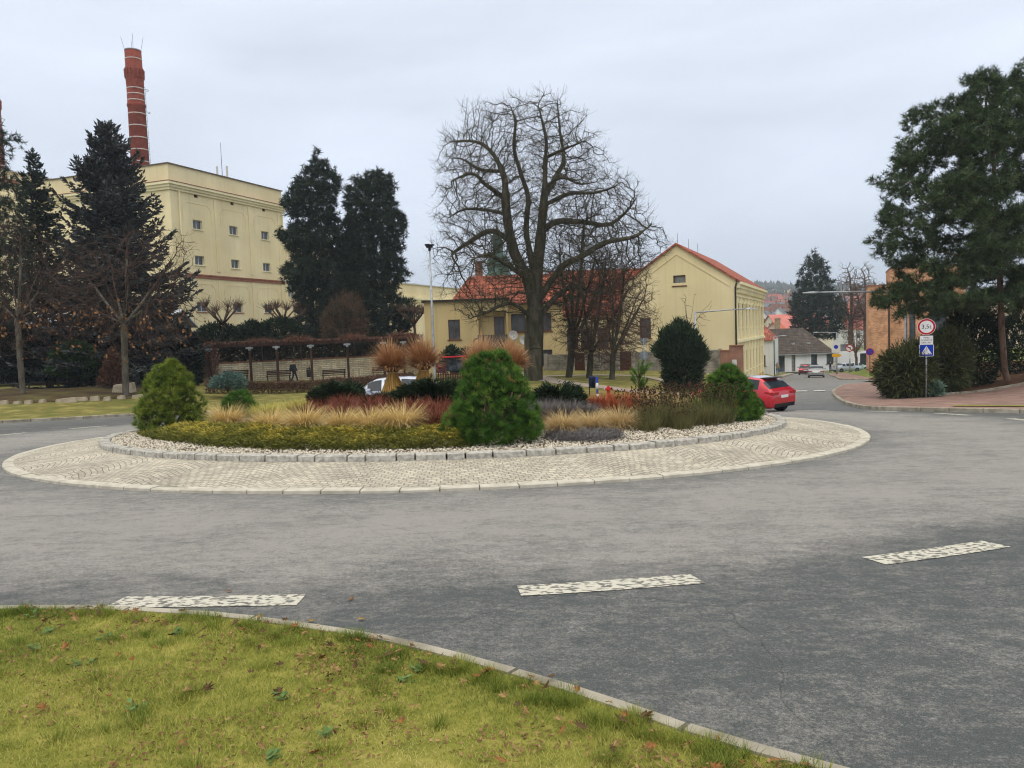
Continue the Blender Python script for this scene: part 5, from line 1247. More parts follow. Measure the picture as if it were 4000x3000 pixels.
# ---- the brewery: tall windowed block
c0 = at(362, 361, 78)
br = thing('factory_building', 'tall pale yellow industrial block with three columns of small windows and a flat roof', 'building', (c0[0], c0[1], -1.2), RZ)
B0 = -1.2; W_, H_, D_ = 17.7, 20.9, 32.0
cols = (3.6, 9.0, 14.3); ops = []
for u in cols:
    for zc, hh, ww in ((14.05, .48, .66), (10.35, .48, .66), (5.5, .52, .78)): ops.append((u-ww, u+ww, zc-B0-hh, zc-B0+hh))
small = [(u-.27, u+.27, 17.1-B0-.27, 17.1-B0+.27) for u in cols]
mb = MB(); wallface(mb, front, W_, 0, H_, ops + small, d=0.28)
opl = [(u-.66, u+.66, z-B0-.48, z-B0+.48) for u in (5, 10.5, 16, 21.5, 27) for z in (14.05, 10.35, 5.5)]
wallface(mb, left_of(D_), D_, 0, H_, opl, d=0.28); wallface(mb, right_of(W_), D_, 0, H_)
mb.quad((0, D_, 0), (W_, D_, 0), (W_, D_, H_), (0, D_, H_))
# corner pilasters and panel mouldings belong to the wall face
for u0, u1 in ((0, 1.0), (6.1, 6.5), (11.5, 11.9), (16.7, 17.7)):
    tbox(mb, front, u0, u1, -0.08, 0.02, 0, 9.6); tbox(mb, front, u0, u1, -0.08, 0.02, 10.5, 18.2)
for u0, u1 in ((1.6, 5.6), (7.0, 11.0), (12.4, 16.2)):
    for zt in (17.4, 16.6 - 7.5):
        P = [(u0, zt-2.0), (u0, zt-0.5), (u0+0.5, zt), (u1-0.5, zt), (u1, zt-0.5), (u1, zt-2.0)]
        for a, b in zip(P[:-1], P[1:]): mb.bar((a[0], -0.01, a[1]), (b[0], -0.01, b[1]), 0.03, 0.05)
mb.build('wall', M_YEL, br)
for o in ops: window(br, front, o, d=0.26, fm=M_WHITEF, gm=M_GLASS, sm=M_CRE if o[2] > 8 else M_TERRA, nv=1)
for o in opl: window(br, left_of(D_), o, d=0.26, fm=M_WHITEF, nv=1, sm=M_CRE)
for o in small: window(br, front, o, d=0.15, fm=M_TERRA, gm=mat('vent_brown', lin((92, 52, 40)), lin((70, 42, 34)), scale=8), nv=0, sill=False, name='vent')
mb = MB()
for k, (dz, out) in enumerate(((18.35, .18), (18.6, .34), (18.85, .52))):
    z0 = dz + 0.0; tbox(mb, front, -out, W_+out, -out, 0.1, z0, z0+0.247); mb.box(-out, 0.1, 0.1, D_, z0, z0+0.247)
mb.build('cornice', M_CRE, br)
mb = MB(); tbox(mb, front, -.56, W_+.56, -.56, 0.02, 19.1, 19.17); mb.box(-.56, .02, .02, D_, 19.1, 19.17); tbox(mb, front, -.1, W_+.1, -.16, 0.02, 9.97, 10.10); tbox(mb, front, -.1, W_+.1, -.10, 0.02, 9.7, 9.945); mb.build('string_course', M_TERRA, br)
mb = MB(); mb.box(-.15, W_+.15, -.15, D_, H_, H_+0.09); mb.build('roof', mat('roof_sheet', lin((120, 112, 100)), lin((96, 90, 82)), scale=1), br)
for u_ in (1.0, 17.3): mb = MB(); tbox(mb, front, u_, u_+.1, -.3, -.2, 0, 18.3); mb.build('drainpipe', M_CRE, br)
# taller block behind on the left
c1 = at(-70, 360, 96)
b2 = thing('factory_building', 'pale factory block with a plain parapet, half hidden behind the spruces on the left', 'building', (c1[0], c1[1], -1), RZ)
mb = MB(); op2 = [(u-.7, u+.7, z-.6, z+.6) for u in (3, 8, 13, 18, 23) for z in (9, 14, 19)]
wallface(mb, front, 26, 0, 25.6, op2, d=.25); wallface(mb, left_of(12), 12, 0, 25.6); mb.quad((26, 0, 0), (26, 12, 0), (26, 12, 25.6), (26, 0, 25.6)); mb.quad((0, 12, 0), (26, 12, 0), (26, 12, 25.6), (0, 12, 25.6)); mb.build('wall', M_YEL2, b2)
for o in op2: window(b2, front, o, fm=M_WHITEF, sm=M_CRE)
mb = MB(); tbox(mb, front, -.3, 26.3, -.3, .05, 24.2, 24.6); mb.build('string_course', M_TERRA, b2)
mb = MB(); mb.box(-.3, 26.3, -.3, 12.2, 25.6, 25.75); mb.build('roof', M_WHITEF, b2)
# wing behind the conifers and low far wing
def wing(px, Y, W, H, base, label, op, trim=True):
    c = at(px, 700, Y); t = thing('factory_building', label, 'building', (c[0], c[1], base), RZ); mb = MB()
    wallface(mb, front, W, 0, H, op, d=.2); wallface(mb, left_of(14), 14, 0, H); mb.quad((W, 0, 0), (W, 14, 0), (W, 14, H), (W, 0, H)); mb.quad((0, 14, 0), (W, 14, 0), (W, 14, H), (0, 14, H)); mb.build('wall', M_YEL2, t)
    for o in op: window(t, front, o, fm=M_WHITEF, gm=M_GLASSL, nv=1, nh=1, sm=M_CRE)
    mb = MB(); tbox(mb, front, -.35, W+.35, -.35, .05, H-2.2, H-1.9); tbox(mb, front, -.2, W+.2, -.2, .05, H-2.5, H-2.205); mb.build('cornice', M_CRE, t)
    mb = MB(); mb.box(-.2, W+.2, -.2, 14.2, H, H+.14); mb.build('roof', M_WHITEF, t); return t
wing(609, 97, 12, 16.6, -1, 'yellow factory wing with white framed windows showing beside the dark conifers', [(u-.6, u+.6, z, z+1.7) for u in (2.2, 5.4, 8.6) for z in (4, 8.2)])
lw = wing(838, 108, 28, 11.3, -2, 'long low pale yellow wing behind the tall lamp mast', [(u-.55, u+.55, z, z+1.9) for u in (3, 6.5, 10, 13.5, 17, 20.5, 24) for z in (2.0,)])
mb = MB(); mb.box(9.4, 10.2, 5, 5.8, 11.4, 13.0); mb.build('chimney', M_TERRA, lw); mb = MB(); mb.box(15.5, 17, 4, 5.5, 11.4, 12.1); mb.build('vent', M_GALV, lw)
# antenna mast
a0 = at(481, 392, 88); an_ = thing('antenna_mast', 'thin antenna mast with panels on the flat roof of the tall block', 'antenna', (a0[0], a0[1], a0[2]-0.6))
mb = MB(); mb.tube([(0, 0, -0.2), (0, 0, 4.9)], [0.04, 0.02], 6); mb.build('mast', M_DARKM, an_)
for sx in (-.55, .55): mb = MB(); mb.box(sx-.1, sx+.1, -.05, .05, .4, 2.3); mb.bar((0, 0, 1.2), (sx, 0, 1.2), .04); mb.build('panel', M_WHITEF, an_)
# ---- round brick chimneys
M_CHIM = brickmat('chimney_brick', lin((138, 62, 46)), lin((118, 50, 38)), lin((132, 76, 60)), 0.5, 0.16, 0.02, bump=0.4, axes='sz', noise=0.2)
M_BAND = mat('white_band', lin((206, 200, 194)), lin((180, 172, 166)), scale=3)
def chimney(px, ytop, Y, r_top, label, ring=True):
    p = at(px, ytop, Y); g = -2.0; h = p[2] - g; t = thing('brick_chimney', label, 'chimney', (p[0], p[1], g)); k = r_top
    R_ = lambda z: k*(1 + 0.34*(h-z)/h)
    mb = MB(); mb.lathe([(R_(0), 0), (R_(h-8), h-8), (R_(h-7.9)+.1, h-7.9), (R_(h-7.6)+.1, h-7.6), (R_(h-7.5), h-7.5), (R_(h-5.2), h-5.2), (k*1.08, h-4.3), (k*1.13, h-2.8), (k*1.13, h-2.5), (k*1.02, h-2.3), (k, h), (k*0.72, h), (k*0.72, h-1)], 28); mb.build('shaft', M_CHIM, t)
    mb = MB()
    for i in range(16):
        a = i*math.pi/8; mb.bar((k*1.08*math.cos(a), k*1.08*math.sin(a), h-3.9), (k*1.13*math.cos(a), k*1.13*math.sin(a), h-2.7), .22, .25)
    mb.build('corbels', M_CHIM, t)
    for z in [h-1.2, h-5.4, h-6.2, h-7.1] + [h-9.0-i*1.72 for i in range(14)]:
        mb = MB(); q = R_(z)+.035 if z < h-3 else k*1.02+.03; mb.lathe([(q-.06, z-.07), (q, z-.06), (q, z+.06), (q-.06, z+.07)], 28); mb.build('band', M_BAND, t)
    mb = MB(); mb.lathe([(k*.7, h), (k*1.03, h+.005), (k*1.03, h+.14), (k*.7, h+.15)], 28); mb.build('cap', M_GALV, t)
    for a in (0.2, 2.1, 3.4, 5.2):
        mb = MB(); mb.tube([(k*.95*math.cos(a), k*.95*math.sin(a), h), (k*1.35*math.cos(a), k*1.35*math.sin(a), h+2.0)], .022, 5); mb.build('lightning_rod', M_DARKM, t)
    mb = MB(); e = R_(0)+.25
    for s in (-.2, .2): mb.tube([(R_(0)+.2, s, 2), (R_(h)+.2, s, h-5)], .025, 4)
    for z in np.arange(2, h-5, .8): mb.bar((R_(z)+.2, -.2, z), (R_(z)+.2, .2, z), .03)
    for z in (h-5.6, h-8.8, h-19): mb.tube([(R_(z)+.2 + .45*math.sin(a)*1.2, .45*math.cos(a), z) for a in np.linspace(0, math.pi, 8)], .03, 4)
    mb.build('ladder', M_DARKM, t); return t
chimney(287, 111, 115, 1.12, 'round red brick chimney with white bands and a corbelled head, behind the blue spruce')
chimney(-26, 176, 118, 1.25, 'red brick chimney just cut by the left edge of the picture')

# ---- church tower behind the big tree
M_COP = mat('copper_roof', lin((62, 84, 76)), lin((92, 116, 104)), scale=.4, rough=.7)
tq = at(1073, 470, 150); tg = -4.0; th_ = tq[2] - tg; tt = thing('church_tower', 'dark green copper church spire showing through the big bare tree', 'church', (tq[0], tq[1], tg))
mb = MB(); mb.lathe([(3.3, 0), (3.3, th_-13.2), (3.5, th_-13.1), (3.5, th_-12.6), (3.3, th_-12.5)], 8, smooth=False); mb.build('wall', M_CRE, tt)
mb = MB(); mb.lathe([(3.7, th_-12.55), (3.3, th_-11.8), (2.5, th_-11.0), (2.0, th_-10.2), (2.3, th_-9.2), (2.2, th_-8.2), (1.5, th_-7.2), (1.0, th_-6.8), (1.0, th_-5.2), (1.25, th_-5.1), (.9, th_-4.3), (1.0, th_-3.6), (.5, th_-2.6), (.14, th_-1.9), (.06, th_+.0)], 12); mb.build('spire', M_COP, tt)
mb = MB(); mb.lathe([(.02, th_-1.2), (.22, th_-1.0), (.02, th_-.8)], 10); mb.build('finial', M_COP, tt)
# ---- low houses in the middle
def gz(x, y): return float(zg(x, y))
fx = X(920, 66); fb = thing('flat_roof_house', 'low ochre house with a flat roof and boarded balcony, left of the big tree', 'house', (fx, 66, -2.6), R(1.5))
WF = X(1100, 66) - fx; zt = 7.1
fo = [(2.0, 3.0, 3.85, 5.55), (2.15, 3.25, 0.9, 2.35)]; rec = (WF-2.55, WF-0.15, 3.3, 6.2)
mb = MB(); wallface(mb, front, WF, 0, zt, fo + [rec, (WF-1.7, WF-0.6, 0.4, 2.5)], d=.9); wallface(mb, left_of(9), 9, 0, zt); mb.quad((WF, 0, 0), (WF, 9, 0), (WF, 9, zt), (WF, 0, zt)); mb.quad((0, 9, 0), (WF, 9, 0), (WF, 9, zt), (0, 9, zt))
tbox(mb, front, rec[0], rec[1], .9, 1.0, rec[2], rec[3]); mb.build('wall', M_BEI, fb)
for o in fo: window(fb, front, o, d=.15, nv=1, sill=True)
window(fb, front, (WF-1.2, WF-.35, 3.35, 5.7), d=.88, nv=1, sill=False); window(fb, front, (WF-1.7, WF-.6, .4, 2.5), d=.3, nv=1, sill=False, name='door')
mb = MB(); mb.box(-.2, WF+.15, -.25, 9.2, zt, zt+.16); mb.build('roof', M_DARKM, fb)
mb = MB()
for k in range(12): mb.box(rec[0]-.1 + k*.215, rec[0]+.09 + k*.215, -.45 + .006*(k % 2), -.40 + .006*(k % 2), 3.0, 4.15)
mb.box(rec[0]-.15, rec[1]+.1, -.5, 0, 2.85, 2.99); mb.build('balcony', mat('weathered_boards', lin((112, 104, 94)), lin((82, 76, 70)), scale=3, rough=.95, stretch=(4, 4, .4)), fb)
for k, (dx, dz) in enumerate(((.35, 3.4), (1.25, 2.95))):
    sd_o = thing('satellite_dish', ['pale satellite dish nearer the balcony of the ochre house', 'lower satellite dish right of the other, on the ochre house'][k], 'satellite dish', (fx + WF + dx, 65.2, -2.6 + dz + .6), R(20))
    mb = MB(); mb.lathe([(0.02, .0), (.2, .03), (.36, .10), (.42, .15), (.42, .17), (.3, .09), (.02, .02)], 18); d_ = mb.build('dish', M_WHITEF, sd_o); d_.rotation_euler = (R(75), 0, 0)
    mb = MB(); mb.bar((0, .05, 0), (0, .75, -.1), .05); mb.bar((0, 0, -.2), (0, -.45, 0), .03); mb.build('bracket', M_GALV, sd_o)
def gable_roof(t, W, D, ze, zr, mat_f, mat_s=None, over=.4, hip_l=0.0, hip_r=0.0, th=.14, axis='x', name='roof'):
    """ridge along local x; eaves front (y=0) and back (y=D)"""
    mb = MB(); k = (zr-ze)/(D/2); o = over
    F0, F1 = (-o*(hip_l == 0), -o, ze-k*o), (W+o*(hip_r == 0), -o, ze-k*o)
    Rl, Rr = (hip_l - o*(hip_l == 0), D/2, zr), (W - hip_r + o*(hip_r == 0), D/2, zr)
    B0_, B1 = (F0[0], D+o, ze-k*o), (F1[0], D+o, ze-k*o); up = lambda p: (p[0], p[1], p[2]+th)
    for A in ((F0, F1, Rr, Rl), (B1, B0_, Rl, Rr)):
        mb.quad(*[up(p) for p in A]); mb.quad(*A[::-1])
        for i in range(4): mb.quad(A[i], A[(i+1) % 4], up(A[(i+1) % 4]), up(A[i]))
    if hip_l: mb.quad(up(B0_), up(F0), up(Rl))
    if hip_r: mb.quad(up(F1), up(B1), up(Rr))
    return mb.build(name, mat_f, t, fix=False)
mx0 = X(975, 71); MW = X(1218, 71) - mx0
mh = thing('tiled_house', 'house with a bright orange tiled hip roof and brown windows behind the big bare tree', 'house', (mx0, 71, -2.6), R(-1))
mo = [(5.6, 6.9, 4.3, 6.0), (5.7, 7.0, 1.2, 2.6), (8.3, 9.3, 4.3, 6.0), (8.3, 9.3, 1.2, 2.6)]
mb = MB(); wallface(mb, front, MW, 0, 7.2, mo); wallface(mb, left_of(8), 8, 0, 7.2); mb.quad((MW, 0, 0), (MW, 8, 0), (MW, 8, 7.2), (MW, 0, 7.2)); mb.build('wall', M_BEI, mh)
for o in mo: window(mh, front, o, nv=1)
gable_roof(mh, MW, 8, 7.2, 9.7, M_TILE, over=.45, hip_l=1.6)
mb = MB(); mb.box(-.4, MW+.4, -.62, -.5, 6.78, 6.88); mb.build('gutter', M_DARKM, mh)
mb = MB(); mb.box(2.2, 2.9, 4.6, 5.2, 8.5, 11.2); mb.box(2.1, 3.0, 4.5, 5.3, 11.2, 11.32); mb.build('chimney', M_BRICKR, mh)
# L wing of the yellow house
wx0 = X(1205, 76); WW = 10.9 - wx0
wh = thing('tiled_house', 'long yellow wing with a faded red tiled roof between the limes and the gable', 'house', (wx0, 76, -2.8), R(0))
wo = [(u-.55, u+.55, 2.6, 4.6) for u in (1.5, 4.5, WW-3.4)] + [(u-.5, u+.5, .2, 1.4) for u in (3, 6.2)]
mb = MB(); wallface(mb, front, WW, 0, 6.2, wo); wallface(mb, left_of(9), 9, 0, 6.2); mb.build('wall', M_GAB, wh)
for o in wo: window(wh, front, o, nv=1)
gable_roof(wh, WW + 4, 9, 6.2, 10.55, M_TILE, over=.4)
mb = MB(); mb.box(WW-5.2, WW-4.4, 1.2, 2.0, 7.0, 8.2); mb.build('skylight', M_GLASS, wh)
# ---- the yellow gable house on the corner of the street
GW, GD = 10.6, 23.0; RG = math.atan2(-0.405, 0.914)
gh = thing('gable_house', 'pale yellow corner house with a plain gable and an ornate street front', 'house', (10.85, 74.3, -5.5), RG)
ze, zr = 5.75 + 5.5, 9.3 + 5.5
go = [(4.95, 6.1, 5.5 + 5.5, 6.45 + 5.5), (1.65, 2.75, .7 + 5.5, 2.6 + 5.5)]
mb = MB(); wallface(mb, front, GW, 0, ze - .001, [o for o in go if o[3] < ze])
# gable triangle with the attic window opening
a, b, c, e = go[0]; top = lambda u: ze + (zr-ze)*(1 - abs(u-GW/2)/(GW/2))
wallface(mb, front, GW, ze, ze, [])
zc0 = ze
mb.quad((0, 0, zc0), (a, 0, zc0), (a, 0, top(a))); mb.quad((b, 0, zc0), (GW, 0, zc0), (b, 0, top(b)))
mb.quad((a, 0, e), (b, 0, e), (b, 0, top(b)), (GW/2, 0, zr), (a, 0, top(a)))
for (q, w) in (((a, .22), 0), ((b, .22), 0)): mb.quad((q[0], 0, zc0), (q[0], .22, zc0), (q[0], .22, e), (q[0], 0, e))
mb.quad((a, 0, e), (b, 0, e), (b, .22, e), (a, .22, e))
fac = []
NW = 8
for i in range(NW):
    u = 1.6 + i*(GD-3.2)/(NW-1)
    fac += [(u-.5, u+.5, 6.9, 9.0), (u-.5, u+.5, 2.6, 4.6)]
T_ = right_of(GW); wallface(mb, T_, GD, 0, ze, fac); mb.quad((0, 0, 0), (0, GD, 0), (0, GD, ze), (0, 0, ze)); mb.quad((0, GD, 0), (GW, GD, 0), (GW, GD, ze), (GW/2, GD, zr), (0, GD, ze))
for s in (-1, 1):
    mb.bar((GW/2, -.03, zr-.9), (GW/2 + s*(GW/2-.6), -.03, zr-.9-(zr-ze)*(1-.6/(GW/2))), .05, .06)
mb.build('wall', M_GAB, gh)
window(gh, front, go[0], nv=0, gm=M_GLASSL, fw=.1); window(gh, front, go[1], nv=1, nh=1, fw=.09)
for o in fac: window(gh, T_, o, d=.18, fm=M_WHITEF, nv=1, nh=1, sm=M_CRE)
mb = MB(); o = .35; k = (zr-ze)/(GW/2)
for sgn in (0, 1):
    E = (-o, ze-k*o) if sgn == 0 else (GW+o, ze-k*o)
    A = [(E[0], -.25, E[1]), (GW/2, -.25, zr), (GW/2, GD+.3, zr), (E[0], GD+.3, E[1])]
    U = [(p[0], p[1], p[2]+.16) for p in A]; mb.quad(*U); mb.quad(*A[::-1])
    for i in range(4): mb.quad(A[i], A[(i+1) % 4], U[(i+1) % 4], U[i])
mb.build('roof', M_TILES, gh, fix=False)
mb = MB(); y0 = GW
tbox(mb, T_, -.02, GD+.1, -.55, .02, ze-.45, ze-.2); tbox(mb, T_, -.02, GD+.1, -.35, .02, ze-.75, ze-.452)
for i in range(46): tbox(mb, T_, .2+i*.5, .38+i*.5, -.3, .02, ze-1.15, ze-.752)
mb.build('cornice', M_CRE, gh)
mb = MB(); tbox(mb, T_, -.02, GD+.1, -.22, .02, 5.55, 5.8); tbox(mb, T_, -.02, GD+.1, -.12, .02, 9.75, 9.9)
for i in range(NW+1):
    u = 1.6 + (i-.5)*(GD-3.2)/(NW-1); u = min(max(u, .35), GD-.35); tbox(mb, T_, u-.22, u+.22, -.1, .02, 5.802, 9.748); tbox(mb, T_, u-.25, u+.25, -.08, .02, .8, 5.548)
for o in fac:
    if o[2] > 6: tbox(mb, T_, o[0]-.15, o[1]+.15, -.24, .02, o[3]+.12, o[3]+.32); mb.prism([(0, 0)], 0, 0) if False else None
mb.build('facade_trim', M_CRE, gh)
mb = MB(); tbox(mb, T_, 0, GD, -.06, .02, 0, 1.6); mb.build('plinth', mat('ochre_plinth', lin((206, 160, 84)), lin((188, 142, 72)), scale=2), gh)
mb = MB(); mb.tube([(GW-.02, -.1, .3), (GW-.02, -.1, ze-.7), (GW+.1, -.15, ze-.25)], .08, 8); mb.build('drainpipe', M_DARKM, gh)
mb = MB()
for y_ in (.6, 6, 11): mb.tube([(GW/2, y_, zr), (GW/2, y_, zr+1.1)], .02, 4)
mb.build('lightning_rod', M_DARKM, gh)
# ---- garden wall with two brown gates
M_BLOCK = brickmat('concrete_blocks', lin((142, 136, 122)), lin((126, 120, 108)), lin((104, 98, 90)), 0.5, 0.25, 0.012, axes='sz', noise=0.45)
M_POST = mat('concrete_post', lin((168, 162, 148)), lin((142, 136, 124)), scale=3, bump=.3, bscale=40)
M_GATE = mat('brown_gate', lin((92, 56, 40)), lin((72, 44, 34)), scale=3, rough=.7, stretch=(8, 8, .4))
gx0, gx1 = X(1178, 69), X(1556, 66.5); GL = math.hypot(gx1-gx0, 2.5); rzw = math.atan2(-2.5, gx1-gx0); gzb = -2.45
gw = thing('garden_wall', 'grey block garden wall with concrete posts and two brown gates', 'wall', (gx0, 69, gzb), rzw)
gates = [(2.45, 3.65), (6.45, 7.75)]; segs = [(0, gates[0][0]), (gates[0][1], gates[1][0]), (gates[1][1], GL)]
mb = MB(); cap = MB(); post = MB()
for a, b in segs: mb.box(a, b, 0, .22, 0, 1.95); cap.box(a, b, -.04, .26, 1.95, 2.03)
mb.build('wall', M_BLOCK, gw); cap.build('coping', M_POST, gw)
for u in [0, gates[0][0], gates[0][1], 5.0, gates[1][0], gates[1][1], 10.2, 12.6, GL]:
    post = MB(); post.box(u-.15, u+.15, -.07, .29, 0, 2.12); post.build('post', M_POST, gw)
for a, b in gates:
    mb = MB(); mb.box(a+.15, b-.15, .06, .11, .05, 2.1)
    for k in range(5): mb.box(a+.2+k*(b-a-.45)/5, a+.27+k*(b-a-.45)/5, .035, .062, .15, 2.0)
    mb.build('gate', M_GATE, gw)
bw = thing('brick_wall', 'stepped red brick wall at the foot of the corner house', 'wall', (X(1556, 66), 66, -2.9), R(-14)); mb = MB(); bwL = 1.9
mb.box(0, .75, 0, .7, 0, 2.35); mb.box(.75, 1.9, .15, .6, 0, 2.75); mb.build('wall', M_BRICKR, bw); mb = MB(); mb.box(-.06, .745, -.06, .76, 2.35, 2.45); mb.box(.75, 1.96, .09, .66, 2.75, 2.85); mb.build('coping', M_TERRA, bw)
mb = MB(); mb.box(.95, 1.35, .09, .15, 1.1, 1.6); mb.build('meter_box', M_WHITEF, bw)

# ---- promenade: stone retaining wall, terrace, hedge, pergola

M_STONE = brickmat('cream_stone', lin((246, 236, 208)), lin((226, 210, 176)), lin((148, 132, 104)), 0.62, 0.155, 0.016, bump=0.8, axes='sz', noise=0.25)
wl = smooth_line([(X(396, 60.5, 800), 60.5), (X(470, 61), 61), (X(620, 63), 63), (X(760, 65.5), 65.5), (X(870, 68), 68), (X(905, 69), 69)], 6)
rw = thing('retaining_wall', 'long cream stone block retaining wall behind the benches', 'wall', (wl[0][0], wl[0][1], 0)); mb = MB(); cp = MB(); vb = MB()
for i in range(len(wl)-1):
    a, b = wl[i]-wl[0], wl[i+1]-wl[0]; d = (b-a)/np.linalg.norm(b-a); n = np.array([-d[1], d[0]])
    q = [a, b, b+n*.35, a+n*.35]; V = [(p[0], p[1], z) for z in (-2.6, 0.02) for p in q]; mb.add(V, [(0, 1, 5, 4), (1, 2, 6, 5), (2, 3, 7, 6), (3, 0, 4, 7), (4, 5, 6, 7)])
    q = [a-n*.05, b-n*.05, b+n*.4, a+n*.4]; V = [(p[0], p[1], z) for z in (.021, .10) for p in q]; cp.add(V, [(0, 1, 5, 4), (1, 2, 6, 5), (2, 3, 7, 6), (3, 0, 4, 7), (4, 5, 6, 7), (3, 2, 1, 0)])
    for _ in range(2):
        u = random.random(); p = a + (b-a)*u - n*.03; z = random.uniform(-1.7, -.6); L = np.linalg.norm(b-a)
        e = p + d*.17; V = [(p[0], p[1], z), (e[0], e[1], z), (e[0], e[1], z+.6), (p[0], p[1], z+.6)]; V += [(v[0]+n[0]*.06, v[1]+n[1]*.06, v[2]) for v in V]; vb.add(V, [(0, 1, 2, 3), (0, 4, 5, 1), (1, 5, 6, 2), (2, 6, 7, 3), (3, 7, 4, 0)])
mb.build('wall', M_STONE, rw); cp.build('coping', M_TERRA, rw); vb.build('upright_stones', mat('cream_block', lin((224, 210, 178)), lin((200, 184, 150)), scale=5, bump=.5, bscale=20), rw)
zter = lambda x, y: np.full(np.shape(x), 0.03)
sheet('terrace', [tuple(p + np.array([0.02, .3])) for p in wl] + [(-6, 74), (-12, 95), (-36, 95), (-46, 62)], mat('terrace_soil', lin((72, 60, 46)), lin((96, 84, 60)), scale=1.5, rough=.95), res=2.5, zf=zter)
def hedge_along(name, label, cat, line, z0, h, w, n, m, L=.22, wd=.09, group=None, wave=.15):
    line = np.asarray(line, float); s = np.concatenate([[0], np.cumsum(np.linalg.norm(np.diff(line, axis=0), axis=1))]); u = rng.uniform(0, s[-1], n)
    P = np.column_stack([np.interp(u, s, line[:, 0]), np.interp(u, s, line[:, 1])]); T = np.column_stack([np.interp(u, s, np.gradient(line[:, 0])), np.interp(u, s, np.gradient(line[:, 1]))]); T = unit(T); Nn = np.column_stack([-T[:, 1], T[:, 0]])
    v = rng.uniform(-1, 1, n); v = np.sign(v)*np.abs(v)**.5; q = rng.random(n)**.7; hh = h*(1 + wave*np.sin(u*1.3)*np.sin(u*.47+1))
    zz = z0(P[:, 0], P[:, 1]) if callable(z0) else z0
    XYZ = np.column_stack([P + Nn*(v*w/2*(1-.25*q**3))[:, None], zz + q*hh]); o0 = np.array([line[0][0], line[0][1], float(np.mean(zz))]); parts = []
    D = np.column_stack([Nn*v[:, None], q*.8])
    for j in range(3): V, F, r = sprays(XYZ - o0 + rng.normal(0, L*.3, XYZ.shape), D + rng.normal(0, .5, D.shape), L*rng.uniform(.6, 1.2, n), wd); parts.append((V, F, r))
    V, F, r = join(*parts); t = thing(name, label, cat, o0, group=group); mesh_np('foliage', V, F, m, t, rnd=r); mb = MB()
    for k in range(0, len(line), 2): p = line[k] - line[0]; mb.tube([(p[0], p[1], -.6), (p[0]+.05, p[1], h*.7)], [.04, .015], 5)
    mb.build('stems', M_BARKD, t); return t
M_HDG = mat('dark_hedge', lin((34, 36, 28)), lin((78, 78, 54)), scale=.8, c3=lin((52, 50, 38)), attr=True, lo=.15, hi=.95)
hedge_along('hedge', 'dark overgrown hedge on top of the cream stone wall behind the pergola', 'hedge', wl[:-2] + np.array([0, 1.1]), 0.05, 1.65, 1.2, 9000, M_HDG, L=.26, wd=.12)
yl = 'dark yews under the tall yellow block'
for i, (a, b, c, d, lab) in enumerate([(425, 520, 700, 745, 'dark yew left of the first pollarded tree'), (510, 575, 695, 745, 'dark yew between the two pollarded trees'), (560, 650, 688, 745, 'tallest dark yew under the window column nearest the conifers')]):
    bush('yew_shrub', lab, 'shrub', (a+b)/2, d, 70, [(a, d), (a+6, c+14), (a+30, c+4), ((a+b)/2, c), (b-16, c+8), (b, c+22), (b, d)], 1500, M_YEW, L=.36, wd=.11, seed=40+i, group=yl)
bush('brown_shrub', 'reddish brown leafless bush in front of the dark conifers', 'shrub', 742, 735, 69, [(700, 733), (697, 690), (715, 650), (745, 630), (775, 645), (792, 690), (790, 733)], 1100, mat('brown_twigs', lin((70, 54, 42)), lin((116, 92, 70)), scale=1, attr=True, lo=.1, hi=.9), L=.5, wd=.025, seed=45)
M_PERG = mat('pergola_wood', lin((54, 38, 32)), lin((76, 55, 46)), scale=3, rough=.8, stretch=(1, 1, .3))
pp = [(452, 59.2), (540, 59.4), (598, 60), (672, 61), (751, 62.3), (829, 63.8), (872, 64.6)]
pg = thing('pergola', 'long dark brown timber pergola with grey steel brackets along the promenade', 'pergola', (X(540, 59.4), 59.4, gz(X(540, 59.4), 59.4)))
P0 = np.array(pg.location); zb = 1.42
pts = [np.array([X(a, b), b]) for a, b in pp]
for i, p in enumerate(pts):
    g_ = gz(*p) - P0[2] - .1; mb = MB(); q = p - P0[:2]; mb.box(q[0]-.08, q[0]+.08, q[1]-.08, q[1]+.08, g_, zb - P0[2] + .12); mb.build('post', M_PERG, pg)
    mb = MB(); mb.box(q[0]-.09, q[0]+.09, q[1]-.13, q[1]-.085, zb-P0[2]-.42, zb-P0[2]-.14); mb.box(q[0]-.27, q[0]+.27, q[1]-.15, q[1]-.12, zb-P0[2]-.30, zb-P0[2]-.16); mb.build('bracket', M_GALV, pg)
mb = MB(); bk_ = MB()
for a, b in zip(pts[:-1], pts[1:]):
    a3 = np.append(a-P0[:2], zb-P0[2]); b3 = np.append(b-P0[:2], zb-P0[2]); mb.bar(a3, b3, .12, .22); off = np.array([-.1, 2.3, 0]); bk_.bar(a3+off, b3+off, .12, .22)
mb.build('front_beam', M_PERG, pg); bk_.build('rear_beam', M_PERG, pg)
n_r = 26
for k in range(n_r):
    t_ = k/(n_r-1)*(len(pts)-1); i = min(int(t_), len(pts)-2); p = pts[i] + (pts[i+1]-pts[i])*(t_-i) - P0[:2]
    mb = MB(); mb.bar((p[0]+.02, p[1]-.45, zb-P0[2]+.19), (p[0]-.12, p[1]+2.7, zb-P0[2]+.19), .07, .15); mb.build('rafter', M_PERG, pg)
M_VINE = mat('bare_vine', lin((92, 62, 50)), lin((142, 104, 86)), scale=2, c3=lin((112, 78, 64)), attr=True, lo=.1, hi=.9)
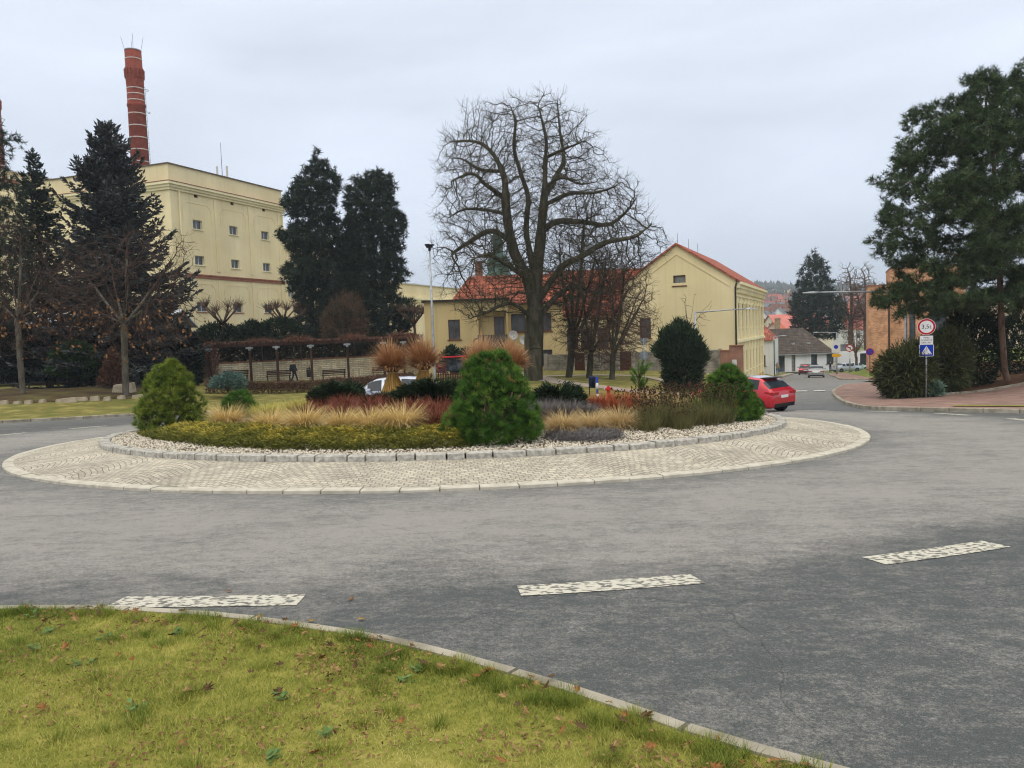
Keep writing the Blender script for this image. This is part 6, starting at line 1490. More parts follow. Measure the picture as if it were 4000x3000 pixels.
for i, (px, Y, w, h, z, lab) in enumerate([(438, 59.3, 1.5, 2.7, -1.1, 'curtain of bare brown vine hanging at the left end of the pergola'), (555, 60, 2.6, .62, 1.55, 'bare vine mound on the pergola above the first bracket'), (640, 60.6, 2.4, .75, 1.55, 'bare vine mound on the pergola above the walking person'), (757, 62.6, 2.4, .75, 1.55, 'bare vine mound on the pergola above the right bench'), (868, 64.4, 2.8, .9, 1.5, 'bare vine mound at the right end of the pergola')]):
    n = 1500; v = thing('climbing_vine', lab, 'vine', (X(px, Y), Y + .9, z), group='bare vines over the pergola'); a = rng.uniform(0, 6.28, n); r = np.sqrt(rng.random(n))
    if i == 0: B = np.column_stack([rng.uniform(-w/2, w/2, n), rng.uniform(-1.2, .6, n), rng.random(n)*h]); V, F, q = blades(B, a, rng.uniform(.4, 1.0, n), rng.uniform(.1, .5, n), rng.uniform(1.5, 3.1, n), .03, seg=3)
    else: B = np.column_stack([r*np.cos(a)*w*.45, r*np.sin(a)*1.1, np.zeros(n)]); V, F, q = blades(B, a, h*rng.uniform(.8, 1.7, n)*(1.1-r*.7), rng.uniform(0, .8, n), rng.uniform(1.2, 3.0, n), .028, seg=3)
    mesh_np('twigs', V, F, M_VINE, v, rnd=q); mb = MB(); mb.tube([(.3, -.6, -1.5 if i else -.4), (.2, -.3, .1), (0, 0, .3)], [.05, .04, .02], 5); mb.build('stem', M_BARKD, v)
# trailing fringe of vine under the beam
n = 3000; u = rng.uniform(0, len(pts)-1.001, n); i = u.astype(int); PA_ = np.array(pts); B = PA_[i] + (PA_[i+1]-PA_[i])*(u-i)[:, None]
V, F, q = blades(np.column_stack([B[:, 0], B[:, 1] + rng.uniform(-.3, 2.5, n), np.full(n, zb+.2)]) - P0, rng.uniform(0, 6.28, n), rng.uniform(.25, .8, n), rng.uniform(.6, 1.6, n), rng.uniform(2.2, 3.1, n), .022, seg=3)
fr = thing('climbing_vine', 'thin bare vine trailing along the whole pergola beam', 'vine', tuple(P0)); mesh_np('twigs', V, F, M_VINE, fr, rnd=q)
# pollarded trees on the terrace
def pollard(px, py, Y, top, w, label, seed):
    rg = random.Random(seed); b = at(px, py, Y); h = at(px, top, Y)[2] - b[2]; t = thing('pollarded_tree', label, 'tree', b, group='pollarded trees on the terrace'); mb = MB(); ends = []
    mb.tube([(0, 0, -.3), (.03, 0, h*.2), (0, .02, h*.38)], [.15, .12, .12], 8)
    for k in range(8):
        a = k*.785 + rg.uniform(-.3, .3); r_ = w/2*rg.uniform(.45, .9); z = h*rg.uniform(.55, .78)
        e = np.array([r_*math.cos(a), r_*math.sin(a), z]); mb.tube([(0, 0, h*.36), tuple(e*.5 + np.array([0, 0, h*.18]) + rg.uniform(-.05, .05)), tuple(e)], [.1, .07, .075], 6); ends.append(e)
    mb.build('trunk', M_BARKD, t); S0, S1 = [], []
    for e in ends:
        for _ in range(40):
            d = unit(np.array([rg.gauss(0, .6), rg.gauss(0, .6), rg.uniform(.2, 1)]) + e/np.linalg.norm(e)*.4); S0.append(e); S1.append(e + d*h*rg.uniform(.14, .3))
    V, F = prisms(np.array(S0), np.array(S1), np.full(len(S0), .017), np.full(len(S0), .008), 3); mesh_np('crown', V, F, M_TWIGR, t)
pollard(484, 735, 69, 640, 3.8, 'pollarded tree before the lowest windows of the tall block, left one', 1)
pollard(614, 728, 70, 640, 3.8, 'pollarded tree at the right corner of the tall yellow block', 2)
pollard(868, 725, 72, 655, 2.6, 'pollarded tree right beside the right hand conifer', 3)
pollard(896, 727, 71, 655, 3.0, 'pollarded tree left of the tall lamp mast, before the white window', 4)

# ---- street end: white house, cottage, brick hall
def z7(x, y=0): return ((x/3.687 + 2900)/1.808, (y/3.687 + 1000)/1.808)
nh_x = X(1640, 101); nh = thing('white_house', 'narrow white house with an orange tiled roof beyond the ornate yellow front', 'house', (nh_x - 1.5, 101, -6), R(-22))
mb = MB(); nW = 3.2; no_ = [(1.2, 2.2, 2.2, 3.6)]; wallface(mb, front, nW, 0, 5.6, no_); so_ = [(2, 3, 2.2, 3.7), (5, 6, 2.2, 3.7), (8, 9, 2.2, 3.7)]; wallface(mb, right_of(nW), 12, 0, 5.6, so_); mb.quad((0, 0, 0), (0, 12, 0), (0, 12, 5.6), (0, 0, 5.6)); mb.build('wall', M_WHI, nh)
for o in no_: window(nh, front, o)
for o in so_: window(nh, right_of(nW), o)
gable_roof(nh, nW, 12, 5.6, 7.4, M_TILE, over=.35, hip_l=.01, hip_r=1.5)
mb = MB(); mb.tube([(nW+.08, .1, .2), (nW+.08, .1, 5.5)], .07, 6); mb.build('drainpipe', mat('green_pipe', lin((44, 92, 74)), lin((52, 104, 84)), scale=3), nh)
cx0 = X(1664, 124); CW = X(1806, 124) - cx0; ct = thing('white_cottage', 'low white cottage with a worn dark tiled roof closing the end of the street', 'house', (cx0, 124, -6.2), R(3))
def cu(zx): return X(z7(zx)[0], 124) - cx0
co = [(cu(1000), cu(1090), 1.05, 2.75), (cu(1228), cu(1335), 1.05, 2.8)]; dr = [(cu(512), cu(612), .05, 2.75), (cu(712), cu(768), .05, 2.7)]
mb = MB(); wallface(mb, front, CW, 0, 3.15, co + dr); wallface(mb, left_of(9), 9, 0, 3.15); mb.quad((CW, 0, 0), (CW, 9, 0), (CW, 9, 3.15), (CW, 0, 3.15)); mb.build('wall', M_WHI, ct)
for o in co: window(ct, front, o, nv=1, fm=M_DARKM)
window(ct, front, dr[0], nv=1, fm=M_DARKM, sill=False, name='door'); window(ct, front, dr[1], nv=0, nh=3, fm=M_WOODF, gm=M_GLASSL, sill=False, name='door')
gable_roof(ct, CW, 9, 3.15, 6.85, M_OLDTILE, over=.45, hip_r=3.2)
mb = MB(); mb.box(-.4, CW+.4, -.62, -.5, 2.74, 2.86); mb.build('gutter', M_GALV, ct)
mb = MB(); mb.box(2.95, 3.65, 4.8, 5.4, 6, 8.6); mb.box(2.87, 3.73, 4.72, 5.48, 8.6, 8.72); mb.build('chimney', mat('pale_brick', lin((168, 150, 120)), lin((142, 124, 98)), scale=4), ct)
for u in (cu(790), cu(1020)): mb = MB(); mb.box(u-.22, u+.22, 1.2, 1.75, 4.36, 4.62); mb.build('skylight', M_GALV, ct)
yw = thing('white_wall', 'long white yard wall with a dark gateway right of the cottage', 'wall', (X(1806, 126), 126, -6.2), R(2)); mb = MB(); wallface(mb, front, 6.5, 0, 2.9, [(4.0, 5.9, 0.0, 2.5)], d=.4); mb.quad((0, .4, 0), (6.5, .4, 0), (6.5, .4, 2.9), (0, .4, 2.9)); mb.quad((0, 0, 2.9), (6.5, 0, 2.9), (6.5, .4, 2.9), (0, .4, 2.9)); mb.build('wall', M_WHI, yw); mb = MB(); mb.box(4.0, 5.9, .3, .36, 0, 2.5); mb.build('gate', M_DARKM, yw)
bx = X(1876, 86); bh = thing('brick_hall', 'modern orange brick hall with a taller stair tower behind the big pine', 'building', (bx, 86, -5.5), R(-23)); mb = MB()
hz = lambda y, Y: 1.65 + (692-y)/1662*Y + 5.5
H1, H2 = hz(619, 86), hz(588, 90)
def blk(mb, x0, x1, y0, y1, h, ops=()):
    T = lambda u, d, z: (x0+u, y0+d, z); wallface(mb, T, x1-x0, 0, h, ops, d=.3); mb.quad((x0, y1, 0), (x0, y0, 0), (x0, y0, h), (x0, y1, h)); mb.quad((x1, y0, 0), (x1, y1, 0), (x1, y1, h), (x1, y0, h)); mb.quad((x0, y1, 0), (x1, y1, 0), (x1, y1, h), (x0, y1, h)); mb.quad((x0, y0, h), (x1, y0, h), (x1, y1, h), (x0, y1, h))
blk(mb, 0, 1.95, 0, 7, H1); op_ = [(1.9, 2.5, 1.5, H2-3), (4.0, 5.6, 1.5, H2-3.2)]; blk(mb, 2.25, 9.5, .9, 9, H2, op_); mb.box(1.952, 2.248, .6, 3, 0, H1-.4); mb.build('wall', M_BRICKO, bh)
Tb = lambda u, d, z: (2.25+u, .9+d, z)
window(bh, Tb, op_[0], d=.25, fm=M_DARKM, nv=0, nh=2, sill=False); window(bh, Tb, op_[1], d=.25, fm=M_DARKM, nv=1, nh=4, sill=False)
mb = MB(); mb.box(-.08, 1.95, -.08, 7.1, H1, H1+.12); mb.box(2.2, 9.6, .82, 9.1, H2, H2+.12); mb.build('parapet_cap', M_TERRA, bh); mb = MB(); mb.tube([(2.12, .5, .2), (2.12, .5, H1-.5)], .07, 6); mb.build('drainpipe', M_DARKM, bh)
rb = thing('grey_building', 'pale building with dark windows glimpsed behind the big pine', 'building', (X(1985, 92), 92, -5), R(-6)); mb = MB(); oo = [(u, u+1.3, z, z+1.3) for u in (1.2, 4, 6.8, 9.6, 12.4) for z in (2.6, 5.4)]; wallface(mb, front, 16, 0, 8.4, oo); wallface(mb, left_of(8), 8, 0, 8.4); mb.build('wall', plaster('pale_pink_plaster', (206, 186, 164), (218, 200, 178)), rb)
for o in oo: window(rb, front, o, nv=1, fm=M_WHITEF)
gable_roof(rb, 16, 8, 8.4, 9.4, M_OLDTILE, over=.3)

# ---- the town on the far slope
RC = [mat('roof_red', lin((148, 84, 72)), lin((166, 100, 86)), scale=.5), mat('roof_brown', lin((104, 76, 68)), lin((122, 92, 80)), scale=.5), mat('roof_grey', lin((98, 102, 108)), lin((120, 124, 128)), scale=.5), mat('roof_green', lin((92, 118, 112)), lin((110, 134, 128)), scale=.5), mat('roof_pink', lin((184, 110, 100)), lin((196, 124, 112)), scale=.5), mat('roof_orange', lin((200, 116, 84)), lin((184, 98, 70)), scale=.5)]
WC = [M_WHI, plaster('wall_cream', (206, 196, 172), (216, 208, 186)), plaster('wall_grey', (168, 168, 166), (184, 184, 182)), plaster('wall_pink', (208, 180, 164), (216, 190, 174))]
def town_house(px, Y, w, dpt, h, rise, rot, wc, rc, label, nwin=2, base=None, grp=None):
    x = X(px, Y); b = float(zhill(np.float64(x), np.float64(Y))) - .6 if base is None else base; t = thing('town_house', label, 'house', (x, Y, b), R(rot), group=grp); mb = MB(); ops = []
    for k in range(nwin): u = w*(k+1)/(nwin+1); ops += [(u-.6, u+.6, h*.5, h*.5+1.4)]
    wallface(mb, front, w, 0, h, ops, d=.2)
    for xx in (0, w): mb.quad((xx, 0, 0), (xx, dpt, 0), (xx, dpt, h), (xx, dpt/2, h+rise), (xx, 0, h))
    mb.quad((0, dpt, 0), (w, dpt, 0), (w, dpt, h), (0, dpt, h)); mb.build('wall', WC[wc], t)
    for o in ops: m_ = MB(); tbox(m_, front, *o[:2], .1, .18, *o[2:]); m_.build('window', M_GLASS, t)
    for xx in (0, w):
        m_ = MB(); m_.box(xx-.04, xx+.04, dpt/2-.6, dpt/2+.6, h*.55, h*.55+1.4); m_.box(xx-.04, xx+.04, dpt/2-.4, dpt/2+.4, h+rise*.25, h+rise*.25+.9); m_.build('window', M_GLASS, t)
    gable_roof(t, w, dpt, h, h+rise, RC[rc], over=.4); m_ = MB(); m_.box(w*.6, w*.6+.7, dpt*.4, dpt*.4+.7, h+rise*.6, h+rise+1.0); m_.build('chimney', M_BRICKR, t); return t
town_house(1688, 205, 15, 13, 6.2, 4.2, 8, 1, 4, 'large hall with a broad pink roof above the white cottage')
town_house(1664, 158, 8, 7.5, 4.5, 4.0, 62, 0, 3, 'white gabled house with a green roof, left behind the cottage')
town_house(1687, 150, 7, 6, 4.0, 2.4, 5, 0, 3, 'low house with a flat green roof next to the cottage chimney')
town_house(1706, 168, 7, 7, 5.0, 3.8, 60, 3, 5, 'small house with an orange roof beside the dark conifer')
town_house(1652, 255, 8, 8, 5.2, 4.2, 75, 3, 0, 'pink gabled house at the corner of the ornate facade')
town_house(1678, 270, 11, 9, 5.2, 4.6, 55, 0, 2, 'white double gabled house in the middle of the slope')
town_house(1660, 310, 13, 10, 5.6, 4.6, 15, 1, 1, 'wide house with a brown roof above the pink gable')
town_house(1686, 330, 14, 10, 5.8, 5.0, 28, 2, 1, 'grey house with a big brown roof on the slope')
town_house(1708, 290, 10, 9, 5.4, 4.8, 60, 0, 2, 'white gabled house with a dark roof left of the conifer')
rg_ = random.Random(3); LB = ['distant house with a red roof among trees on the far slope', 'distant house with a brown roof among trees on the far slope', 'distant house with a grey roof among trees on the far slope']
for k in range(30):
    px = rg_.choice([rg_.uniform(1642, 1725), rg_.uniform(1790, 1885)]); Y = rg_.uniform(360, 640); rc = rg_.randrange(3)
    town_house(px, Y, rg_.uniform(9, 14), rg_.uniform(8, 10), rg_.uniform(4.5, 6.5), rg_.uniform(3.2, 4.8), rg_.uniform(-70, 70), rg_.randrange(4), rc, LB[rc], grp=LB[rc].split(' among')[0].replace('house', 'houses'))
for k, (px, Y, rc, wc) in enumerate([(1832, 215, 0, 0), (1858, 230, 0, 1), (1818, 250, 2, 0), (1845, 290, 5, 1), (1870, 300, 1, 0)]):
    town_house(px, Y, 11, 9, 5.5, 4.4, [20, -30, 60, 10, 50][k], wc, rc, ['house with a red roof seen through the left bare tree', 'house with a red roof just left of the brick hall', 'white house with a grey roof beside the dark conifer', 'house with an orange roof between the two bare trees', 'white house with a brown roof behind the right bare tree'][k])
# woods along the ridge and loose trees on the slope, far too many to count
def far_wood():
    n = 2600; x = np.concatenate([rng.uniform(-900, 1350, n-700), rng.uniform(150, 560, 700)]); y = np.concatenate([rng.uniform(1140, 1420, n-700), rng.uniform(300, 1050, 700)])
    z = zhill(x, y) - .5; h = rng.uniform(7, 15, n); h[n-700:] = rng.uniform(5, 11, 700); r = h*rng.uniform(.16, .42, n); k = 7; an = np.arange(k)*2*math.pi/k; V = []
    prf = [(0.35, .05), (1.0, .3), (.75, .6), (.05, 1.0)]
    ring = np.stack([np.stack([np.cos(an)*a, np.sin(an)*a, np.full(k, b)], 1) for a, b in prf])
    V = ring[None]*np.stack([r, r, h], 1)[:, None, None, :]*rng.uniform(.8, 1.2, (n, 4, k, 1)) + np.stack([x, y, z], 1)[:, None, None, :]
    F = [(i*k+j, i*k+(j+1) % k, (i+1)*k+(j+1) % k, (i+1)*k+j) for i in range(3) for j in range(k)]
    F = (np.arange(n)[:, None, None]*4*k + np.array(F)[None]).reshape(-1, 4)
    o = mesh_np('forest', V.reshape(-1, 3), F, mat('far_trees', lin((48, 58, 46)), lin((92, 88, 76)), scale=.02, attr=True, lo=.1, hi=.9, rough=.95), rnd=np.repeat(rng.random(n), 4*k)); o['kind'] = 'stuff'; tag(o, 'far wood along the ridge and loose trees on the slope', 'forest')
far_wood()
# ================================================================ vehicles
M_RUB = mat('tyre_rubber', lin((34, 34, 36)), lin((48, 48, 50)), scale=20, rough=0.85)
M_RIM = mat('alloy_rim', lin((120, 122, 126)), lin((150, 152, 156)), scale=20, rough=0.3, metal=0.7)
M_TRIM = mat('black_trim', lin((26, 26, 28)), lin((36, 36, 38)), scale=10, rough=0.5)
M_CGLASS = mat('car_glass', lin((30, 36, 42)), lin((52, 60, 68)), scale=1, rough=0.1, spec=0.3)
M_TAIL = mat('tail_lens', lin((170, 24, 26)), lin((140, 16, 20)), scale=20, rough=0.15, spec=0.6)
M_PLATE = mat('plate_white', lin((222, 222, 220)), lin((206, 206, 206)), scale=30, rough=0.4)
def paint(name, c, c2, metal=0.2): return mat(name, lin(c), lin(c2), scale=1.2, rough=0.28, spec=0.5, coat=0.7, metal=metal)
HATCH = [(0.00, .34, .62, .64, .80), (0.03, .27, .88, .90, .86), (.16, .24, .97, 1.03, .885), (.42, .22, .99, 1.26, .89), (.66, .20, .99, 1.41, .89), (1.2, .19, .98, 1.465, .89), (1.9, .18, .96, 1.47, .89), (2.5, .18, .94, 1.42, .885), (2.82, .18, .93, 1.30, .88), (3.28, .19, .92, .98, .87), (3.7, .22, .86, .89, .83), (3.98, .25, .74, .76, .74), (4.1, .33, .58, .60, .60)]
SEDAN = [(0.00, .36, .66, .68, .76), (.05, .28, .92, .95, .82), (.5, .24, .95, .99, .85), (.72, .22, .95, 1.04, .86), (1.12, .20, .95, 1.34, .86), (1.7, .19, .94, 1.42, .86), (2.3, .19, .93, 1.41, .86), (2.7, .19, .92, 1.28, .855), (3.2, .20, .91, .96, .85), (3.8, .22, .84, .87, .80), (4.25, .26, .72, .74, .72), (4.36, .34, .56, .58, .60)]
def car(label, prof_, m, loc, head, wheels, H=1.0, Wd=1.0, glass_side=(.62, 2.95), rear=(.16, .62), wind=(2.6, 3.25), lights=True, roofm=None, grp=None, brake=False):
    """lofted body; local +x is the nose, x=0 the tail"""
    t = thing('car', label, 'car', loc, head, group=grp); pr = np.array(prof_); L = pr[-1, 0]
    xs = np.unique(np.concatenate([np.linspace(0, L, 34), pr[:, 0]])); q = np.stack([np.interp(xs, pr[:, 0], pr[:, k]) for k in range(1, 5)], 1); q[:, :3] *= H; q[:, 3] *= Wd
    def ring(i, grow=0.0):
        zb, be, ro, w = q[i]; gh = max(ro-be, 0.0); wr = w - 0.05 - 0.30*gh; w_ = w + grow
        h = [(0, zb), (w*.86, zb), (w_, zb+.10), (w_+.012, zb+(be-zb)*.62), (w_-.02, be), (wr+grow, ro-.055*min(1, gh/.2)), (wr*.80, ro+grow), (0, ro+.012+grow)]
        return [(xs[i]-L/2, y, z) for y, z in h] + [(xs[i]-L/2, -y, z) for y, z in h[-2:0:-1]]
    n = 14; V = []; [V.extend(ring(i)) for i in range(len(xs))]
    F = [(i*n+j, (i+1)*n+j, (i+1)*n+(j+1) % n, i*n+(j+1) % n) for i in range(len(xs)-1) for j in range(n)]
    mb = MB(); mb.add(V, F, True); mb.f.append(tuple(range(n))); mb.sm.append(False); mb.f.append(tuple((len(xs)-1)*n + j for j in range(n))[::-1]); mb.sm.append(False)
    mb.build('body', m, t)
    def skin(name, segs, x0, x1, mm, gap=0.0, g=.006):
        mb = MB(); ii = [i for i in range(len(xs)) if x0 <= xs[i] <= x1]
        for a, b in zip(ii[:-1], ii[1:]):
            A, B = ring(a, g), ring(b, g)
            for j in segs: mb.quad(A[j], B[j], B[(j+1) % n], A[(j+1) % n])
        if mb.n: return mb.build(name, mm, t)
    g0, g1 = glass_side; d = (g1-g0)/3
    for s in ([4], [9]):
        for k in range(3): skin('side_window', s, g0 + k*d + .04, g0 + (k+1)*d - .02, M_CGLASS)
    skin('rear_window', [5, 6, 7, 8], rear[0], rear[1], M_CGLASS); skin('windscreen', [5, 6, 7, 8], wind[0], wind[1], M_CGLASS)
    if roofm: skin('roof', [6, 7], rear[1]+.02, wind[0], roofm)
    w = q[:, 3].max()
    for x in wheels:
        for s in (-1, 1):
            cy = s*(w-.08); r = .315; mb = MB(); mb.disc((x-L/2, s*(w+.004), r+.01), r+.045, 'y', 26, .022); mb.build('wheel_well', M_TRIM, t)
            mb = MB(); an = np.arange(22)*2*math.pi/22; pf = [(r*.66, -.10), (r*.94, -.105), (r, -.08), (r, .08), (r*.94, .105), (r*.66, .10)]
            Vv = [(x-L/2 + a*math.cos(t_), cy+b, r + a*math.sin(t_)) for a, b in pf for t_ in an]; mb.add(Vv, [(i*22+j, i*22+(j+1) % 22, (i+1)*22+(j+1) % 22, (i+1)*22+j) for i in range(5) for j in range(22)], True)
            ty = mb.build('wheel', M_RUB, t); mb = MB()
            mb.disc((x-L/2, cy + s*.045, r), r*.67, 'y', 22, .03); mb.build('rim_back', M_TRIM, ty); mb = MB(); c = np.array([x-L/2, cy + s*.085, r])
            for k in range(5):
                a = k*2*math.pi/5 + .3
                for da in (-.16, .16): mb.bar(c, c + np.array([math.cos(a+da), 0, math.sin(a+da)])*r*.66, .035, .03)
            mb.disc(tuple(c), r*.16, 'y', 12, .03); mb.build('rim', M_RIM, ty)
            mb = MB(); a_ = np.linspace(-.25, math.pi+.25, 14); Pp = [(x-L/2 + (r+.05)*math.cos(b), s*(w+.010), r + (r+.05)*math.sin(b)) for b in a_]; mb.tube(Pp, .024, 6); mb.build('wheel_arch', M_TRIM if roofm else m, t)
    x0 = -L/2; hb = q[0, 0]
    mb = MB(); mb.box(x0-.015, x0+.14, -w*.84, w*.84, .27*H, .43*H); mb.build('rear_bumper', M_TRIM, t, bevel=.03)
    if lights:
        for s in (-1, 1):
            z = .80*H; mb = MB(); a_, b_ = sorted((s*w*.50, s*w*.93)); mb.box(x0-.014, x0+.06, a_, b_, z-.02, z+.08)
            P = [(x0-.014, s*w*.93, z-.03), (x0+.03, s*(w-.02), z-.03), (x0+.34, s*(w+.018), z+.06), (x0+.34, s*(w+.018), z+.11), (x0+.03, s*(w-.02), z+.09), (x0-.014, s*w*.93, z+.08)]
            Q = [(p[0]+.03, p[1]*.94, p[2]) for p in P]; mb.add(P + Q, [(0, 1, 4, 5), (1, 2, 3, 4), (6, 11, 10, 7), (7, 10, 9, 8)] + [(i, 6+i, 6+(i+1) % 6, (i+1) % 6) for i in range(6)])
            mb.build('tail_light', M_TAIL, t)
    mb = MB(); mb.box(x0-.012, x0+.03, -.26, .26, .64*H, .75*H); mb.build('licence_plate', M_PLATE, t)
    for s in (-1, 1): mb = MB(); mb.box(L/2-1.42, L/2-1.28, s*w, s*(w+.17), .93*H, 1.05*H); mb.build('wing_mirror', m, t, bevel=.03)
    return t
def head(dx, dy): return math.atan2(dy, dx)
M_REDP = paint('red_paint', (196, 26, 44), (178, 20, 38)); M_ROOFG = paint('grey_roof', (168, 172, 184), (150, 154, 166)); M_WHP = paint('white_paint', (178, 184, 196), (164, 170, 184)); M_SILP = paint('silver_paint', (156, 158, 156), (140, 142, 142), .5); M_WINE = paint('wine_paint', (112, 28, 40), (92, 22, 34))
hd = np.array([-.645, .765]); pc = np.array([10.15, 28.6]) + hd*1.9
rc_ = car('bright red hatchback with a pale roof, turning behind the right pine', HATCH, M_REDP, (pc[0], pc[1], gz(*pc)), head(*hd), (.72, 3.27), roofm=M_ROOFG)
mb = MB(); mb.box(-2.05+.40, -2.05+.78, -.55, .55, 1.405, 1.44); mb.build('spoiler', M_TRIM, rc_, bevel=.02); rc_.scale = (.93, .93, .93)
wp = np.array([X(838, 34.2), 34.2]); car('white car with bluish windows, half hidden behind the straw sheaf', HATCH, M_WHP, (wp[0], wp[1], gz(*wp)), math.pi - .05, (.75, 3.3), H=1.03)
sv = np.array([35.1, 88.5]); car('silver saloon driving down the street ahead of the crossing', SEDAN, M_SILP, (sv[0], sv[1], gz(*sv)), head(.38, .925), (.85, 3.45), glass_side=(.95, 3.0), rear=(.74, 1.14), wind=(2.45, 3.2))
dv = np.array([43.0, 112.5]); dc = car('dark red car with brake lights on, further down the street', HATCH, M_WINE, (dv[0], dv[1], gz(*dv)), head(.34, .94), (.72, 3.27), H=1.06)
M_BRAKE = bpy.data.materials.new('lit_brake'); M_BRAKE.use_nodes = True; b_ = M_BRAKE.node_tree.nodes['Principled BSDF']; b_.inputs['Base Color'].default_value = (.6, .03, .03, 1); b_.inputs['Emission Color'].default_value = (1, .08, .05, 1); b_.inputs['Emission Strength'].default_value = 1.5
for ch in dc.children:
    if ch.name.startswith('tail_light'): ch.data.materials[0] = M_BRAKE
mb = MB(); mb.box(-2.05+.40, -2.05+.46, -.2, .2, 1.35, 1.41); mb.build('brake_light', M_BRAKE, dc)
for k, (px, lab) in enumerate([(1828, 'pale parked car by the white yard wall, nearer the signs'), (1856, 'pale green parked car behind the low bare tree')]):
    x_ = X(px, 119); car(lab, SEDAN, M_WHP if k == 0 else paint('pale_green_paint', (176, 190, 186), (160, 176, 172)), (x_, 119 + k*1.5, gz(x_, 119) + .15), R(8), (.85, 3.45), glass_side=(.95, 3.0), rear=(.74, 1.14), wind=(2.45, 3.2), lights=False)

# ================================================================ people
M_SKIN = mat('skin', lin((206, 160, 136)), lin((190, 142, 120)), scale=8, rough=.6)
def skinned(name, verts, edges, m, parent, root=0, sub=1):
    me = bpy.data.meshes.new(name); me.from_pydata([v[:3] for v in verts], edges, []); me.materials.append(m); o = bpy.data.objects.new(name, me); link(o, parent)
    s = o.modifiers.new('skin', 'SKIN'); s.use_smooth_shade = True
    if not me.skin_vertices: me.attributes  # layer is created with the modifier below
    bm = bmesh.new(); bm.from_mesh(me); ly = bm.verts.layers.skin.verify()
    for v, d in zip(bm.verts, verts): v[ly].radius = (d[3], d[4] if len(d) > 4 else d[3]); v[ly].use_root = False
    bm.verts.ensure_lookup_table(); bm.verts[root][ly].use_root = True; bm.to_mesh(me); bm.free()
    u = o.modifiers.new('sub', 'SUBSURF'); u.levels = sub; u.render_levels = sub; return o
def person(label, loc, rz, top, legs, hair, stride=.25, arms=((.10, -.12), (-.05, .1)), h=1.72, coat_long=False, hand_fwd=False):
    """walks along local +x; arms: forward swing of elbow and hand for each side"""
    k = h/1.72; t = thing('person', label, 'person', loc, rz); S = lambda v: [tuple(c*k for c in q) for q in v]
    V = [(0, 0, .93, .11, .14), (0, 0, 1.12, .10, .13), (.01, 0, 1.34, .11, .16), (.02, 0, 1.46, .055), (.03, 0, 1.53, .052), (.04, 0, 1.60, .078, .07), (.045, 0, 1.66, .082, .072), (.035, 0, 1.705, .055, .05), (.125, 0, 1.605, .012)]
    E = [(0, 1), (1, 2), (2, 3), (3, 4), (4, 5), (5, 6), (6, 7), (5, 8)]; JA, JL = [], []
    for s in (-1, 1):
        f = stride*s; b = len(V); hip, knee, ank, toe = (0, s*.09, .88), (f*.45+.04, s*.10, .48), (f*.95-.02, s*.10, .08), (f*.95+.14, s*.11, .03)
        V += [(*hip, .085), (*knee, .055), (*ank, .04), (*toe, .035)]; E += [(0, b), (b, b+1), (b+1, b+2), (b+2, b+3)]
        e, hn = arms[0 if s < 0 else 1]; b = len(V); sh, el, wr = (.01, s*.19, 1.40), (e, s*.24, 1.12), (e + hn*.6 + .08, s*.23, .90); hd_ = (wr[0]+.02, wr[1], wr[2]-.06)
        V += [(*sh, .052), (*el, .04), (*wr, .026), (*hd_, .034, .016)]; E += [(2, b), (b, b+1), (b+1, b+2), (b+2, b+3)]
        for i in range(4):
            p = len(V); fx = hd_[0] + (i-1.5)*.019; V += [(fx, hd_[1]-s*.004, hd_[2]-.045, .008), (fx+.006, hd_[1]-s*.014, hd_[2]-.078 + .006*abs(i-1.3), .007)]; E += [(b+3, p), (p, p+1)]
        p = len(V); V += [(hd_[0]+.04, hd_[1]-s*.015, hd_[2]-.015, .009), (hd_[0]+.055, hd_[1]-s*.02, hd_[2]-.045, .008)]; E += [(b+3, p), (p, p+1)]
        JA.append((sh, el, wr)); JL.append((hip, knee, ank, toe))
    skinned('body', S(V), E, M_SKIN, t)
    V = [(0, 0, .82 if not coat_long else .66, .15, .185), (0, 0, .95, .145, .175), (0, 0, 1.15, .135, .165), (.01, 0, 1.36, .13, .185), (.02, 0, 1.47, .075)]; E = [(0, 1), (1, 2), (2, 3), (3, 4)]
    for sh, el, wr in JA: b = len(V); V += [(*sh, .075), (*el, .06), (wr[0], wr[1], wr[2]+.02, .045)]; E += [(3, b), (b, b+1), (b+1, b+2)]
    skinned('jacket', S(V), E, top, t)
    V = [(0, 0, .94, .125, .155)]; E = []
    for hip, kn, an_, toe in JL: b = len(V); V += [(*hip, .10), (*kn, .072), (an_[0], an_[1], an_[2]+.02, .06)]; E += [(0, b), (b, b+1), (b+1, b+2)]
    skinned('trousers', S(V), E, legs, t)
    for hip, kn, an_, toe in JL: skinned('shoe', S([(an_[0]-.05, an_[1], .05, .048), (an_[0]+.06, an_[1], .045, .045), (toe[0]+.02, toe[1], .035, .036)]), [(0, 1), (1, 2)], M_TRIM, t)
    skinned('hair', S([(-.02, 0, 1.58, .06), (-.01, 0, 1.67, .082, .08), (.04, 0, 1.715, .066, .07), (.09, 0, 1.705, .035, .045)]), [(0, 1), (1, 2), (2, 3)], hair, t)
    for s in (-1, 1): mb = MB(); mb.lathe([(0, -.007*k), (.009*k, 0), (0, .007*k)], 6, (.108*k, s*.03*k, 1.635*k)); mb.build('eye', M_TRIM, t)
    mb = MB(); mb.box(.108*k, .122*k, -.022*k, .022*k, 1.562*k, 1.572*k); mb.build('mouth', mat('lip', lin((160, 90, 84)), lin((150, 80, 76)), scale=9), t)
    return t
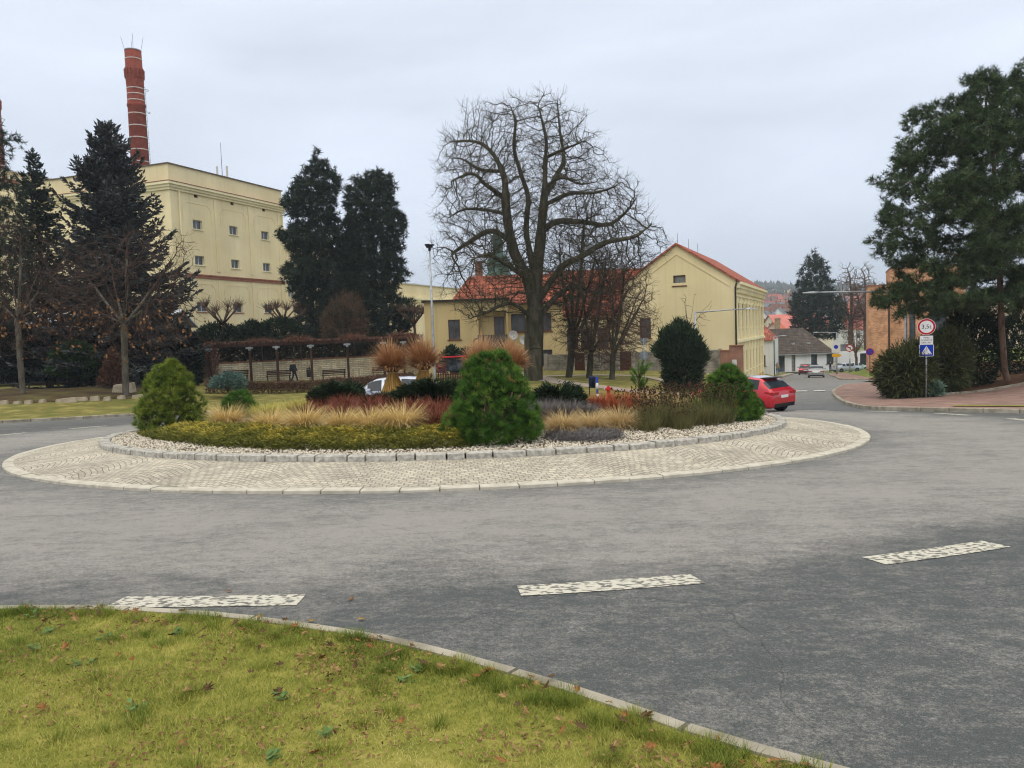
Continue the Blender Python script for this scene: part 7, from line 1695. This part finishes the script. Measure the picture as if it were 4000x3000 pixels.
M_BLKC = mat('black_cloth', lin((30, 31, 36)), lin((46, 48, 54)), scale=6, rough=.85); M_BLUC = mat('blue_jeans', lin((72, 96, 130)), lin((92, 116, 148)), scale=8, rough=.9); M_HAIR = mat('dark_hair', lin((34, 26, 22)), lin((52, 40, 34)), scale=20, rough=.7); M_TANC = mat('tan_cloth', lin((148, 128, 104)), lin((168, 148, 124)), scale=8, rough=.9); M_PALC = mat('pale_coat', lin((206, 200, 190)), lin((190, 184, 176)), scale=8, rough=.9); M_GRYC = mat('grey_cloth', lin((92, 98, 110)), lin((120, 126, 138)), scale=8, rough=.9); M_FAIR = mat('fair_hair', lin((150, 118, 84)), lin((170, 138, 100)), scale=20, rough=.7)
px_, py_ = X(633, 60.2), 60.2; zpz = gz(px_, py_) + .1
person('dark haired person in a black jacket walking past the benches', (px_, py_, zpz), R(-4), M_BLKC, M_BLKC, M_HAIR, arms=((.12, .12), (.06, .1)))
bp = thing('backpack', 'dark backpack on the back of the walking person', 'backpack', (px_-.20, py_, zpz + 1.18), R(-4)); mb = MB(); mb.lathe([(.02, -.26), (.15, -.24), (.17, -.05), (.16, .14), (.10, .25), (.01, .28)], 12); b_ = mb.build('bag', M_BLKC, bp); b_.scale = (.75, 1, 1)
mb = MB(); mb.lathe([(.02, -.13), (.09, -.11), (.09, .05), (.02, .07)], 10, (-.10, 0, -.08)); mb.build('pocket', M_GRYC, bp)
gl = lambda px, Y: (X(px, Y), Y, gz(X(px, Y), Y) + .13)
person('person in black seated height beside the white house wall, far down the street', gl(1668, 104), R(60), M_BLKC, M_BLKC, M_HAIR, stride=.08, h=1.5)['label'] = 'short person in black close to the white house wall, far down the street'
person('person in a tan jacket and blue jeans on the far left pavement', gl(1679, 105), R(60), M_TANC, M_BLUC, M_FAIR, stride=.15, h=1.7)
person('person in black standing before the right cottage window', gl(1793, 119.5), R(-60), M_BLKC, M_BLKC, M_HAIR, stride=.05, h=1.7)
person('person in a pale coat standing at the right end of the cottage', gl(1803, 118.5), R(200), M_PALC, M_BLKC, M_FAIR, stride=.05, h=1.75, coat_long=True)

# ================================================================ street furniture
def bench(px, Y, label):
    x = X(px, Y); t = thing('park_bench', label, 'bench', (x, Y, gz(x, Y) + .1), R(8), group='benches along the stone wall'); 
    mb = MB(); [mb.box(-.95, .95, -.05 + k*.11, .045 + k*.11, .44, .475) for k in range(4)]; mb.build('seat', M_PERG, t)
    mb = MB(); [mb.box(-.95, .95, .40 + k*.035, .43 + k*.035, .56 + k*.12, .65 + k*.12) for k in range(3)]; mb.build('backrest', M_PERG, t)
    for s in (-.86, .86):
        mb = MB(); mb.bar((s, -.05, 0), (s, 0, .44), .05); mb.bar((s, .42, 0), (s, .36, .44), .05); mb.bar((s, -.06, .42), (s, .40, .42), .045); mb.bar((s, .38, .42), (s, .52, .90), .045); mb.tube([(s, -.04, .44), (s, -.05, .62), (s, .12, .66), (s, .42, .64)], .02, 6); mb.build('side_frame', M_DARKM, t)
    return t
bench(598, 61.2, 'dark wooden bench just left of the walking person'); bench(718, 62.8, 'dark wooden bench in the middle of the stone wall, right of the litter bin'); bench(826, 65, 'dark wooden bench at the right end of the stone wall, by the straw sheaf'); bench(505, 60.4, 'dark wooden bench mostly hidden behind the blue juniper')
def zat(px, Y, off=.1): x = X(px, Y); return (x, Y, gz(x, Y) + off)
lb = thing('litter_bin', 'black litter bin on the promenade between two benches', 'litter bin', zat(665, 62)); mb = MB(); mb.lathe([(.02, .35), (.19, .35), (.21, .95), (.18, .95), (.17, .5)], 14); mb.build('bucket', M_DARKM, lb); mb = MB(); mb.tube([(0, .24, 0), (0, .24, 1.25)], .035, 6); mb.lathe([(.22, 1.02), (.24, 1.05), (.02, 1.12)], 14); mb.build('post', M_DARKM, lb)
M_BRH = mat('brown_hedge', lin((78, 58, 46)), lin((122, 96, 76)), scale=1.0, c3=lin((98, 74, 58)), attr=True, lo=.1, hi=.9)
hl = [(X(440, 47.5), 47.5), (X(520, 48.5), 48.5), (X(600, 49.5), 49.5), (X(700, 51), 51), (X(800, 53.5), 53.5), (X(880, 57), 57)]
hedge_along('hedge', 'low brown leafless hedge in front of the benches', 'hedge', hl, lambda x, y: zg(x, y) + .1, .66, 1.3, 7000, M_BRH, L=.16, wd=.05, wave=.1)
# tall mast with floodlights
fp = zat(937, 48); fm_ = thing('lamp_mast', 'tall grey lamp mast with a small black floodlight head', 'street lamp', fp); fh = float(at(925, 536, 48)[2]) - fp[2]
mb = MB(); mb.tube([(0, 0, -.2), (0, 0, 1.2), (0, 0, fh*.5), (0, 0, fh-.1)], [.10, .095, .075, .05], 10); mb.build('pole', M_GALV, fm_); mb = MB(); mb.box(-.20, .20, -.12, .12, fh+.02, fh+.14); mb.box(-.26, .04, -.2, .02, fh+.145, fh+.24); mb.box(-.02, .28, -.05, .16, fh+.145, fh+.23); mb.tube([(0, 0, fh-.16), (0, 0, fh+.02)], .085, 8); mb.build('floodlight', M_TRIM, fm_)
def arm_lamp(px, Y, ytop, pxe, label, group, head_l=.75, drop=0.0, px_arm=None, lit=False):
    x, _, z = zat(px, Y); h = float(at(px, ytop, Y)[2]) - z; dx = X(pxe, Y) - x; s = 1 if dx > 0 else -1; t = thing('street_lamp', label, 'street lamp', (x, Y, z), group=group)
    mb = MB(); mb.tube([(0, 0, -.2), (0, 0, 1.0), (0, 0, h)], [.085, .08, .06], 10); mb.build('pole', M_GALV, t)
    mb = MB(); mb.tube([(0, 0, h-.03), (dx*.5, 0, h+.06), (dx - s*head_l*.9, 0, h+.1)], [.05, .042, .035], 8); mb.build('arm', M_GALV, t)
    mb = MB(); c = dx - s*head_l; mb.add([(c, -.06, h+.07), (c, .06, h+.07), (c+s*head_l*.4, .15, h+.06), (dx, .09, h+.08), (dx, -.09, h+.08), (c+s*head_l*.4, -.15, h+.06)] + [(c, -.05, h+.13), (c, .05, h+.13), (c+s*head_l*.4, .10, h+.17), (dx, .07, h+.12), (dx, -.07, h+.12), (c+s*head_l*.4, -.10, h+.17)], [(0, 1, 2, 3, 4, 5), (11, 10, 9, 8, 7, 6)] + [(i, (i+1) % 6, 6+(i+1) % 6, 6+i) for i in range(6)]); mb.build('luminaire', M_GALV, t); return t
al = 'arm lamps over the crossing and street'
arm_lamp(1503, 50, 674, 1636, 'crossing lamp with a long arm reaching over the yellow house front', al)
arm_lamp(1957, 40, 629, 1735, 'crossing lamp with a very long arm, its pole behind the right bank', al, head_l=.9)
arm_lamp(1672, 101, 727, 1700, 'street lamp before the white house with its arm pointing right', al); arm_lamp(1808, 103, 718, 1757, 'street lamp by the parking sign with its arm pointing left', al)
pl = thing('park_lamp', 'small dark park lamp in front of the ochre house', 'street lamp', zat(1023, 60)); mb = MB(); mb.tube([(0, 0, -.1), (0, 0, 2.9)], [.06, .04], 8); mb.build('pole', M_DARKM, pl); mb = MB(); mb.tube([(0, 0, 2.75), (.1, 0, 2.98), (.5, 0, 3.12)], [.05, .06, .04], 8); mb.build('luminaire', M_DARKM, pl)
# ---- signs
M_SRED = mat('sign_red', lin((178, 22, 34)), lin((160, 18, 30)), scale=5, rough=.4); M_SWHT = mat('sign_white', lin((224, 224, 224)), lin((206, 206, 208)), scale=5, rough=.4); M_SBLU = mat('sign_blue', lin((24, 60, 172)), lin((20, 50, 150)), scale=5, rough=.4); M_SBLK = mat('sign_black', lin((22, 22, 24)), lin((30, 30, 32)), scale=5, rough=.5); M_SBACK = mat('sign_back', lin((118, 126, 134)), lin((138, 146, 154)), scale=5, rough=.5, metal=.3); M_SYEL = mat('sign_yellow', lin((232, 178, 36)), lin((214, 160, 30)), scale=5, rough=.4)
def rounded(w, h, r, k=5):
    out = []
    for cx_, cy_, a0 in ((w/2-r, h/2-r, 0), (-w/2+r, h/2-r, 90), (-w/2+r, -h/2+r, 180), (w/2-r, -h/2+r, 270)):
        out += [(cx_ + r*math.cos(R(a0+90*i/k)), cy_ + r*math.sin(R(a0+90*i/k))) for i in range(k+1)]
    return out
def plate(t, poly, z, y, th, m, name):
    mb = MB(); mb.prism([(p[0], p[1]+z) for p in poly], y-th, y); return mb.build(name, m, t)
def circ_(r, n=32): return [(r*math.cos(a), r*math.sin(a)) for a in np.linspace(0, 2*math.pi, n, endpoint=False)]
sx, sy = X(2001, 32, 850), 32.0; sz = gz(sx, sy) + .15; sg = thing('road_sign', 'post with a red ringed weight limit, a text plate and a blue pedestrian crossing sign', 'road sign', (sx, sy, sz), R(-22)); Zs = lambda y: float(at(1998, y, 32)[2]) - sz
mb = MB(); mb.tube([(0, .05, -.3), (0, .05, Zs(690))], .035, 8); mb.build('post', M_GALV, sg)
zc = Zs(706); pq = plate(sg, circ_(.34), zc, 0, .02, M_SWHT, 'weight_limit_sign'); ringm = MB(); a = np.linspace(0, 2*math.pi, 40, endpoint=False); ringm.add([(r_*math.cos(b), -.0235, zc + r_*math.sin(b)) for r_ in (.325, .255) for b in a], [(i, (i+1) % 40, 40+(i+1) % 40, 40+i) for i in range(40)]); ringm.build('red_ring', M_SRED, pq); text_mesh('3,5t', .24, M_SBLK, pq, (0, -.0245, zc))
zc = Zs(735); pq = plate(sg, rounded(.52, .40, .03), zc, 0, .02, M_SBLK, 'text_plate'); plate(pq, rounded(.49, .37, .02), zc, -.0205, .003, M_SWHT, 'face'); 
for s, dz in (('MIMO', .10), ('DOPRAVNÍ', 0), ('OBSLUHY', -.10)): text_mesh(s, .085, M_SBLK, pq, (0, -.0255, zc+dz))
zc = Zs(757); pq = plate(sg, rounded(.54, .50, .04), zc, 0, .02, M_SWHT, 'crossing_sign'); plate(pq, rounded(.50, .46, .03), zc, -.0205, .003, M_SBLU, 'face'); plate(pq, [(-.205, -.165), (.205, -.165), (0, .19)], zc, -.0243, .002, M_SWHT, 'triangle')
mb = MB(); zz = zc; L_ = lambda p, q, w: mb.bar((p[0], -.0275, zz+p[1]), (q[0], -.0275, zz+q[1]), .003, w) if abs(p[0]-q[0]) > abs(p[1]-q[1]) else mb.bar((p[0], -.0275, zz+p[1]), (q[0], -.0275, zz+q[1]), w, .003)
mb.disc((0.005, -.0275, zz+.105), .02, 'y', 14, .002); L_((.003, .085), (0, 0), .042); L_((0, .0), (-.05, -.125), .026); L_((.005, .0), (.045, -.125), .026); L_((0, .07), (-.05, .0), .018); L_((.01, .07), (.05, .01), .018)
for k in (-.13, -.065, .075, .14): mb.box(k-.018, k+.018, -.0285, -.0265, zz-.155, zz-.125)
mb.build('pictogram', M_SBLK, pq)
# backs of the give way and blue direction signs
sb = thing('road_sign', 'grey backs of a triangular and a round sign on one post beside the garden wall', 'road sign', zat(1391, 54)); hb_ = float(at(1388, 731, 54)[2]) - sb.location[2]
mb = MB(); mb.tube([(0, 0, -.2), (0, 0, hb_+.02)], .035, 8); mb.build('post', M_GALV, sb); plate(sb, [(-.33, .0), (.33, .0), (0, -.58)], hb_, .07, .02, M_SBACK, 'triangle_back'); plate(sb, circ_(.32), hb_-1.2, .07, .02, M_SBACK, 'round_back')
mb = MB(); mb.box(-.14, .14, .03, .05, hb_-.16, hb_-.12); mb.box(-.14, .14, .03, .05, hb_-1.12, hb_-1.08); mb.box(-.14, .14, .03, .05, hb_-1.32, hb_-1.28); mb.build('clamps', M_GALV, sb)
# no parking, parking plate, no left turn
np_ = thing('road_sign', 'round blue no parking sign with a red slash in front of the brick hall', 'road sign', zat(1879, 76), R(-25)); zc = float(at(1876, 760, 76)[2]) - np_.location[2]; mb = MB(); mb.tube([(0, .04, -.2), (0, .04, zc+.3)], .04, 8); mb.build('post', M_DARKM, np_); pq = plate(np_, circ_(.36), zc, 0, .02, M_SRED, 'sign'); plate(pq, circ_(.30), zc, -.0205, .003, M_SBLU, 'face'); mb = MB(); mb.bar((-.2, -.0265, zc+.2), (.2, -.0265, zc-.2), .06, .003); o_ = mb.build('slash', M_SRED, pq)
mb = MB(); mb.bar((-.205, -.0275, zc+.205), (.205, -.0275, zc-.205), .004, .07); mb.build('slash', M_SRED, pq)
ps = thing('road_sign', 'white sign with a blue round emblem above a yellow arrow plate by the street lamp', 'road sign', zat(1806, 100), R(-20)); zc = float(at(1808, 751, 100)[2]) - ps.location[2]; mb = MB(); mb.tube([(0, .04, -.2), (0, .04, zc+.5)], .04, 8); mb.build('post', M_GALV, ps); pq = plate(ps, rounded(1.05, 1.3, .06), zc, 0, .03, M_SWHT, 'panel'); plate(pq, circ_(.26), zc+.1, -.031, .004, M_SBLU, 'emblem'); plate(ps, [(-.5, -.2), (.45, -.2), (.65, 0), (.45, .2), (-.5, .2)], zc-1.0, 0, .03, M_SYEL, 'arrow_plate')
nl = thing('road_sign', 'round no left turn sign with red ring above small plates near the yard wall', 'road sign', zat(1835, 108), R(-20)); zc = float(at(1834, 752, 108)[2]) - nl.location[2]; mb = MB(); mb.tube([(0, .04, -.2), (0, .04, zc+.5)], .04, 8); mb.build('post', M_GALV, nl); pq = plate(nl, circ_(.52), zc, 0, .03, M_SRED, 'sign'); plate(pq, circ_(.40), zc, -.031, .004, M_SWHT, 'face'); mb = MB(); mb.bar((.1, -.04, zc-.25), (.1, -.04, zc+.12), .1, .004); mb.bar((.14, -.04, zc+.1), (-.16, -.04, zc+.1), .004, .1); mb.prism([(-.14, zc+.23), (-.14, zc-.03), (-.29, zc+.1)], -.042, -.038); mb.build('arrow', M_SBLK, pq); mb = MB(); mb.bar((-.3, -.043, zc+.3), (.3, -.043, zc-.3), .004, .09); mb.build('slash', M_SRED, pq); plate(nl, rounded(.6, .4, .03), zc-.85, 0, .03, M_SWHT, 'plate'); plate(nl, circ_(.2), zc-1.3, 0, .03, M_SWHT, 'small_plate')
ib = thing('sign_board', 'grey direction board on two posts behind the parking sign', 'sign', zat(1822, 112), R(-15)); 
for s in (-.9, .9): mb = MB(); mb.tube([(s, .04, -.2), (s, .04, 4.3)], .05, 8); mb.build('post', M_GALV, ib)
mb = MB(); mb.box(-1.3, 1.3, -.02, .02, 3.2, 4.2); mb.build('board', M_SBACK, ib)
# blue and white marker post, bin, hydrant
mk = thing('marker_post', 'slim blue and white marker post on the lawn beyond the grey lavender', 'post', zat(1288, 39)); mb = MB(); mb.tube([(0, 0, -.1), (0, 0, 1.12)], .055, 10); mb.build('post', M_SBLU, mk)
for z0_, z1_ in ((.02, .26), (.50, .82)): mb = MB(); mb.tube([(0, 0, z0_), (0, 0, z1_)], .058, 10); mb.build('white_band', M_SWHT, mk)
nb = thing('litter_bin', 'small navy litter bin on a post just left of the marker post', 'litter bin', zat(1278, 41.5)); M_NAVY = mat('navy_plastic', lin((26, 34, 62)), lin((36, 44, 76)), scale=4, rough=.5); mb = MB(); mb.lathe([(.01, .42), (.15, .42), (.18, .95), (.19, 1.0), (.03, 1.06)], 12); mb.build('bucket', M_NAVY, nb); mb = MB(); mb.tube([(-.17, .05, -.1), (-.17, .05, 1.1)], .03, 6); mb.build('post', M_NAVY, nb)
hy = thing('hydrant', 'short red fire hydrant with white caps on the lawn', 'hydrant', zat(1312, 40)); M_HYD = mat('hydrant_red', lin((186, 30, 36)), lin((160, 22, 28)), scale=8, rough=.4); mb = MB(); mb.lathe([(.12, -.05), (.12, .03), (.085, .04), (.085, .36), (.13, .38), (.13, .43), (.10, .46), (.09, .54), (.05, .60), (.01, .61)], 14); mb.build('barrel', M_HYD, hy)
for s in (-1, 1): mb = MB(); mb.tube([(0, 0, .46), (s*.17, 0, .46)], .05, 8); c_ = mb.build('outlet', M_HYD, hy); mb = MB(); mb.tube([(s*.172, 0, .46), (s*.205, 0, .46)], .055, 8); mb.build('cap', M_SWHT, c_)
# info stand with red roof and picket fence
ik = thing('information_stand', 'brown information stand with a bright red roof and dark picture panel', 'stand', zat(981, 58), R(3)); M_SRF = mat('stand_red', lin((206, 44, 60)), lin((186, 36, 50)), scale=3, rough=.6); M_SBR = mat('stand_brown', lin((72, 42, 40)), lin((92, 56, 52)), scale=3)
for s in (-.68, .68): mb = MB(); mb.box(s-.06, s+.06, -.05, .05, -.1, 1.75); mb.build('post', M_SBR, ik)
mb = MB(); mb.box(-.62, .62, -.03, .03, .72, 1.68); mb.build('panel', mat('dark_picture', lin((36, 44, 52)), lin((92, 96, 104)), scale=2.2, c3=lin((52, 60, 66))), ik); mb = MB(); mb.prism([(-.92, 1.72), (.92, 1.72), (.92, 1.80), (-.92, 1.80)], -.42, .42); mb.build('roof', M_SRF, ik)
ib2 = thing('information_stand', 'lower brown board with a red picture left of the red roofed stand', 'stand', zat(948, 58.5), R(3)); mb = MB(); mb.box(-.5, .5, -.03, .03, .55, 1.35); mb.build('panel', M_SBR, ib2); mb = MB(); mb.lathe([(.02, -.01), (.15, 0), (.02, .01)], 14, (0, 0, 0)); d_ = mb.build('picture', mat('picture_red', lin((150, 50, 48)), lin((120, 40, 40)), scale=6), ib2); d_.location = (0, -.04, 1.0); d_.rotation_euler = (R(90), 0, 0)
for s in (-.45, .45): mb = MB(); mb.box(s-.04, s+.04, .031, .10, -.1, 1.3); mb.build('post', M_SBR, ib2)
pf = thing('picket_fence', 'low brown picket fence in front of the information stands', 'fence', zat(962, 57.2)); mb = MB(); [mb.box(-1.35 + k*.18, -1.26 + k*.18, -.015, .015, -.05, .62 + .03*(k % 2)) for k in range(17)]; mb.build('pickets', M_SBR, pf); mb = MB(); mb.box(-1.4, 1.75, .016, .05, .15, .21); mb.box(-1.4, 1.75, .016, .05, .45, .51); mb.build('rails', M_SBR, pf)
for k, (px, Y) in enumerate([(975, 62), (1005, 61.5)]): bush('conifer_shrub', ['dark shrub behind the red roofed stand, left of two', 'dark shrub behind the red roofed stand, right of two'][k], 'shrub', px, 800, Y, [(px-22, 800), (px-24, 778), (px-8, 752+k*6), (px+6, 750+k*6), (px+20, 776), (px+18, 800)], 700, M_YEW, L=.3, wd=.1, seed=60+k)
# shed, stone block and edging stones on the left
sx0 = X(-60, 66); shed = thing('low_shed', 'low grey shed with a pale metal roof behind the dark shrubs on the left', 'shed', (sx0, 66, -1.2), R(4)); SW = X(345, 66) - sx0; mb = MB(); so2 = [(u, u+1.6, 2.0, 3.2) for u in (2, 6, 10.2, 12.6)]; wallface(mb, front, SW, 0, 4.6, so2); mb.quad((SW, 0, 0), (SW, 7, 0), (SW, 7, 4.6), (SW, 0, 4.6)); mb.build('wall', plaster('grey_shed', (84, 88, 92), (102, 106, 110)), shed)
for o in so2: window(shed, front, o, nv=1, fm=M_WHITEF, gm=M_GLASSL)
gable_roof(shed, SW, 7, 4.6, 5.9, mat('metal_roof', lin((172, 176, 186)), lin((196, 200, 208)), scale=1, rough=.5), over=.5)
st = thing('stone_block', 'large rough stone block lying behind the pale trunk', 'stone', (X(262, 44.5), 44.5, gz(X(262, 44.5), 44.5) + .08), R(8)); mb = MB(); V = np.array([(-.6, -.3, 0), (.6, -.3, 0), (.62, .3, 0), (-.6, .3, 0), (-.5, -.24, .5), (.56, -.26, .62), (.56, .26, .6), (-.48, .26, .52)]); mb.add(V, [(0, 3, 2, 1), (4, 5, 6, 7), (0, 1, 5, 4), (1, 2, 6, 5), (2, 3, 7, 6), (3, 0, 4, 7)]); mb.build('block', mat('field_stone', lin((142, 130, 110)), lin((168, 156, 136)), scale=4, bump=.6, bscale=12), st, bevel=.05)
stp = None
for k, px in enumerate([8, 38, 62, 92, 128, 150, 176, 205, 232, 262, 300, 335]):
    y = 873 - px*.045 + (k % 3); p = hit(px, y, lambda a, b: gz(a, b) + .12)
    if stp is None:
        mb = MB(); mb.add([(-.3, -.14, -.05), (.3, -.16, -.05), (.28, .14, -.05), (-.3, .15, -.05), (-.24, -.1, .2), (.22, -.12, .24), (.24, .1, .22), (-.22, .12, .18)], [(0, 3, 2, 1), (4, 5, 6, 7), (0, 1, 5, 4), (1, 2, 6, 5), (2, 3, 7, 6), (3, 0, 4, 7)]); stp = o = mb.build('edging_stone', MATS['field_stone'], bevel=.03)
    else: o = stp.copy(); COL.objects.link(o)
    o.location = p; o.rotation_euler = (0, 0, random.uniform(-.3, .3)); o.scale = (random.uniform(.5, 1.4), 1, random.uniform(.6, 1.1)); tag(o, 'rough pale edging stone between the left verge lawn and the leaf litter', 'stone', 'edging stones along the left verge')
M_LEAFL = mat('leaf_litter', lin((84, 62, 46)), lin((122, 92, 66)), scale=4, c3=lin((100, 96, 54)), rough=.95, bump=.6, bscale=30)
pz = lambda px, y: tuple(hit(px, y, lambda a, b: gz(a, b) + .12)[:2])
sheet('soil', [pz(-250, 884), pz(0, 873), pz(150, 867), pz(300, 860), pz(420, 852), (X(420, 58), 58), (X(200, 60), 60), (X(-250, 58), 58)], mat('litter_ground', lin((62, 52, 36)), lin((92, 86, 50)), scale=.7, c3=lin((78, 64, 44)), rough=.95, bump=.5, bscale=20), res=1.2, dz=.13)
# ================================================================ haze over the valley
hm = bpy.data.materials.new('haze'); hm.use_nodes = True; n_ = hm.node_tree.nodes; n_.remove(n_['Principled BSDF'])
pv = n_.new('ShaderNodeVolumePrincipled'); pv.inputs['Color'].default_value = (0.78, 0.88, 1.0, 1); pv.inputs['Density'].default_value = 0.00036; pv.inputs['Anisotropy'].default_value = 0.0
hm.node_tree.links.new(pv.outputs[0], n_['Material Output'].inputs['Volume'])
mb = MB(); mb.box(-1180, 1430, -70, 1500, -16, 96); hz_ = mb.build('haze', hm); hz_['kind'] = 'stuff'; tag(hz_, 'thin bluish winter haze lying over the town and hills', 'haze')
